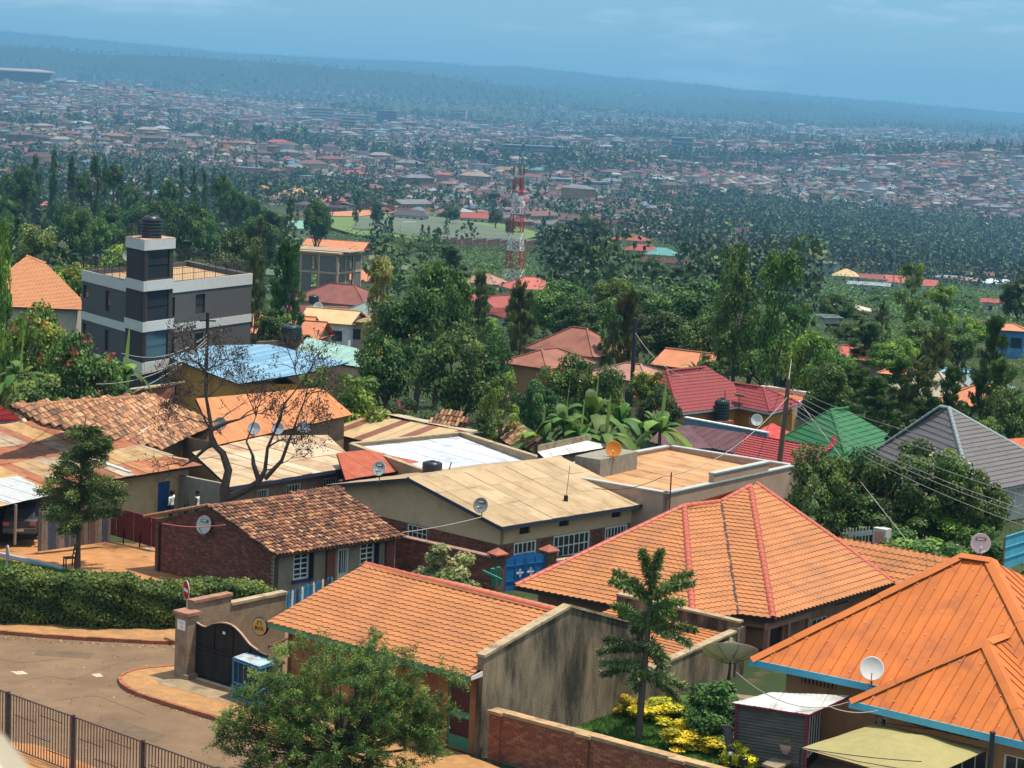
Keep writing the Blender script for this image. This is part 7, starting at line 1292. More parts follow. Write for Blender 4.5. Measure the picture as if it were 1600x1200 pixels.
 # terracotta roof at left edge
 z0 = 2.2;a,b = P(-25,478,z0),P(130,484,z0);r0 = P(42,400,5.2);f = [a,b,plane_px(a,b,r0,126,466),plane_px(a,b,r0,72,412),r0,plane_px(a,b,r0,15,420)];t = thing('terracotta_roof_house','large terracotta tiled roof at left edge beyond the flowering tree','house',V3(a[0] + 5,a[1] + 5,-4));TL = M('terracotta tile',(.46,.20,.085),.6,.12,1.5);tile_rows(t,f,TL,row=.36,wave=.3,res=.12,amp=.018);deck(t,[f],DARKWOOD);under(t,[a,b,f[2] + V3(0,4,0),f[5] + V3(0,4,0)],z0 - .05,-5,M('cream wall',(.50,.45,.36)),.6);ridge(t,f[4],f[3],TL,.14,.45)
right_mid()
# generic houses placed one by one
def settle(x,y,D,up):               # distance at which a thing `up` above its foot stands on the ground
 for f in sorted(np.linspace(.55,1.9,136),key=lambda q: abs(math.log(q))):
  P = pd(x,y,D * f)
  if abs(P[2] - up - float(gz(P[0],P[1]))) < .9: return D * f
 return D
def mid_house(x,y,D,L_,W_,ang,he,h,kind,rmat_,wmat_,label,nw=True,name='house'):
 L_ *= .66;W_ *= .66;h *= .62;he *= .85
 if D > 200: D2 = settle(x,y,D,he + h * .5);k = D2 / D;L_,W_,he,h,D = L_ * k,W_ * k,he * k ** .5,h * k,D2
 P = pd(x,y,D);zg = P[2] - he - h * .5;t = thing(name,label,'house',V3(P[0],P[1],zg));a = math.radians(ang);c,s = math.cos(a),math.sin(a);R = lambda mb: [setattr(mb,'v',[(P[0] + q[0] * c - q[1] * s,P[1] + q[0] * s + q[1] * c,zg + q[2]) for q in mb.v]),mb][1]
 part('roof',R(roof_mb(kind,L_,W_,h,he)),rmat_,t);part('wall',R(wall_mb(kind,L_,W_,h,he,6)),wmat_,t)
 if nw:
  k = max(2,int(L_ / 3.2));fl = 2 if he > 5 else 1
  for i in range(k):
   for f in range(fl):
    mb = MB();mb.box((-L_ / 2 + L_ * (i + .5) / k,-W_ / 2 - .02,he - 1.9 - 2.8 * f),(1.2,.08,1.1));part('window',R(mb),MW,t)
  for i in range(max(1,int(W_ / 4))): mb = MB();mb.box((L_ / 2 + .02,-W_ / 2 + W_ * (i + .5) / max(1,int(W_ / 4)),he - 1.9),(.08,1.1,1.1));part('window',R(mb),MW,t)
  mb = MB()
  if kind == 'hip':
   a_,b_ = L_ / 2 + .5,W_ / 2 + .5;r = max(a_ - b_,.05)
   for q in ((-a_,-b_,-r),(a_,-b_,r),(a_,b_,r),(-a_,b_,-r)): mb.beam((q[0],q[1],he + .03),(q[2],0,he + h + .03),.16,.1)
   mb.beam((-r,0,he + h + .03),(r,0,he + h + .03),.16,.1)
  else: mb.beam((-L_ / 2 - .5,0,he + h + .03),(L_ / 2 + .5,0,he + h + .03),.2,.08)
  part('ridge_cap',R(mb),rmat_,t)
 return t
TB = M('mid brown tile',(.26,.10,.065),.65,.2,.8,stain=(.16,.06,.045),sscale=.5);TP = M('mid pinkish tile',(.34,.17,.13),.65,.2,.8);TR = M('mid red tile',(.28,.06,.048),.6,.15,.8);TO = M('mid orange tile',(.50,.19,.09),.6,.15,.8);TMr = M('mid maroon tile',(.19,.065,.05),.65,.2,.8);TS = M('mid silver sheet',(.45,.50,.52),.5,.1,.8);TY = M('mid sandy sheet',(.50,.36,.18),.6,.12,.8);TG = M('mid grey green sheet',(.20,.25,.23),.6,.2,.8);TBl = M('mid blue sheet',(.12,.36,.50),.5,.15,.8);TGn = M('mid green sheet',(.14,.30,.22),.6,.15,.8);TCo = M('mid coral sheet',(.40,.095,.075),.55,.12,.8)
WCr,WWh,WOc,WEa = wmat('cream'),wmat('white'),wmat('ochre'),wmat('earth')
MID = [
 (905,530,185,10,7.5,-38,2.8,3.2,'hip',TB,WCr,'brownish red hip roof with red creeper between the central trees'),(858,556,172,9,6,52,2.6,1.8,'hip',TB,WOc,'low brown red roof below the creeper covered one'),(990,578,165,8,6,-38,2.6,1.6,'hip',TP,WCr,'pinkish brown roof behind the dark pole'),
 (830,441,420,15,11,20,3.2,3.4,'hip',TCo,WCr,'bright coral red hip roof at the foot of the mast'),(758,434,440,12,9,-30,3.2,3,'hip',TP,WCr,'pinkish brown hip roof left of the mast foot'),(742,466,330,7,6,50,2.8,2.2,'gable',TR,WWh,'small red gable in the trees left of the tall conifer'),(775,470,320,8,6,50,2.8,2.4,'gable',TR,WWh,'larger red gable in the trees left of the tall conifer'),(782,488,300,5,5,50,2.6,1.4,'shed',TR,WWh,'narrow red lean-to roof under the red gables'),
 (535,457,255,15,10,-25,2.8,3.2,'hip',TMr,WCr,'large maroon tiled hip roof below the block shell'),(482,452,265,7,6,-30,2.8,1.6,'hip',TS,WCr,'small silver hip roof left of the maroon hip'),(498,484,232,9,3.5,12,2.6,.9,'shed',M('mid rose sheet',(.34,.12,.11),.6),WCr,'long rose coloured lean-to roof above the sandy gable'),(522,492,222,8,6,-20,2.6,2.0,'gable',TY,M('painted white',(.6,.6,.58)),'sandy yellow gable roof house with white wall'),(572,496,222,6,5,0,2.6,1.0,'shed',TY,WCr,'flat sandy roof beside the sandy yellow gable'),(582,482,230,8,7,-40,2.8,2.8,'hip',TG,WCr,'grey green hip roof partly behind the central tree'),(440,505,215,10,8,-14,2.8,2.8,'gable',TO,WOc,'orange red gabled house with a black tank in front'),(470,512,210,7,6,-14,2.6,2.4,'gable',TO,WOc,'orange gable wing with pale barge boards'),
 (560,428,300,9,7,-30,2.8,2.2,'gable',TO,WCr,'orange roof right of the block shell'),(528,381,480,22,9,-18,3.2,2.6,'gable',TO,WEa,'long orange roofed hall above the block shell'),(470,385,430,15,8,-10,4.5,.6,'shed',TY,WOc,'flat pale roofed orange building above the block shell'),(455,350,560,24,11,35,5.8,3,'gable',TGn,M('pale yellow wall',(.52,.47,.27),.9),'pale yellow hall with green roof behind the dark trees'),
 (412,294,900,13,10,-30,3,4,'hip',TO,WCr,'small orange roof at the left end of the ridge row'),(462,301,880,24,17,-30,3.2,6,'hip',M('mid peach tile',(.55,.26,.14),.6),WCr,'large peach orange hip roof above the playing field'),(492,302,900,16,11,30,3,4,'hip',M('mid cream roof',(.6,.48,.38),.6),WCr,'pale cream roof next to the peach hip'),(524,313,860,20,14,0,3,5.5,'hip',TCo,WWh,'coral red dome-like hip roof by the playing field'),(256,303,640,15,9,-30,3.4,3,'gable',TBl,M('painted white',(.6,.6,.58)),'blue roofed house among the dark tall trees'),(640,332,1010,26,12,-10,3,4,'hip',M('mid dark slate',(.06,.05,.05),.6),WWh,'dark slate roof with white sheet beside the playing field'),(740,336,1020,30,11,-8,3,4,'gable',M('mid brick sheet',(.28,.06,.05),.6),WWh,'long brick red roof beyond the playing field'),(1005,386,640,16,10,-20,3,3,'hip',M('mid brick sheet',(.28,.06,.05)),WOc,'brick red hip roof above the dark wood'),(1035,392,660,14,10,-20,3,3.5,'hip',M('mid teal roof',(.09,.26,.24),.6),WCr,'teal green hip roof right above the dark wood'),(1050,408,600,26,9,-14,4.5,1.2,'shed',TMr,WCr,'long two level cream building with maroon roof above the dark wood'),(985,370,700,18,12,-20,3,3,'hip',TR,WCr,'wide red roof beyond the dark wood'),
 (1322,425,620,11,10,-20,3,3.2,'hip',TY,WCr,'sandy ribbed hip roof across the valley'),(1352,431,620,16,8,-16,3,1.8,'gable',TMr,WCr,'maroon roof right of the sandy hip across the valley'),(1376,432,610,20,8,-12,3,2,'gable',TCo,WWh,'long coral roof in the row across the valley'),(1358,443,590,17,6,-12,2.8,1,'shed',TS,WWh,'white sheet roof below the long coral roof'),(1404,437,600,9,7,-12,3,2,'gable',TCo,WWh,'smaller coral roof at the end of the valley row'),(1450,441,600,9,8,-35,3.5,2.6,'gable',TCo,TS,'coral roof with pale blue gable in the valley row'),(1478,432,640,14,7,-10,3,.7,'shed',TS,WCr,'pale flat roof left of three in the valley row'),(1500,434,640,12,7,-10,3,.7,'shed',M('mid cream roof',(.6,.48,.38)),WCr,'cream flat roof middle of three in the valley row'),(1522,437,640,12,7,-10,3,.7,'shed',M('mid pink roof',(.5,.34,.28),.6),WCr,'pinkish flat roof right of three in the valley row'),(1560,439,620,16,9,-10,3,2,'hip',TS,WWh,'pale hip roof at far right of the valley'),(1562,428,640,14,8,-10,3,1.6,'gable',TMr,WCr,'maroon roof above the pale hip at far right'),(1332,480,420,10,8,-25,3,1.6,'hip',M('mid cream roof',(.6,.48,.38)),WCr,'pale beige roof hidden in the valley trees'),(1572,470,480,16,7,-12,3,1.2,'gable',TR,WWh,'red roofed strip house at right edge of the valley'),(1576,510,380,8.5,6,-10,4.2,1.6,'hip',TO,M('blue wall',(.06,.22,.42),.8),'two storey blue house with orange roof at right edge'),(1296,494,380,4,4,20,3.6,.4,'shed',TG,WWh,'white two storey house half hidden by valley trees'),(1292,410,700,9,8,-15,6,.5,'shed',TG,M('grey wall',(.2,.21,.22),.8),'grey two storey block across the valley'),(1322,549,225,7,6,-30,2.8,2,'hip',TCo,WCr,'coral red roof tip between the right hand trees'),(1342,552,225,5,5,-30,2.8,1.6,'hip',TP,WCr,'pinkish roof tip between the right hand trees'),
 (1455,596,165,8,6,-35,2.8,2.6,'hip',M('mid beige tile',(.36,.30,.22),.65,.2),WCr,'beige tiled roof behind the right conifers'),(1535,616,160,7.5,6,-35,2.8,2.2,'hip',TO,WCr,'orange tiled roof behind the rightmost conifers'),(1505,592,175,10,6,-35,2.8,1.6,'hip',TG,WCr,'grey roof between the beige and orange ones'),(1520,584,185,7,5,-20,2.8,.9,'gable',TBl,WWh,'bright blue roof patch behind the rightmost conifers'),(1422,575,185,6,5,-20,2.8,1.4,'hip',TO,WCr,'small orange roof behind the right conifers'),(1372,555,205,7,5,-20,2.8,1.2,'gable',TO,WCr,'orange roof sliver right of the coral roof tips'),(10,330,520,16,10,10,8,.5,'shed',TS,M('pale rose wall',(.5,.42,.42),.9),'white flat roofed block at left edge behind the trees'),(75,318,640,16,9,-20,3,2,'gable',TCo,WCr,'red roof among dark trees at far left'),(340,300,690,10,8,-20,3,2,'gable',TR,WCr,'small red roof between the dark ridge trees'),(1082,560,185,7,6,-35,3.2,2,'gable',TO,WOc,'orange roof seen through the large dark trees'),(420,425,300,8,6,-12,3.4,.5,'shed',TG,M('grey beige wall',(.3,.26,.2),.9),'flat grey beige house left of the block shell')]
for m in MID: mid_house(*m)
# unfinished concrete block shell
def shell():
 D = 285;z0 = pd(485,452,D)[2];a,b = pd(440,440,D + 3),pd(527,444,D);d = (b - a) * V3(1,1,0);L_ = np.linalg.norm(d);d /= L_;n = V3(-d[1],d[0],0);zt = ztop(b,398);h = (zt - z0) / 2;t = thing('block_shell','unfinished two storey grey block building with tan concrete frame','building',V3(a[0],a[1],z0));BK = M('grey blocks',(.15,.14,.13),.95,.25,4,bump=.4,bscale=6);FRM = M('raw concrete',(.42,.31,.19),.95,.15,3);a = V3(a[0],a[1],z0 - 2);w = 7.5
 for k in range(2):
  for s,e in ((a,d * L_),(a + d * L_,n * w),(a,n * w)):
   ee = e / np.linalg.norm(e);ln = np.linalg.norm(e);nn = n if abs(np.dot(ee,d)) > .9 else (-d if np.dot(s - a,d) > 1 else d);hh = h if k else h + 2;zb = z0 + k * h if k else z0 - 2
   ops = [(ln * .52,ln * .52 + .9,zb + (.3 if k else 2.3),zb + hh - .4)] if ln > w else []
   wall(t,s + nn * .06,s + e + nn * .06,zb,zb + hh - .28,BK,ops,.15,into=nn);mb = MB();mb.obox(V3(s[0],s[1],zb + hh - .28),e,nn * .25,Z * .28);part('beam',mb,FRM,t)
   for q in np.linspace(0,ln - .25,4 if ln > w else 3): mb = MB();p = s + ee * q;mb.obox(V3(p[0],p[1],zb) - nn * .002,ee * .25,nn * .25,Z * (hh - .282));part('column',mb,FRM,t)
 mb = MB();mb.obox(V3(a[0],a[1],zt) - d * .3 - n * .3 + Z * .01,d * (L_ + .6),n * (w + .6),Z * .22);part('roof_slab',mb,FRM,t)
 for k in range(4): mb = MB();mb.obox(V3(a[0],a[1],zt + .24) + d * (1.2 + k * L_ / 4) + n * 1,d * 2,n * 5,Z * .12);part('shutter_board',mb,M('pale timber',(.30,.22,.15),.85),t)
shell()
tank('water_tank','black water tank on a wall in front of the orange gables',pz(455,531,1.2),.8,1.25,M('tank green black',(.02,.035,.036),.4,.1,3));tank('water_tank','small black tank beside the maroon hip roof',pd(490,474,240),.6,1.0)
mb = MB();q = pz(400,534,1.15);mb.obox(q - Z * 5,pz(482,531,1.15) - q,V3(.2,.6,0),Z * 5);solo('yard_wall',mb,M('brown wall',(.16,.11,.07),.95,.2),'brown wall under the black tank by the orange gables','wall')
d_ = pd(497,480,235);dish('satellite_dish',d_,V3(-.1,-.95,.25),.55,MATS['dish white'],STEEL,'white dish among the roofs left of the maroon hip',mast=d_ - Z * 1.5)
# lattice mast
def mast():
 D = settle(803,448,500,0);b = pd(803,448,D);top = ztop((b[0],b[1],0),262);lean = 0;h = top - b[2];t = thing('lattice_mast','tall red and white lattice telecom mast','mast',b);RD = M('mast red',(.34,.035,.03),.6,.15,2);WT = M('mast white',(.62,.60,.56),.6,.1,2);sc = D / 560;n = 13;wd = lambda k: sc * (3.0 * (1 - k) ** 1.1 + 1.5);dx = V3(.02,0,0);ax = .5
 C = lambda k: [b + Z * h * k + V3(math.cos(ax + q * math.pi / 2),math.sin(ax + q * math.pi / 2),0) * wd(k) * .707 for q in range(4)]
 for i in range(n):
  k0,k1 = i / n,(i + 1) / n;A,B = C(k0),C(k1);m = (WT,RD)[int(k0 * 7 + .0) % 2] if True else WT;mb = MB();w = sc * (.24 - .1 * k0)
  for q in range(4): mb.beam(A[q],B[q],w);mb.beam(A[q],B[(q + 1) % 4],w * .55);mb.beam(A[(q + 1) % 4],B[q],w * .55);mb.beam(A[q],A[(q + 1) % 4],w * .6)
  part('lattice_section',mb,m,t)
 AN = M('antenna grey',(.22,.19,.16),.6,.1)
 for i in range(14):
  k = 1 - .02 - .24 * ((i * 7) % 14) / 14;a = i * 2.4;p = b + Z * h * k + V3(math.cos(a),math.sin(a),0) * (wd(k) * .5 + .5);mb = MB();mb.box(p - Z * 1.1,(.3,.25,2.0),a);part('panel_antenna',mb,AN,t)
 for k,a in ((.74,-1.2),(.70,-.4),(.77,-2)): mb = MB();p = b + Z * h * k + V3(math.cos(a),math.sin(a),0) * 1.4;mb.lathe([(.001,-.15),(.55,-.15),(.6,.15),(.001,.15)],p,V3(math.cos(a),math.sin(a),0),12);part('drum_dish',mb,WT,t)
 mb = MB();mb.tube([b + Z * h,b + Z * (h + 3)],.06,5);part('top_rod',mb,STEEL,t)
mast()
for x,yb,yt,D,l in ((632,318,240,1300,'thin grey lattice mast far beyond the playing field'),(975,360,325,1150,'short grey lattice mast right of the big mast'),(1543,224,205,3300,'distant dark mast on the skyline at right'),(1396,440,388,560,'thin grey lattice mast in the valley at right')):
 b = pd(x,yb,D);b[2] -= 2;h = ztop(b,yt) - b[2];t = thing('lattice_mast',l,'mast',b,'distant thin masts');w = D / 3300 * 2.2;mb = MB();n = 12
 for i in range(n):
  k0,k1 = i / n,(i + 1) / n;A = [b + Z * h * k0 + V3(sx,sy,0) * w * (1 - .6 * k0) * .5 for sx,sy in ((-1,-1),(1,-1),(1,1),(-1,1))];B = [b + Z * h * k1 + V3(sx,sy,0) * w * (1 - .6 * k1) * .5 for sx,sy in ((-1,-1),(1,-1),(1,1),(-1,1))]
  for q in range(4): mb.beam(A[q],B[q],w * .12);mb.beam(A[q],B[(q + 1) % 4],w * .07)
 part('lattice',mb,M('mast grey',(.22,.22,.22),.7),t)
# playing field
def field():
 PT = [(525,338),(640,322),(800,352),(812,374),(700,380),(560,372)]
 def g(x,y):
  lo,hi = 600.,1500.
  for _ in range(40):
   m = (lo + hi) / 2;p = pd(x,y,m)
   if p[2] > gz(p[0],p[1]): lo = m
   else: hi = m
  p = pd(x,y,lo);return p
 def sheet2(name,px,dz,mat):
  P = [g(x,y) for x,y in px];c = sum(P) / len(P);n = 10;mb = MB()
  for i in range(len(P)):
   a,b = P[i],P[(i + 1) % len(P)];rows = [[c + ((a * (1 - j / n) + b * j / n) - c) * (k / n) for j in range(n + 1)] for k in range(n + 1)];mb.grid([[V3(q[0],q[1],float(gz(q[0],q[1])) + dz) for q in r] for r in rows])
  struct(name,mb,mat,True)
 sheet2('playing_field',[(500,338),(600,330),(700,338),(810,358),(850,370),(800,384),(690,382),(560,372),(505,356)],1.2,M('field grass',(.11,.16,.04),.95,.25,.08))
 sheet2('pitch',[(560,345),(690,345),(800,366),(790,379),(640,374),(550,362)],1.5,M('worn pitch',(.095,.115,.07),.95,.2,.05));sheet2('running_track',[(515,336),(590,331),(625,336),(560,343),(518,342)],1.5,M('red track',(.42,.17,.085),.95,.2,.1))
 a,b = g(622,362),g(645,362);a,b = g(628,366),g(649,366.5);t = thing('goal','white football goal on the playing field','goal',a);h = 2.44 * 1.6
 mb = MB();mb.beam(a,a + Z * (h + 1.5),.25);mb.beam(b,b + Z * (h + 1.5),.25);mb.beam(a + Z * (h + 1.5),b + Z * (h + 1.5),.25);part('frame',mb,WHITE,t,kind='stuff');h += 1.5
 for (x0,y0),(x1,y1),hh,c,l in (((515,326),(616,335),5,(.2,.07,.055),'brick red wall behind the running track'),((616,337),(730,346),3,(.5,.47,.42),'pale wall along the far side of the playing field'),((690,380),(862,386),3.2,(.34,.33,.31),'grey wall along the near side of the playing field'),((690,392),(860,392),4,(.1,.05,.04),'dark earth bank wall below the playing field')):
  p,q = g(x0,y0),g(x1,y1);mb = MB();k = 8
  for i in range(k): s = p + (q - p) * i / k;e = p + (q - p) * (i + .98) / k;mb.obox(V3(s[0],s[1],float(gz(s[0],s[1])) - 1),V3(e[0] - s[0],e[1] - s[1],0),V3(0,.5,0),Z * (hh + 1))
  solo('field_wall',mb,M('field wall %d' % int(c[0] * 1000),c,.9,.15,.2),l,'wall')
 tank('water_tank','blue tank beside the playing field wall',g(653,337),3,5,M('tank blue',(.03,.2,.38),.5))
field()
# large buildings in the far town
def slab(x,y,D,L_,W_,h,ang,fl,wm,label,name='office_block'):
 D2 = settle(x,y,D,0);L_,W_,h,D = L_ * D2 / D,W_ * D2 / D,h * D2 / D,D2;p = pd(x,y,D);z = p[2];a = math.radians(ang);t = thing(name,label,'building',p);mb = MB();mb.box(V3(p[0],p[1],z - 15),(L_,W_,h + 15),a);part('wall',mb,wm,t);k = MB()
 c,s = math.cos(a),math.sin(a)
 for i in range(fl):
  zz = z + h * (i + .35) / fl;o = MB();o.box(V3(p[0] - s * -(W_ / 2 + .1),p[1] - c * (W_ / 2 + .1),zz),(L_ * .94,.3,h / fl * .3),a);part('window_band',o,MW,t)
 mb = MB();mb.box(V3(p[0],p[1],z + h + .02),(L_ * 1.03,W_ * 1.05,h * .04),a);part('roof',mb,M('flat roof',(.4,.38,.36),.9),t)
for q in ((500,192,4700,60,30,32,10,5,WWh,'pale tower block left of the far town offices'),(540,192,4700,110,30,18,5,3,M('greenish wall',(.3,.36,.34),.8),'long low greenish office block in the far town'),(545,203,4500,30,20,26,5,4,WWh,'small pale block below the greenish offices'),(605,190,4800,45,20,24,-5,4,M('dark wall',(.1,.12,.14),.8),'dark block right of the greenish offices'),(715,188,4900,40,20,24,-5,4,WWh,'pale block above the mast top at left'),(470,210,3900,90,40,6,5,1,M('mid cream roof',(.6,.48,.38)),'long cream warehouse in the far town'),(580,207,4000,70,40,6,0,1,TGn,'greenish warehouse in the far town'),(905,212,3900,90,50,8,-5,1,TP,'long pinkish warehouse right of centre'),(930,173,6300,75,30,12,-4,1,WWh,'white airport hangar on the far plain'),(835,244,2900,90,16,14,-6,3,M('slate wall',(.16,.18,.2),.8),'long slate block with blue shed behind the mast'),(790,262,2500,36,14,9,-4,3,WWh,'white terrace block just left of the mast top'),(880,292,2050,16,9,8,-8,2,WWh,'white two storey villa right of the mast'),(930,297,2000,24,9,8,-8,2,WWh,'white flat block farther right of the mast'),(245,137,4900,18,14,15,0,3,M('dark wall',(.1,.12,.14)),'dark block on the far left hill'),(12,142,4700,22,14,22,0,4,WWh,'white tower block under the stadium'),(90,150,4500,45,20,22,0,4,WWh,'pale block right of the stadium'),(135,127,4900,36,20,16,0,3,M('grey wall',(.2,.21,.22)),'grey block on the hill right of the stadium'),(1065,240,3000,30,20,22,-5,4,M('grey wall',(.2,.21,.22)),'grey block among far trees at centre right'),(1383,328,1700,4,4,9,0,1,WWh,'white church tower above the wooded slope'),(1395,333,1680,13,6,3,0,1,WWh,'white church hall above the wooded slope'),(1335,330,1700,14,7,3,0,1,TS,'pale sheet roof left of the white church'),(1560,243,2900,24,12,5,0,2,M('blue wall',(.06,.22,.42)),'blue roofed hall on the right skyline')): slab(*q)
def stadium():
 p = pd(28,121,4900);t = thing('stadium','large oval stadium with pale roof on the far left hill','stadium',p);mb = MB();rows = []
 for r,z in ((70,-10),(76,9),(80,13)): rows.append([p + V3(math.cos(a) * r,math.sin(a) * r * .7,z) for a in np.linspace(0,2 * math.pi,49)[:-1]])
 mb.grid(rows,0,True);part('bowl',mb,M('stadium wall',(.12,.10,.10),.8),t,True);mb = MB();rows = [[p + V3(math.cos(a) * r,math.sin(a) * r * .7,z) for a in np.linspace(0,2 * math.pi,49)[:-1]] for r,z in ((84,13),(84,16),(52,20))];mb.grid(rows,0,True);part('roof_ring',mb,M('stadium roof',(.32,.25,.22),.7),t,True)
stadium()
# utility poles and wires
def poles():
 WD = M('pole wood',(.13,.085,.055),.9,.25,5,stretch=(1,1,.2));b = pz(1212,770,-1.2);b[2] = -1.9;zt = ztop(b,592);t = thing('utility_pole','leaning brown timber utility pole with wires right of centre','utility pole',b);top = V3(b[0] + .35,b[1],zt);mb = MB();mb.tube([b,(b + top) / 2,top],[.17,.15,.12],10);part('pole',mb,WD,t,True)
 for k in range(6): z = zt - .55 - k * .28;mb = MB();f = (z - b[2]) / (zt - b[2]);p = b + (top - b) * f + V3(.14,-.08,0);mb.beam(p - V3(.1,0,0),p + V3(.12,0,0),.04);mb.lathe([(.03,-.06),(.05,-.02),(.03,.02),(.05,.06),(.02,.09)],p + V3(.13,0,0),Z,8);part('insulator',mb,M('insulator',(.1,.07,.05),.3),t)
 for z in (-.2,.5): mb = MB();f = (z - b[2]) / (zt - b[2]);c = b + (top - b) * f;mb.lathe([(.16,-.04),(.19,-.04),(.19,.04),(.16,.04)],c,Z,10);mb.beam(c + V3(.1,-.15,0),c + V3(.35,-.2,-.1),.06,.2);part('band_clamp',mb,STEEL,t)
 WI = M('wire pale',(.33,.30,.26),.5);WDk = M('wire dark',(.05,.05,.05),.6)
 def wire(a,c,sag,r,mat,label,grp=None):
  mb = MB();pts = [a * (1 - k) + c * k - Z * sag * 4 * k * (1 - k) for k in np.linspace(0,1,15)];mb.tube(pts,r,5);solo('overhead_wire',mb,mat,label,'wire',loc=a,group=grp)
 for i,(y0,y1,rr) in enumerate(((612,705,.010),(624,738,.011),(630,770,.012),(645,792,.013),(652,800,.013),(660,818,.013))):
  a = top - Z * (.5 + i * .27) + V3(.27,-.08,0);e = pd(1612,y1 + 8,78);wire(a,e,.45,rr,WI,['topmost','second','third','fourth','fifth','lowest'][i] + ' of the six overhead wires from the timber pole to the right edge','overhead wires to the right edge')
 wire(top - Z * .7 + V3(.2,-.1,0),pd(1418,846,92),.05,.019,WI,'thick pale stay wire running down right from the timber pole');wire(top - Z * 2.2,pd(1318,842,97),.2,.014,WDk,'dark drop wire into the dense trees');wire(top - Z * 1.0,pd(1035,745,100),.9,.02,WI,'pale drop wire running left over the sandy flat roof');wire(pd(1035,745,100),pd(925,762,100),.3,.016,WDk,'thin dark wire over the sandy flat roof')
 wire(pd(628,832,89),pd(752,808,94),.06,.022,WI,'white cable to the dark grey dish on the tan roof');wire(pd(1150,1050,62),pd(1380,1070,62.5),.9,.014,WI,'slack cable drooping over the small grey lean-to');wire(pd(1296,1104,60.5),pd(1372,1110,60.5),.12,.014,WI,'pale hose looped under the sky blue eave');wire(pd(1440,1190,57),pd(1250,1168,57.6),.05,.014,WDk,'dark guy rope along the olive canopy edge');wire(pd(1551,1147,60),pd(1372,1128,61.5),.05,.014,WDk,'dark guy rope behind the olive canopy')
 D = 150
 b = pd(322,600,D);b[2] -= 3;z2 = ztop(b,488);mb = MB();tp = V3(b[0],b[1],z2);mb.tube([b,tp],.13,8);t = thing('utility_pole','dark pole rising behind the bare tree by the grey block','utility pole',b);part('pole',mb,DARKWOOD,t);mb = MB();mb.beam(tp - Z * .6 - V3(.6,0,0),tp - Z * .6 + V3(.6,0,0),.1);part('crossarm',mb,DARKWOOD,t)
 for i,(x,y,dd) in enumerate(((190,552,130),(186,586,128),(150,600,118),(50,668,104))): wire(tp - Z * (1.6 + .25 * i),pd(x,y,dd),.8,.025,WI,['upper pale wire crossing in front of the grey block','middle pale wire crossing in front of the grey block','lower pale wire running from the dark pole to the trees','long pale wire falling to the clay roof at left'][i])
 b = pd(988,592,150);b[2] -= 2;z2 = ztop(b,497);tp = V3(b[0],b[1],z2);mb = MB();mb.tube([b,tp],.16,8);t = thing('utility_pole','black pole among the central trees right of the tall conifer','utility pole',b);part('pole',mb,STEEL,t);mb = MB();mb.beam(tp - Z * .8 - V3(.5,0,0),tp - Z * .8 + V3(.5,0,0),.1);part('crossarm',mb,STEEL,t);wire(tp - Z * 1,pd(1075,590,140),.6,.02,WI,'pale wire from the black pole to the red hip roof');wire(tp - Z * 1.3,pd(1062,588,140),.8,.02,WDk,'dark wire from the black pole to the red hip roof')
 b = pd(1236,590,210);b[2] -= 3;z2 = ztop(b,535);mb = MB();tp = V3(b[0],b[1],z2);mb.tube([b,tp],.12,6);solo('utility_pole',mb,STEEL,'dark distant pole above the timber utility pole','utility pole');wire(tp,top,.3,.03,WI,'pale wire from the distant pole down to the timber pole')
poles()
# ================================================================ VEGETATION
LM = {'dark': ((.020,.045,.014),(.036,.068,.018),(.065,.10,.028)),'mid': ((.030,.062,.016),(.052,.092,.022),(.10,.14,.035)),'light': ((.05,.09,.018),(.095,.145,.025),(.17,.20,.04)),'olive': ((.040,.052,.020),(.07,.082,.028),(.115,.115,.042)),'dry': ((.10,.085,.03),(.17,.14,.06),(.25,.20,.10)),'yellow': ((.20,.20,.015),(.42,.34,.02),(.55,.45,.04)),'pale': ((.09,.12,.05),(.17,.19,.09),(.30,.29,.16))}
LEAF = {k: [leafmat('leaf %s %d' % (k,i),(c[0] * 1.8,c[1] * 1.9,c[2] * 1.4),.3,.3) for i,c in enumerate(v)] for k,v in LM.items()}
BARK = M('bark',(.095,.07,.05),.95,.3,4,bump=.5,bscale=12,stretch=(1,1,.3));BARKG = M('grey bark',(.15,.125,.10),.95,.3,4,bump=.4,bscale=12)
def unit(a): return a / (np.linalg.norm(a,axis=-1,keepdims=True) + 1e-9)
def leaves(C,N,size,asp=.55,droop=.25,rg=nrg,tilt=.6):
 """diamond leaves at C, facing roughly N"""
 n = len(C);N = unit(N + rg.normal(0,tilt,(n,3)));A = unit(np.cross(N,rg.normal(0,1,(n,3))));A[:,2] -= droop;A = unit(A);B = unit(np.cross(N,A));s = size * rg.uniform(.7,1.35,(n,1))
 return np.stack([C - A * s * .5,C + B * s * asp * .5,C + A * s * .5,C - B * s * asp * .5],1).reshape(-1,3)
def crown_pts(clumps,per,rg,flat=.8):
 C,N,K = [],[],[]
 for i,(c,r) in enumerate(clumps):
  d = unit(rg.normal(0,1,(per,3)));d[:,2] = np.abs(d[:,2]) * np.where(rg.random(per) < .72,1,-1);rr = r * rg.uniform(.55,1.05,(per,1));C.append(c + d * rr * np.array([1,1,flat]));N.append(d + np.array([0,0,.45]));K.append(np.full(per,i))
 return np.concatenate(C),np.concatenate(N),np.concatenate(K)
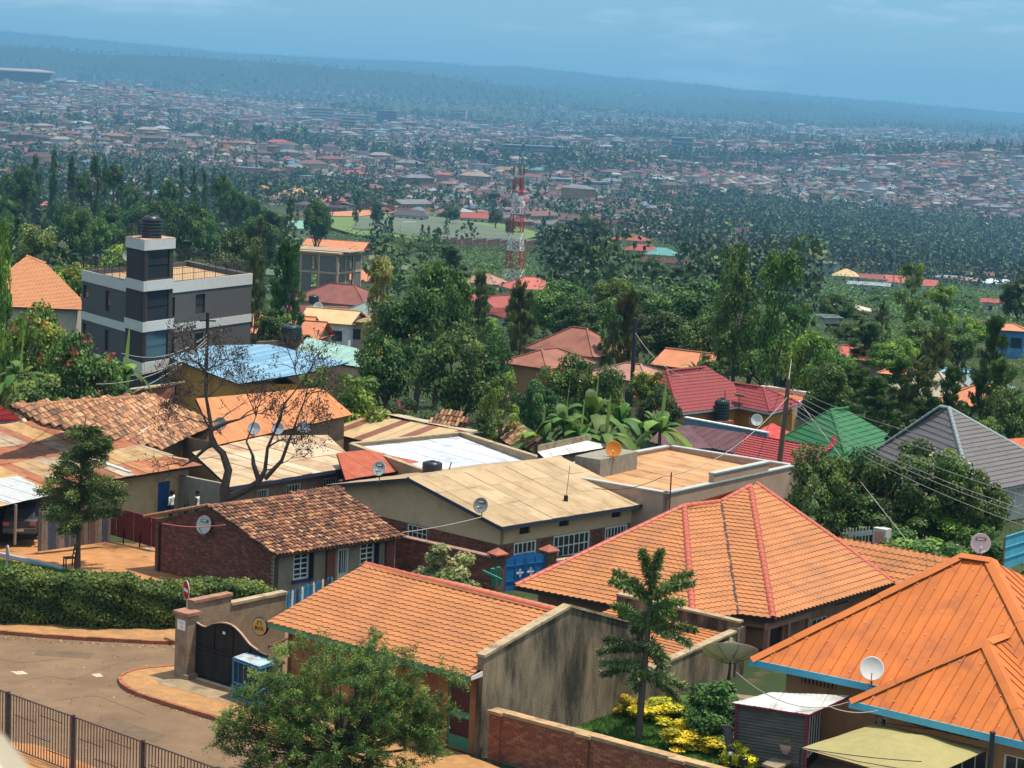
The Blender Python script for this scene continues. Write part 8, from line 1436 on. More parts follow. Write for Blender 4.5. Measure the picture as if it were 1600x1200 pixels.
def clumps_for(kind,rg):
 """clump centres and radii of a crown 1 m tall and about 1 m wide, base of the tree at 0"""
 out = []
 if kind == 'broad':
  for _ in range(46):
   d = unit(rg.normal(0,1,(1,3)))[0];q = rg.uniform(.45,1);out.append((np.array([d[0] * .40 * q,d[1] * .40 * q,.60 + d[2] * .33 * q]),rg.uniform(.085,.15)))
 elif kind == 'airy':
  for _ in range(40):
   z = rg.uniform(.28,.97);w = .40 * math.sin(math.pi * min(1,(z - .15) / .95)) ** .7 * (1 - .35 * z);a = rg.random() * 6.28;q = rg.uniform(.25,1);out.append((np.array([math.cos(a) * w * q,math.sin(a) * w * q,z]),rg.uniform(.05,.105)))
 elif kind == 'conifer':
  for _ in range(70):
   z = rg.uniform(.06,.99);w = .42 * (1 - z) ** .8 + .03;a = rg.random() * 6.28;q = rg.uniform(.3,1);out.append((np.array([math.cos(a) * w * q,math.sin(a) * w * q,z]),rg.uniform(.05,.09) * (1.2 - .7 * z)))
 elif kind == 'feather':
  for _ in range(85):
   z = rg.uniform(.05,.97);w = .44 * (1 - z) ** .65 + .04;a = rg.random() * 6.28;q = rg.uniform(.15,1.05);out.append((np.array([math.cos(a) * w * q,math.sin(a) * w * q,z]),rg.uniform(.035,.075)))
 elif kind == 'flat':
  for _ in range(44):
   a = rg.random() * 6.28;q = rg.uniform(.1,1) ** .6;out.append((np.array([math.cos(a) * .48 * q,math.sin(a) * .48 * q,.80 - .16 * q * q + rg.uniform(-.1,.06)]),rg.uniform(.07,.12)))
 elif kind == 'bush':
  for _ in range(34):
   d = unit(rg.normal(0,1,(1,3)))[0];q = rg.uniform(.3,1);out.append((np.array([d[0] * .42 * q,d[1] * .42 * q,.46 + d[2] * .44 * q]),rg.uniform(.1,.17)))
 return out
PER = {'broad': 230,'airy': 180,'conifer': 105,'feather': 95,'flat': 180,'bush': 230}
def trunk_mb(kind,rg,cl):
 mb = MB();top = {'broad': .62,'airy': .93,'conifer': .96,'feather': .95,'flat': .72,'bush': .4}[kind];r = {'broad': .032,'airy': .022,'conifer': .02,'feather': .016,'flat': .03,'bush': .02}[kind];w = rg.normal(0,.015,(6,2))
 path = [V3(w[i][0] * i,w[i][1] * i,top * i / 5) for i in range(6)];mb.tube(path,[r * (1.25 - i * .21) + .002 for i in range(6)],7)
 for c,cr_ in cl[::3 if kind in ('broad','flat','bush') else 4]:
  z = max(.1,c[2] - .22 - .15 * np.hypot(c[0],c[1])) if kind != 'feather' else max(.03,c[2] - .05);z = min(z,top);f = z / top * 5;i = min(int(f),4);p = path[i] + (path[i + 1] - path[i]) * (f - i);m = (p + c) / 2 + V3(0,0,.03);mb.tube([p,m,c],[r * .42,r * .28,r * .1],5)
 return mb
_tm = {}
def tree_data(kind,seed):
 k = (kind,seed)
 if k in _tm: return _tm[k]
 rg = np.random.default_rng(seed * 31 + len(kind) * 7 );cl = clumps_for(kind,rg);per = PER[kind];C,N,K = crown_pts(cl,per,rg)
 if kind == 'feather':
  out = C - np.array([0,0,0]);rad = unit(C * np.array([1,1,0])) + np.array([0,0,.75]);n = len(C);A = unit(rad + rg.normal(0,.35,(n,3)));B = unit(np.cross(A,rg.normal(0,1,(n,3))));s = .06 * rg.uniform(.7,1.4,(n,1));q = np.stack([C - A * s * .5,C + B * s * .10,C + A * s * .6,C - B * s * .10],1).reshape(-1,3)
 else: q = leaves(C,N,{'broad': .036,'airy': .031,'conifer': .027,'flat': .032,'bush': .05}[kind],{'conifer': .45}.get(kind,.6),.2,rg)
 tone_i = np.clip((rg.random(len(cl)) * 2.1).astype(int)[K] + (rg.random(len(K)) > .82),0,2);me = npmesh('crown',q,np.arange(len(q)).reshape(-1,4),LEAF['mid'],tone_i);tm = _mesh('trunk',trunk_mb(kind,rg,cl),BARKG if kind == 'airy' else BARK,V3(0,0,0),True);_tm[k] = (tm,me,cl);return _tm[k]
def blossom_mesh(cl,mat,n,rg,size,top=.35):
 C = []
 for c,r in cl:
  if c[2] < top or rg.random() > .6: continue
  d = unit(rg.normal(0,1,(n,3)) + np.array([0,-.3,1.1]));p = c + d[:1] * r * .95;C.append(p + rg.normal(0,size * .9,(n,3)))
 C = np.concatenate(C);q = leaves(C,np.tile([0,0,1.],(len(C),1)),size,.8,0,rg,.8);return npmesh('blossom',q,np.arange(len(q)).reshape(-1,4),[mat])
FLM = {'red': leafmat('blossom red',(.62,.035,.02),.2,.3),'yellow': leafmat('blossom yellow',(.75,.45,.02),.2,.3),'pink': leafmat('blossom pink',(.62,.28,.33),.2,.3),'magenta': leafmat('blossom magenta',(.55,.02,.10),.2,.3),'cream': leafmat('blossom cream',(.62,.50,.38),.2,.3)}
NAMES = {'broad': 'broadleaf_tree','airy': 'tall_tree','conifer': 'cypress_tree','feather': 'feathery_conifer','flat': 'flat_crowned_tree','bush': 'bush'}
def tree(x,yt,w,D,kind,tone,label,seed=1,fl=None,group=None,H=None,cat=None,base=None):
 top = pd(x,yt,D);z0 = float(gz(top[0],top[1])) - .1 if base is None else base;h = max(top[2] - z0,1.0) if H is None else H
 if H is not None: z0 = top[2] - H
 tm,cm,cl = tree_data(kind,seed);wd = w / F * D * 1.04;t = thing(NAMES[kind],label,cat or ('bush' if kind == 'bush' else 'tree'),(top[0],top[1],z0),group);a = rnd.random() * 6.28;wd *= {'feather': 1.35,'conifer': 1.25}.get(kind,1);hc = min(h,wd * {'bush': 1.1,'broad': 1.9,'flat': 1.6}.get(kind,9))
 def add(nm,me,hh=None): hh = hh or hc;o = bpy.data.objects.new(nm,me);COL.objects.link(o);o.parent = t;o.rotation_euler = (0,0,a);o.scale = (wd,wd,hh);o.location = (0,0,h - hh);return o
 add('trunk',tm,h if h < 1.2 * hc else None)
 if h >= 1.2 * hc: b = MB();b.tube([V3(0,0,-.2),V3(0,0,h - hc + .1)],[wd * .03 + .03,wd * .028 + .02],7);s = bpy.data.objects.new('trunk',_mesh('trunk',b,BARK,V3(0,0,0),True));COL.objects.link(s);s.parent = t
 c = add('crown',cm)
 for i in range(3): c.material_slots[i].link = 'OBJECT';c.material_slots[i].material = LEAF[tone][i]
 if fl:
  rg = np.random.default_rng(seed + 5);add('blossom',blossom_mesh(cl,FLM[fl[0]],fl[1],rg,fl[2]))
 return t
T = [
 # left
 (10,352,85,122,'airy','light','bright small leaved tree cut by the left edge',1),(62,345,100,300,'broad','light','rounded light tree with pinkish tips at upper left',2,('cream',5,.03)),(120,392,130,215,'flat','light','flat bright tree with red flowers left of the grey block',1,('red',7,.022)),(58,458,150,132,'broad','light','leafy tree with scattered red flowers behind the left clay roof',3,('red',9,.028)),(132,505,150,124,'broad','mid','rounded tree dotted with red flowers in front of the grey block',4,('red',10,.03)),(60,560,130,118,'bush','mid','shrub under the red flowered trees at left',2,('red',2,.02)),(190,600,60,114,'bush','dark','dark low shrub with a red bloom by the brick outhouse wall',3,('red',2,.03)),
 (218,352,150,262,'broad','light','yellowish green broad tree behind the roof tank',1),(335,378,130,232,'flat','olive','olive flat crowned tree behind the grey block railing',2),(375,352,90,290,'broad','dark','dark round tree right of the olive flat crown',2),(407,338,34,300,'conifer','olive','slim brownish cypress beside yellow blossom',1),(400,385,44,200,'feather','olive','olive shrub tree at the right wall of the grey block',2),(392,372,50,310,'broad','light','small tree with yellow blossom above the grey block',3,('yellow',10,.05)),
 (452,375,72,205,'feather','dark','tall feathery conifer in front of the block shell',1),(430,470,60,200,'bush','mid','green shrubs below the block shell',1),
 # centre
 (597,402,95,172,'airy','dry','tall tree with dry brownish top left of the mast',2),(688,384,120,168,'broad','mid','very tall broad tree left of the mast',5),(650,440,150,160,'broad','dark','massive dark tree in the centre left',6,('yellow',2,.02)),(722,492,150,142,'broad','mid','dense rounded tree in the centre above the pale tree',7),(606,505,110,150,'broad','dark','dark tree with yellow flowers beside the pale green roof',3,('yellow',3,.022)),(556,562,150,131,'bush','light','bright green rounded bush behind the plain orange roof',4),(500,572,70,131,'bush','light','small bright bush left of the rounded one',3),(630,612,80,131,'bush','dark','bougainvillea bush with crimson flowers',4,('magenta',16,.05)),(786,585,110,124,'airy','light','pale leafy young tree in front of the central trees',3),(760,632,66,130,'bush','mid','shrub by the clay roof left of the bananas',3),
 (816,438,66,190,'feather','olive','olive feathery conifer directly below the mast',2),(752,425,46,215,'feather','olive','smaller olive conifer left of the mast foot',3),(872,432,120,235,'broad','mid','broad tree right of the mast foot',4),(905,455,90,225,'broad','dark','dark round tree right of the mast foot',3),(890,545,110,150,'broad','mid','broad tree in front of the creeper covered roof',8,('red',3,.03)),(770,508,80,158,'broad','dark','dark tree below the olive conifer',8),(845,580,90,138,'broad','dark','dark tree left of the banana clump',5),(985,455,74,172,'feather','olive','olive feathery conifer behind the black pole',4),(955,470,50,182,'airy','mid','slender thin stemmed tree left of the black pole',4),(945,565,100,140,'broad','mid','leafy tree with yellow blossom behind the bananas',2,('yellow',6,.035)),(1010,568,60,145,'bush','light','yellow flowered shrub right of the black pole',2,('yellow',9,.06)),
 (1000,440,130,215,'broad','dark','left half of the large dark spreading trees',9),(1078,432,170,212,'broad','dark','large dark spreading tree in the centre right',10),(1040,480,130,200,'broad','dark','lower dark spreading tree behind the red hip roof',6),(965,430,90,250,'broad','light','light crowned tree left of the dark spreading trees',6),(1035,592,80,138,'broad','dark','dark bushy tree covering the left of the red hip roof',7),
 (1156,388,120,172,'airy','mid','tall open tree with visible sky gaps, left of a pair',5),(1222,392,130,168,'airy','mid','tall open tree with visible gaps, right of a pair',6),(1195,536,130,176,'flat','mid','layered tree behind the red hip roof',3),(1270,500,100,165,'broad','light','light green tree above the timber pole',9),(1250,552,90,174,'broad','mid','leafy tree behind the orange decked house',9),(1300,530,90,175,'broad','mid','mid green tree right of the timber pole',4),(1346,478,110,300,'flat','dark','dark umbrella tree in the valley',4),(1428,412,78,250,'airy','light','tall light tree with pointed top at right',7),(1476,442,100,222,'airy','light','tall rounded light tree at right',8),(1520,490,56,232,'broad','light','rounded light tree right of the tall pair',5),(1442,500,80,215,'broad','mid','mid green tree under the tall pair',6),
 (1382,470,44,230,'conifer','dark','narrow dark cypress with high tip',2),(1358,505,80,205,'feather','dark','dark drooping conifer right of the layered tree',5),(1466,510,66,172,'feather','olive','olive conifer in front of the beige roof',6),(1556,496,72,164,'feather','dark','tall dark conifer near the right edge',7),(1506,545,30,170,'conifer','dark','slim dark cypress before the blue roof patch',3),(1410,560,90,162,'feather','mid','bushy conifer above the grey tiled roof',8),(1335,570,110,158,'feather','mid','broad conifer above the green roof',9),(1370,590,90,152,'feather','dark','dark conifer between green and grey roofs',3),(1585,600,90,140,'broad','mid','leafy tree at right edge above the grey roof',10),(1545,640,60,135,'bush','mid','green shrub behind the grey roof ridge',2),(1450,620,100,148,'feather','dark','dark conifer just behind the grey roof ridge',1),(1276,598,44,168,'bush','light','small light shrub by the teal glazed wall',4),(1115,545,60,166,'bush','mid','green shrub behind the ridge of the red hip roof',4),
 (1310,452,70,285,'broad','dark','dark round tree beyond the timber pole',1),(1300,560,100,156,'broad','mid','mid green tree just above the green roof',2),(1398,520,90,200,'broad','light','light tree between the cypress and the tall pair',3),(1500,505,80,215,'broad','mid','mid green tree behind the olive conifer',4),(1565,560,80,158,'feather','mid','bushy conifer at the right edge above the orange tiled roof',1),(1592,430,60,330,'broad','dark','dark tree cut by the right edge',2),(1440,560,80,156,'feather','olive','olive conifer between the dark conifers at right',2),(1490,575,70,150,'feather','dark','dark conifer before the beige tiled roof',3),(1535,575,50,152,'feather','dark','narrow dark conifer before the orange tiled roof',4),(1330,500,70,240,'broad','mid','mid green tree under the umbrella tree',1),(1120,470,110,190,'broad','mid','mid green tree between the dark trees and the tall pair',3),(1255,470,70,200,'airy','mid','open tree at the right of the tall pair',4),(1180,480,110,180,'broad','dark','dark tree filling below the tall open pair',2),
 # right front mass
 (1284,690,130,100,'broad','mid','leafy tree beside the timber pole foot',2,('red',2,.02)),(1340,686,150,103,'broad','dark','dark glossy tree under the overhead wires',4,('red',3,.018)),(1275,745,80,99,'airy','pale','pale leaved tree in front of the dark glossy tree',1),(1400,700,150,101,'broad','dark','dark tree in the middle of the right hand thicket',9),(1448,662,120,114,'bush','olive','olive fine leaved round bush before the grey roof',1),(1480,698,150,101,'broad','mid','frangipani like tree with creamy clusters before the grey roof',10,('cream',9,.03)),(1540,720,90,100,'broad','mid','tree with creamy clusters at the right of the thicket',5,('cream',5,.03)),(1455,775,130,101,'broad','light','lighter green tree low in the right hand thicket',3),(1350,770,140,100,'bush','dark','dark shrub at the foot of the right hand thicket',3),(1400,790,140,99,'bush','mid','mid green shrub at the foot of the right hand thicket',4),(1535,800,110,97,'bush','mid','shrub at the right foot of the thicket',1),(1430,820,170,94,'bush','mid','wide bush with pale pink flowers behind the terracotta wing',2,('pink',3,.03)),(1500,836,100,93,'bush','mid','low bush with pink flowers left of the blue sheet fence',4,('pink',3,.04)),(1228,765,60,102,'bush','mid','small shrub left of the timber pole foot',2),
 # nearby
 (690,848,122,84.5,'bush','pale','pale flowering bush against the brick yard wall',3),(42,872,52,79,'bush','pale','small pale round bush on the left lawn',2),(1030,1108,115,67.5,'bush','yellow','golden yellow bush right of the foxtail palm',1),(982,1124,56,68,'bush','yellow','small golden bush left of the foxtail palm',2),(1124,1062,150,65.2,'bush','dark','dark green shrub under the large dish',3),(1088,1146,120,64.6,'bush','yellow','wide golden bush in front of the dark garden shrub',2),(1158,1148,95,63.2,'bush','yellow','bright yellow bush by the corrugated wall',4),(1082,1128,80,66,'bush','yellow','yellow green bush in front of the dark shrub',3),(1092,1066,80,67.5,'bush','mid','tall green shrub at the stained annex wall',4),(1180,1118,60,67,'bush','mid','leafy shrub with a pink bloom near the shed wall',1,('pink',2,.05))]
for q in T:
 k = dict(seed=(q[7] - 1) % 4 + 1);
 if len(q) > 8: k['fl'] = q[8]
 tree(*q[:7],**k)
# trees further down the slope, each its own object
KL = {('conifer','dark'): 'dark pointed cypress',('broad','dark'): 'dark rounded tree',('broad','mid'): 'mid green rounded tree',('feather','dark'): 'dark feathery conifer',('broad','light'): 'light green rounded tree',('airy','mid'): 'tall open crowned tree',('flat','dark'): 'dark umbrella tree',('airy','dark'): 'tall dark open tree'}
n_t = 0
BIN = [(110,'at far left'),(205,'left of the roof tank'),(260,'above the roof tank'),(400,'right of the roof tank'),(560,'near the block shell'),(700,'below the pitch'),(790,'left of the mast'),(900,'right of the mast'),(1050,'above the black pole'),(1200,'behind the tall open pair'),(1350,'above the timber pole'),(1480,'above the tall light trees'),(9999,'at far right')]
def row(spec,grp,place):
 for x,yt,w,D,kd,tn in spec:
  if grp[:5] != 'dark ' and any(abs(x - m[0]) < 24 and m[1] - 90 < yt < m[1] + 6 for m in MID): yt = max([m[1] for m in MID if abs(x - m[0]) < 24]) + 8 if D > 330 else yt
  tree(x,yt,w,D,kd,tn,('slim ' if w < 34 else 'broad ' if w > 56 else '') + KL[(kd,tn)] + ' ' + place + ' ' + [t for b,t in BIN if x < b][0],seed=rnd.randint(1,3),group=grp)
LR = [(x,yt + rnd.uniform(-3,3),rnd.uniform(.8,1.2) * w,rnd.uniform(520,680),k,'dark') for x,yt,w,k in ((18,268,60,'broad'),(40,252,40,'broad'),(56,240,40,'airy'),(86,238,34,'airy'),(112,244,34,'conifer'),(128,262,44,'broad'),(150,244,30,'airy'),(164,246,36,'conifer'),(178,252,34,'broad'),(190,262,34,'conifer'),(205,278,50,'broad'),(233,262,34,'conifer'),(262,275,40,'broad'),(284,262,36,'conifer'),(303,258,30,'conifer'),(320,266,34,'conifer'),(345,266,40,'broad'),(360,282,44,'broad'),(382,296,50,'broad'),(402,300,44,'broad'),(455,308,40,'conifer'),(497,303,48,'broad'),(440,325,40,'broad'))]
row(LR,'dark trees along the left ridge','on the left ridge')
LM_ = [(rnd.uniform(-10,430),rnd.uniform(296,350),rnd.uniform(45,80),rnd.uniform(380,560),*rnd.choice([('broad','dark'),('broad','dark'),('broad','mid'),('feather','dark'),('flat','dark')])) for _ in range(34)];row(LM_,'dark trees along the left ridge','in the left dark belt')
FD = [(x,y,w,D,k,'dark') for x,y,w,D,k in ((558,300,22,920,'airy'),(590,312,26,900,'broad'),(556,345,22,800,'conifer'),(603,343,18,820,'conifer'),(660,350,16,780,'conifer'),(670,352,16,780,'conifer'),(684,355,24,770,'feather'),(698,342,14,900,'conifer'),(740,335,24,900,'broad'),(761,345,12,900,'conifer'),(775,322,26,1050,'broad'),(705,318,40,1050,'broad'),(797,338,20,920,'broad'),(850,338,26,900,'conifer'),(918,328,40,820,'broad'),(935,338,30,800,'broad'),(875,345,50,780,'broad'),(640,372,74,560,'flat'),(685,375,60,580,'broad'),(600,372,40,620,'broad'),(570,380,36,560,'broad'),(545,352,34,640,'broad'))];row(FD,'trees round the playing field','near the playing field')
VW = [(rnd.uniform(700,1160),rnd.uniform(375,425),rnd.uniform(34,62),rnd.uniform(400,620),*rnd.choice([('broad','dark'),('broad','mid'),('feather','dark'),('airy','dark')])) for _ in range(46)];row(VW,'trees of the dark wood behind the mast','in the dark wood')
RV = [(rnd.uniform(1130,1610),rnd.uniform(425,540),rnd.uniform(40,70),0,*rnd.choice([('broad','dark'),('broad','mid'),('feather','dark'),('flat','dark'),('airy','dark')])) for _ in range(56)];RV = [(x,y,w,700 - (y - 425) * 3.6,k,t) for x,y,w,_,k,t in RV];row(RV,'trees in the right hand valley','in the right valley')
CM = [(rnd.uniform(400,900),rnd.uniform(400,500),rnd.uniform(34,60),0,*rnd.choice([('broad','dark'),('broad','mid'),('broad','light')])) for _ in range(26)];CM = [(x,y,w,400 - (y - 400) * 1.8,k,t) for x,y,w,_,k,t in CM];row(CM,'trees among the middle houses','among the middle houses')
# undergrowth hiding bare soil between the houses
HP = np.array([(o.location.x,o.location.y) for o in SC.objects if o.parent is None and o.get('category') in ('house','building','outbuilding','shed') and o.location.y < 1100])
def under_growth(d0,d1,sp,sz,nm,nq):
 P = []
 for y in np.arange(d0,d1,sp): hw = y * .33;xs = np.arange(-hw,hw,sp);P.append(np.stack([xs + nrg.normal(0,sp * .35,len(xs)),y + nrg.normal(0,sp * .35,len(xs))],1))
 P = np.concatenate(P);d = np.min(np.hypot(P[:,None,0] - HP[None,:,0],P[:,None,1] - HP[None,:,1] - 3),1);P = P[(d > 8.0) & ~blocked(P[:,0],P[:,1])];P = P[(P[:,1] > 128) | ((P[:,0] / P[:,1] * F > 380) & (P[:,1] > 92))];n = len(P);z = gz(P[:,0],P[:,1]);s = sz * nrg.uniform(.6,1.4,n);t = unit(nrg.normal(0,1,(n,nq,3)));t[...,2] = np.abs(t[...,2]);C = np.stack([P[:,0],P[:,1],z],1)[:,None] + t * (s[:,None,None] * nrg.uniform(.7,1.1,(n,nq,1)));q = leaves(C.reshape(-1,3),(t + np.array([0,0,.3])).reshape(-1,3),sz * .15,.6,.2);tn = np.repeat(nrg.integers(0,3,n),nq);o = bpy.data.objects.new(nm,npmesh(nm,q,np.arange(len(q)).reshape(-1,4),LEAF['dark'],tn));COL.objects.link(o);tag(o,kind='stuff')
under_growth(92,330,3.6,1.7,'undergrowth',58);under_growth(330,1150,10,4.2,'undergrowth_far',36)
HP2 = np.array([(o.location.x,o.location.y) for o in SC.objects if o.parent is None and o.get('category') in ('house','building') and 200 < o.location.y < 1250]);VT = scatter(255,1160,12,lambda X,Y: .8 + 0 * X);VT = VT[np.min(np.hypot(VT[:,None,0] - HP2[None,:,0],VT[:,None,1] - HP2[None,:,1] - 4),1) > 15]
def sightline(P,hgt):                    # leave the houses, the mast foot and the pitch as visible as they are in the photograph
 zt = gz(P[:,0],P[:,1]) + hgt;k = FW[1] * P[:,1] + FW[2] * (zt - HC) + FW[0] * P[:,0];vx,vy,vz = P[:,0],P[:,1],zt - HC
 px = 800 + F * (vx * RT[0] + vy * RT[1] + vz * RT[2]) / k;py = 600 - F * (vx * UP[0] + vy * UP[1] + vz * UP[2]) / k;ok = ~((px > 500) & (px < 850) & (py < 378) & (P[:,1] < 1000) & (nrg.random(len(P)) < .93))
 for m in MID: ok &= ~((np.abs(px - m[0]) < 26) & (py < m[1] + 9) & (py > m[1] - 120) & (P[:,1] < m[2] * 1.45))
 return ok & ~((np.abs(px - 810) < 18) & (py < 440))
VT = VT[sightline(VT,10)];trees_stuff('slope_wood',VT[VT[:,1] < 640],6,12,130,.3);trees_stuff('slope_wood_far',VT[VT[:,1] >= 640],6,12,60,.3)
# hedge
def hedge():
 path = smooth_path([pz(-70,973,0),pz(60,981,0),pz(170,987,0),pz(268,986,0),pz(330,978,0),pz(432,959,0)],10);P = np.array(path);d = np.cumsum([0] + [np.linalg.norm(P[i + 1] - P[i]) for i in range(len(P) - 1)]);L_ = d[-1];t = thing('hedge','long clipped leafy hedge along the pavement in front of the brick house','hedge',P[len(P) // 2]);W_ = 1.7
 def at(s): p = np.stack([np.interp(s,d,P[:,k]) for k in range(3)],-1);q = np.stack([np.interp(s + .2,d,P[:,k]) for k in range(3)],-1) - np.stack([np.interp(s - .2,d,P[:,k]) for k in range(3)],-1);return p,unit(q)
 n = 30000;s = nrg.random(n) * L_;p,tg = at(s);nr = np.stack([-tg[:,1],tg[:,0],0 * s],1);hh = np.interp(s / L_,[0,.3,.6,.75,1],[1.72,1.9,1.62,1.45,1.0]) + .10 * np.sin(s * 1.3) + .07 * np.sin(s * 3.1 + 1);side = nrg.random(n);front = side < .55;top = ~front;wv = np.where(front,.12 * np.sin(s * 2.1) + nrg.uniform(-.12,.22,n),nrg.random(n) * W_);zv = np.where(front,nrg.random(n) ** .8 * hh,hh + nrg.normal(0,.06,n) - .25 * (wv / W_ - .5) ** 2);lump = .12 * np.sin(s * 4 + zv * 3) * np.cos(zv * 5 - s * 1.7);C = p + nr * (wv + np.where(front,lump,0))[:,None] + np.array([0,0,1]) * (zv + np.where(top,lump * .7,0))[:,None];N = np.where(front[:,None],-nr + np.array([0,0,.5]),np.array([0,0,1.]));q = leaves(C,N,.125,.7,.25,nrg,.6);tn = np.clip((np.sin(s * 2.3 + zv * 4) * .8 + nrg.random(n) * 1.9 + .25 + top * .7).astype(int),0,2);me = npmesh('leaves',q - ORG[t.name],np.arange(len(q)).reshape(-1,4),LEAF['mid'],tn);o = bpy.data.objects.new('leaves',me);COL.objects.link(o);o.parent = t;tag(o,kind='stuff')  # leaves on top get lighter tones, a brighter top put into their colour
 rows = []
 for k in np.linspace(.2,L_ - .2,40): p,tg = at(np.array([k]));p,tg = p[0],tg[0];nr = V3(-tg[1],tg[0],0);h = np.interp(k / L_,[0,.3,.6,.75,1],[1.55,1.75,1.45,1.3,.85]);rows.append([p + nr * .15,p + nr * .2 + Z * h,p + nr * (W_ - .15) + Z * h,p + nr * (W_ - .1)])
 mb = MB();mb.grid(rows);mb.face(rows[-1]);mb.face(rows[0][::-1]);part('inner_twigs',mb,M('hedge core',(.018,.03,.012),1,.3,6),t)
hedge()
# grass blades on the lawns
def grass(name,px,z,n,h,dz=0):
 a,b,c,d_ = [pz(x,y,z) for x,y in px];s,t = nrg.random((2,n,1));C = (a * (1 - s) + b * s) * (1 - t) + (d_ * (1 - s) + c * s) * t;C[:,2] = (gz(C[:,0],C[:,1]) if z < -.1 else 0) + dz;up = unit(nrg.normal(0,.35,(n,3)) + np.array([0,0,1.]));x = unit(np.cross(up,nrg.normal(0,1,(n,3))));hh = h * nrg.uniform(.6,1.3,(n,1));q = np.stack([C - x * .012,C + x * .012,C + x * .004 + up * hh,C - x * .004 + up * hh],1).reshape(-1,3);G = [leafmat('grass %d' % i,c) for i,c in enumerate([(.045,.12,.015),(.07,.17,.02),(.12,.17,.04)])];o = bpy.data.objects.new(name,npmesh(name,q,np.arange(len(q)).reshape(-1,4),G,nrg.integers(0,3,n)));COL.objects.link(o);tag(o,kind='stuff')
grass('grass',((880,1128),(1000,1110),(1140,1120),(1130,1215)),0,14000,.09,.03);grass('lawn_grass',((-60,900),(140,900),(112,886),(-60,845)),-.5,9000,.1,.06)
# bushy tree in the foreground
def front_tree():
 D = 56.5;b = pz(530,1225,.1);b = V3(b[0],b[1],.1);rg = np.random.default_rng(4);t = thing('acacia_tree','big bushy fine leaved tree in front of the low orange tiled house','tree',b);cl = [];s = F / b[1]
 for x,y,w,h,n in ((525,1075,130,80,110),(430,1130,85,60,60),(625,1105,75,62,60),(520,1160,160,70,110),(560,1045,85,42,36),(460,1085,75,52,40),(385,1155,52,34,22),(660,1145,42,50,24),(520,1188,160,30,60),(690,1062,16,30,5),(630,1030,8,30,3),(580,1005,14,12,3)):
  for _ in range(n):
   d = unit(rg.normal(0,1,(1,3)))[0] * rg.uniform(.3,1);P = pd(x + d[0] * w,y - d[2] * h,b[1] + d[1] * max(.6,w / s));cl.append((P,rg.uniform(.12,.30)))
 cc = np.array([c for c,r in cl]);m_ = 2 * len(cc);S = np.repeat(cc,2,0) + rg.normal(0,.12,(m_,3));ctr = pd(525,1110,b[1]);dv = unit(unit(S - ctr) * .8 + rg.normal(0,.55,(m_,3)) + np.array([0,0,.35]));ln = rg.uniform(.3,.75,(m_,1));k = 110;s = rg.random((m_,k,1));C = S[:,None] + dv[:,None] * ln[:,None] * s - np.array([0,0,.22]) * s * s * ln[:,None] + rg.normal(0,.055,(m_,k,3));N = np.tile([0,0,1.],(m_ * k,1));C = C.reshape(-1,3);q = leaves(C,N,.085,.30,.25,rg,.55);tn = np.clip(np.repeat((rg.random(m_) * 2.3).astype(int),k) + (s.ravel() > .75),0,2);o = bpy.data.objects.new('crown',npmesh('crown',q - b,np.arange(len(q)).reshape(-1,4),[leafmat('acacia %d' % i,c,.3,.3) for i,c in enumerate([(.045,.10,.018),(.085,.15,.026),(.17,.22,.035)])],tn));COL.objects.link(o);o.parent = t
 mb = MB();f = b + Z * 1.0;mb.tube([b - Z * .2,b + V3(.05,0,.5),f],[.17,.14,.12],9)
 for c,r in cl[::5]: m = f * .45 + c * .55 - Z * .12;mb.tube([f + V3(*rg.normal(0,.04,3)),m,c],[.055,.03,.008],5)
 part('trunk',mb,BARK,t,True)
front_tree()
# foxtail palm
def palm():
 b = pz(997,1157,0);t = thing('foxtail_palm','slim young palm with bushy tiered fronds before the stained gable wall','palm tree',b);D = b[1];path = [pd(x,y,D) for x,y in ((997,1157),(1003,1085),(1010,1010),(1015,950),(1019,905))];path[0] = b;mb = MB();mb.tube(path,[.13,.11,.10,.085,.05],10);part('trunk',mb,M('palm trunk',(.10,.085,.065),.9,.3,4,stretch=(1,1,6)),t,True);PM = [leafmat('palm %d' % i,c,.3,.25) for i,c in enumerate([(.085,.155,.035),(.15,.22,.05),(.38,.38,.2)])]
 fr = [((1019,915),(1003,862),0),((1019,912),(1032,860),0),((1017,935),(962,893),0),((1018,930),(1079,895),0),((1016,950),(1066,940),.4),((1014,975),(1086,984),-.3),((1013,975),(960,947),.3),((1010,1012),(948,1001),-.3),((1009,1040),(941,1036),.2),((1007,1052),(1074,1074),.3),((1012,1000),(1040,1040),-.6),((1015,960),(1040,975),.8),((1015,955),(990,985),.7),((1008,1045),(985,1065),-.5),((1010,1015),(1030,1025),.9)]
 rr = random.Random(3);fr = fr + [((a,b_),(c + rr.uniform(-16,16),d + rr.uniform(4,22)),e + rr.uniform(-1.2,1.2)) for (a,b_),(c,d),e in fr[2:]]
 for (x0,y0),(x1,y1),dy in fr:
  p0 = pd(x0,y0,D);p1 = pd(x1,y1,D + dy * 1.2);n = 480;k = nrg.random(n) ** .8;mid = (p0 + p1) / 2 + Z * .18;C = ((1 - k) ** 2)[:,None] * p0 + (2 * k * (1 - k))[:,None] * mid + (k ** 2)[:,None] * p1;ax = unit((p1 - p0)[None])[0];A = unit(nrg.normal(0,1,(n,3)) + ax * .7 - Z * .75);B = unit(np.cross(A,nrg.normal(0,1,(n,3))));s = (.36 * (1 - .4 * k))[:,None] * nrg.uniform(.7,1.2,(n,1));q = np.stack([C,C + A * s * .45 + B * .028,C + A * s,C + A * s * .45 - B * .028],1).reshape(-1,3);low = y1 > 990;tn = nrg.choice(3,n,p=[.35,.35,.3] if low else [.5,.4,.1]);o = bpy.data.objects.new('frond',npmesh('frond',q - b,np.arange(n * 4).reshape(-1,4),PM,tn));COL.objects.link(o);o.parent = t
palm()
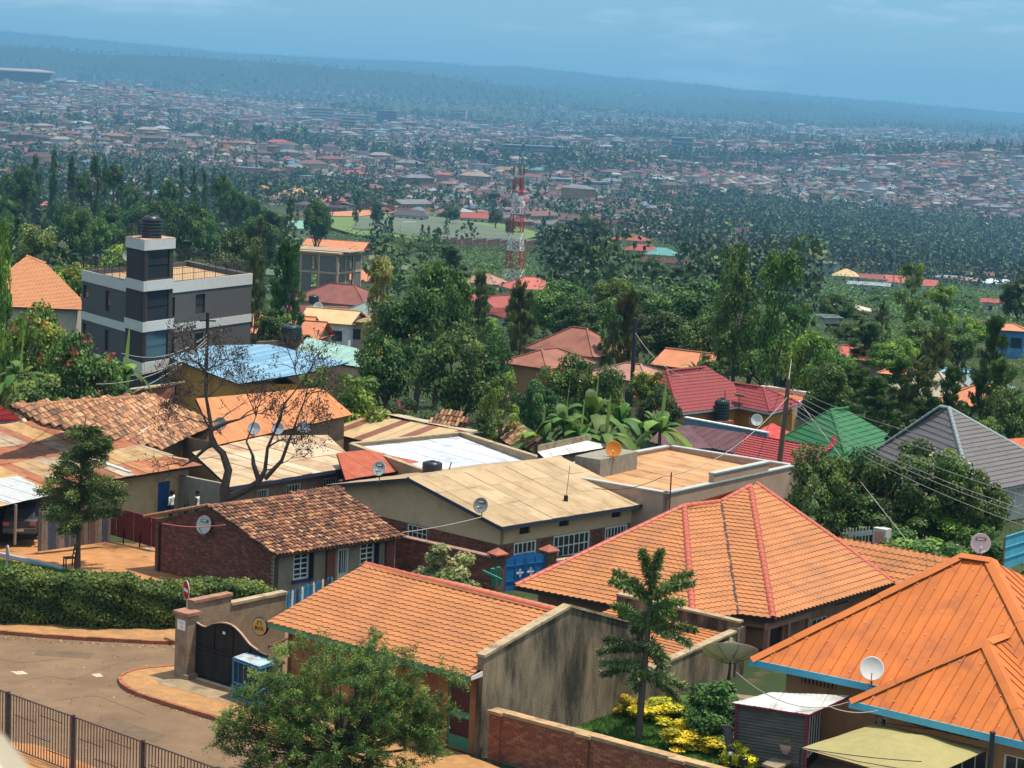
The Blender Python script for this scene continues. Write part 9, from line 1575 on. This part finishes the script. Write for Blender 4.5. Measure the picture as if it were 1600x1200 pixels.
# bananas
BN = [leafmat('banana %d' % i,c,.2,.35) for i,c in enumerate([(.07,.15,.025),(.11,.21,.04),(.19,.29,.05)])]
def banana(x,yb,yt,D,label,spread=1.,n=14,seed=0):
 rg = np.random.default_rng(seed);b = pd(x,yb,D);b[2] = float(gz(b[0],b[1]));h = ztop(b,yt) - b[2];t = thing('banana_plant',label,'banana plant',b,'banana plants');mb = MB();st = b + Z * max(h - 2.0,h * .4);mb.tube([b - Z * .6,b * .5 + st * .5,st],[.17,.14,.09],8);part('stem',mb,M('banana stem',(.13,.13,.06),.8,.3,3),t,True)
 for k in range(n):
  a = k * 2.4 + rg.uniform(-.3,.3);el = rg.uniform(.35,1.35) if k else 1.5;L_ = rg.uniform(2.2,3.2) * spread;dr = V3(math.cos(a),math.sin(a),0);W_ = L_ * .125;rows = []
  for i in range(9):
   f = i / 8;p = st + dr * L_ * math.cos(el) * f * (1.15 - .15 * f) + Z * (L_ * math.sin(el) * f - L_ * (.35 + .75 * (1.55 - el)) * f * f * (1 if k else .1));sd = np.cross(dr,Z);w = W_ * math.sin(math.pi * min(1,.06 + f * .97)) ** .6 * (1 - .1 * (i % 2) * rg.random());rows.append([p - sd * w - Z * w * .3,p,p + sd * w - Z * w * .3])
  lb = MB();lb.grid(rows);part('leaf',lb,BN[int(rg.choice(3,p=[.4,.4,.2])) if k else 2],t,True)
for i,q in enumerate(((925,700,600,121,'tallest banana plant behind the sandy flat roof',1.1),(880,700,612,119,'banana plant left in the clump by the clay roof',1),(965,700,608,123,'banana plant right in the clump behind the sandy roof',1),(905,705,632,118,'low banana plant at the front of the clump',1),(945,705,630,118,'low spreading banana plant in front of the clump',1),(1030,700,620,121,'single banana plant before the maroon roof',1.1),(1090,585,545,166,'banana plant behind the ridge of the red hip roof',1),(30,610,540,120,'banana plant under the red flowered trees at left',1),(195,600,535,128,'banana plant at the foot of the grey block',1),(860,470,425,300,'distant banana plant below the mast',1),(845,690,640,120,'banana plant at the left end of the clump',1))): banana(*q,seed=i)
# bare tree with dry leaves
def bare_tree():
 rg = random.Random(5);D = 97.;b = pd(352,792,D);t = thing('bare_tree','twisted bare tree with clinging dry leaves before the low tan roof','tree',b);mb = MB();tips = []
 P = lambda x,y,dz=0: pd(x,y,D + dz)
 def limb(pts,r0,r1):
  pts = [P(*p) for p in pts];n = len(pts);mb.tube(pts,[r0 + (r1 - r0) * i / (n - 1) for i in range(n)],8);return pts
 A = limb(((352,792),(350,765),(357,735),(348,708),(331,692),(329,660),(322,620),(321,580)),.26,.04);Bm = limb(((352,780),(380,768),(405,752),(414,735),(418,700),(432,668)),.19,.05);C_ = limb(((414,748),(440,720),(455,680),(470,640)),.12,.03);E_ = limb(((405,752),(396,725),(395,712)),.14,.08);F_ = limb(((331,692),(300,720,),(285,728)),.10,.03);G = limb(((329,672),(355,660),(375,655)),.12,.04);H = limb(((432,668),(445,630),(470,600)),.08,.02);I = limb(((395,712),(385,690),(400,650)),.07,.02)
 def grow(p,d,L_,r,lv):
  q = p + d * L_;m = (p + q) / 2 + V3(rg.gauss(0,.06),rg.gauss(0,.06),rg.gauss(0,.05)) * L_;mb.tube([p,m,q],[r,r * .8,r * .6],4,cap=False)
  if lv == 0: tips.append(q);tips.append(m);return
  for _ in range(rg.choice([2,3,3,4])):
   nd = d + V3(rg.gauss(0,.55),rg.gauss(0,.55),rg.gauss(.05,.45));grow(q,nd / np.linalg.norm(nd),L_ * rg.uniform(.6,.85),r * .62,lv - 1)
 starts = [(A[-1],V3(-.2,0,1),5),(A[-2],V3(.8,.2,.6),3),(A[-2],V3(-.8,-.1,.5),4),(A[-3],V3(-.9,0,.4),4),(A[-3],V3(.7,.3,.5),2),(A[-1],V3(.7,0,.7),3),(A[-1],V3(-.7,.2,.6),3),(Bm[-1],V3(.2,0,1),3),(Bm[-2],V3(.7,0,.6),3),(C_[-1],V3(.4,.1,.9),3),(C_[-2],V3(.8,-.1,.3),3),(H[-1],V3(.3,0,.9),3),(H[-1],V3(-.4,.2,.8),3),(I[-1],V3(-.2,0,1),3),(I[-1],V3(.5,0,.8),2),(G[-1],V3(.8,0,.5),3),(F_[-1],V3(-.8,0,.3),2),(Bm[-3],V3(.6,-.3,.3),2)]
 for p,d,k in starts:
  for _ in range(2 if k > 2 else 1): dd = d + V3(rg.gauss(0,.2),rg.gauss(0,.4),rg.gauss(0,.15));grow(p,dd / np.linalg.norm(dd),rg.uniform(.7,1.0),.036,4 if k > 2 else 3)
 part('trunk',mb,M('dark bark',(.075,.06,.05),.95,.3,5,bump=.5,bscale=14),t,True);Tt = np.array(tips);left = (Tt[:,0] < P(335,600)[0]) & (Tt[:,2] > P(335,690)[2]);Tt,left = Tt[::3],left[::3];C = np.concatenate([Tt + nrg.normal(0,.07,Tt.shape),Tt[left] + nrg.normal(0,.14,(left.sum(),3)),Tt[left] + nrg.normal(0,.18,(left.sum(),3)),Tt + nrg.normal(0,.12,Tt.shape)]);q = leaves(C,np.tile([0,-1,.2],(len(C),1)),.12,.45,1.2,nrg,.6);o = bpy.data.objects.new('dry_leaves',npmesh('dry_leaves',q - b,np.arange(len(q)).reshape(-1,4),[leafmat('dry leaf %d' % i,c,.3,.1) for i,c in enumerate([(.085,.062,.045),(.055,.042,.032),(.12,.09,.062)])],nrg.integers(0,3,len(C))));COL.objects.link(o);o.parent = t;tag(o,kind='stuff')
bare_tree()
# feathery tree in the earth yard
def yard_tree():
 b = pz(122,884,-.75);D = b[1];t = thing('yard_conifer','feathery drooping conifer standing in the earth yard at left','tree',b);rg = np.random.default_rng(9);mb = MB();path = [b - Z * .2] + [pd(x,y,D) for x,y in ((122,850),(124,800),(127,740),(130,690),(134,650))];mb.tube(path,[.12,.11,.09,.07,.04,.015],8);Q,TN = [],[]
 for k in range(64):
  f = rg.uniform(.0,1) ** .8;y = 825 - f * 165;p = pd(122 + f * 12,y + 12,D);a = rg.random() * 6.28;L_ = (1.85 * (1 - f) ** .55 + .35) * rg.uniform(.65,1.1);d = V3(math.cos(a),math.sin(a),.28);e = p + d * L_;m = p + d * L_ * .5 + Z * .12;e = e - Z * .12 * L_;mb.tube([p,m,e],[.028,.018,.005],4,cap=False);n = int(150 + 190 * L_);s = rg.random(n) ** .75;C = ((1 - s) ** 2)[:,None] * p + (2 * s * (1 - s))[:,None] * m + (s ** 2)[:,None] * e + rg.normal(0,.08,(n,3));A = unit(d * .8 + rg.normal(0,.55,(n,3)) + np.array([0,0,-.25]));B = unit(np.cross(A,rg.normal(0,1,(n,3))));h = .2 * rg.uniform(.6,1.3,(n,1));Q.append(np.stack([C,C + A * h * .5 + B * .022,C + A * h,C + A * h * .5 - B * .022],1).reshape(-1,3));TN.append(np.clip(int(rg.integers(0,3)) - (rg.random(n) > .6),0,2))
 part('trunk',mb,BARK,t,True);q = np.concatenate(Q);o = bpy.data.objects.new('crown',npmesh('crown',q - b,np.arange(len(q)).reshape(-1,4),[leafmat('yard conifer %d' % i,c,.3,.2) for i,c in enumerate([(.065,.11,.026),(.12,.17,.04),(.20,.23,.06)])],np.concatenate(TN)));COL.objects.link(o);o.parent = t
yard_tree()
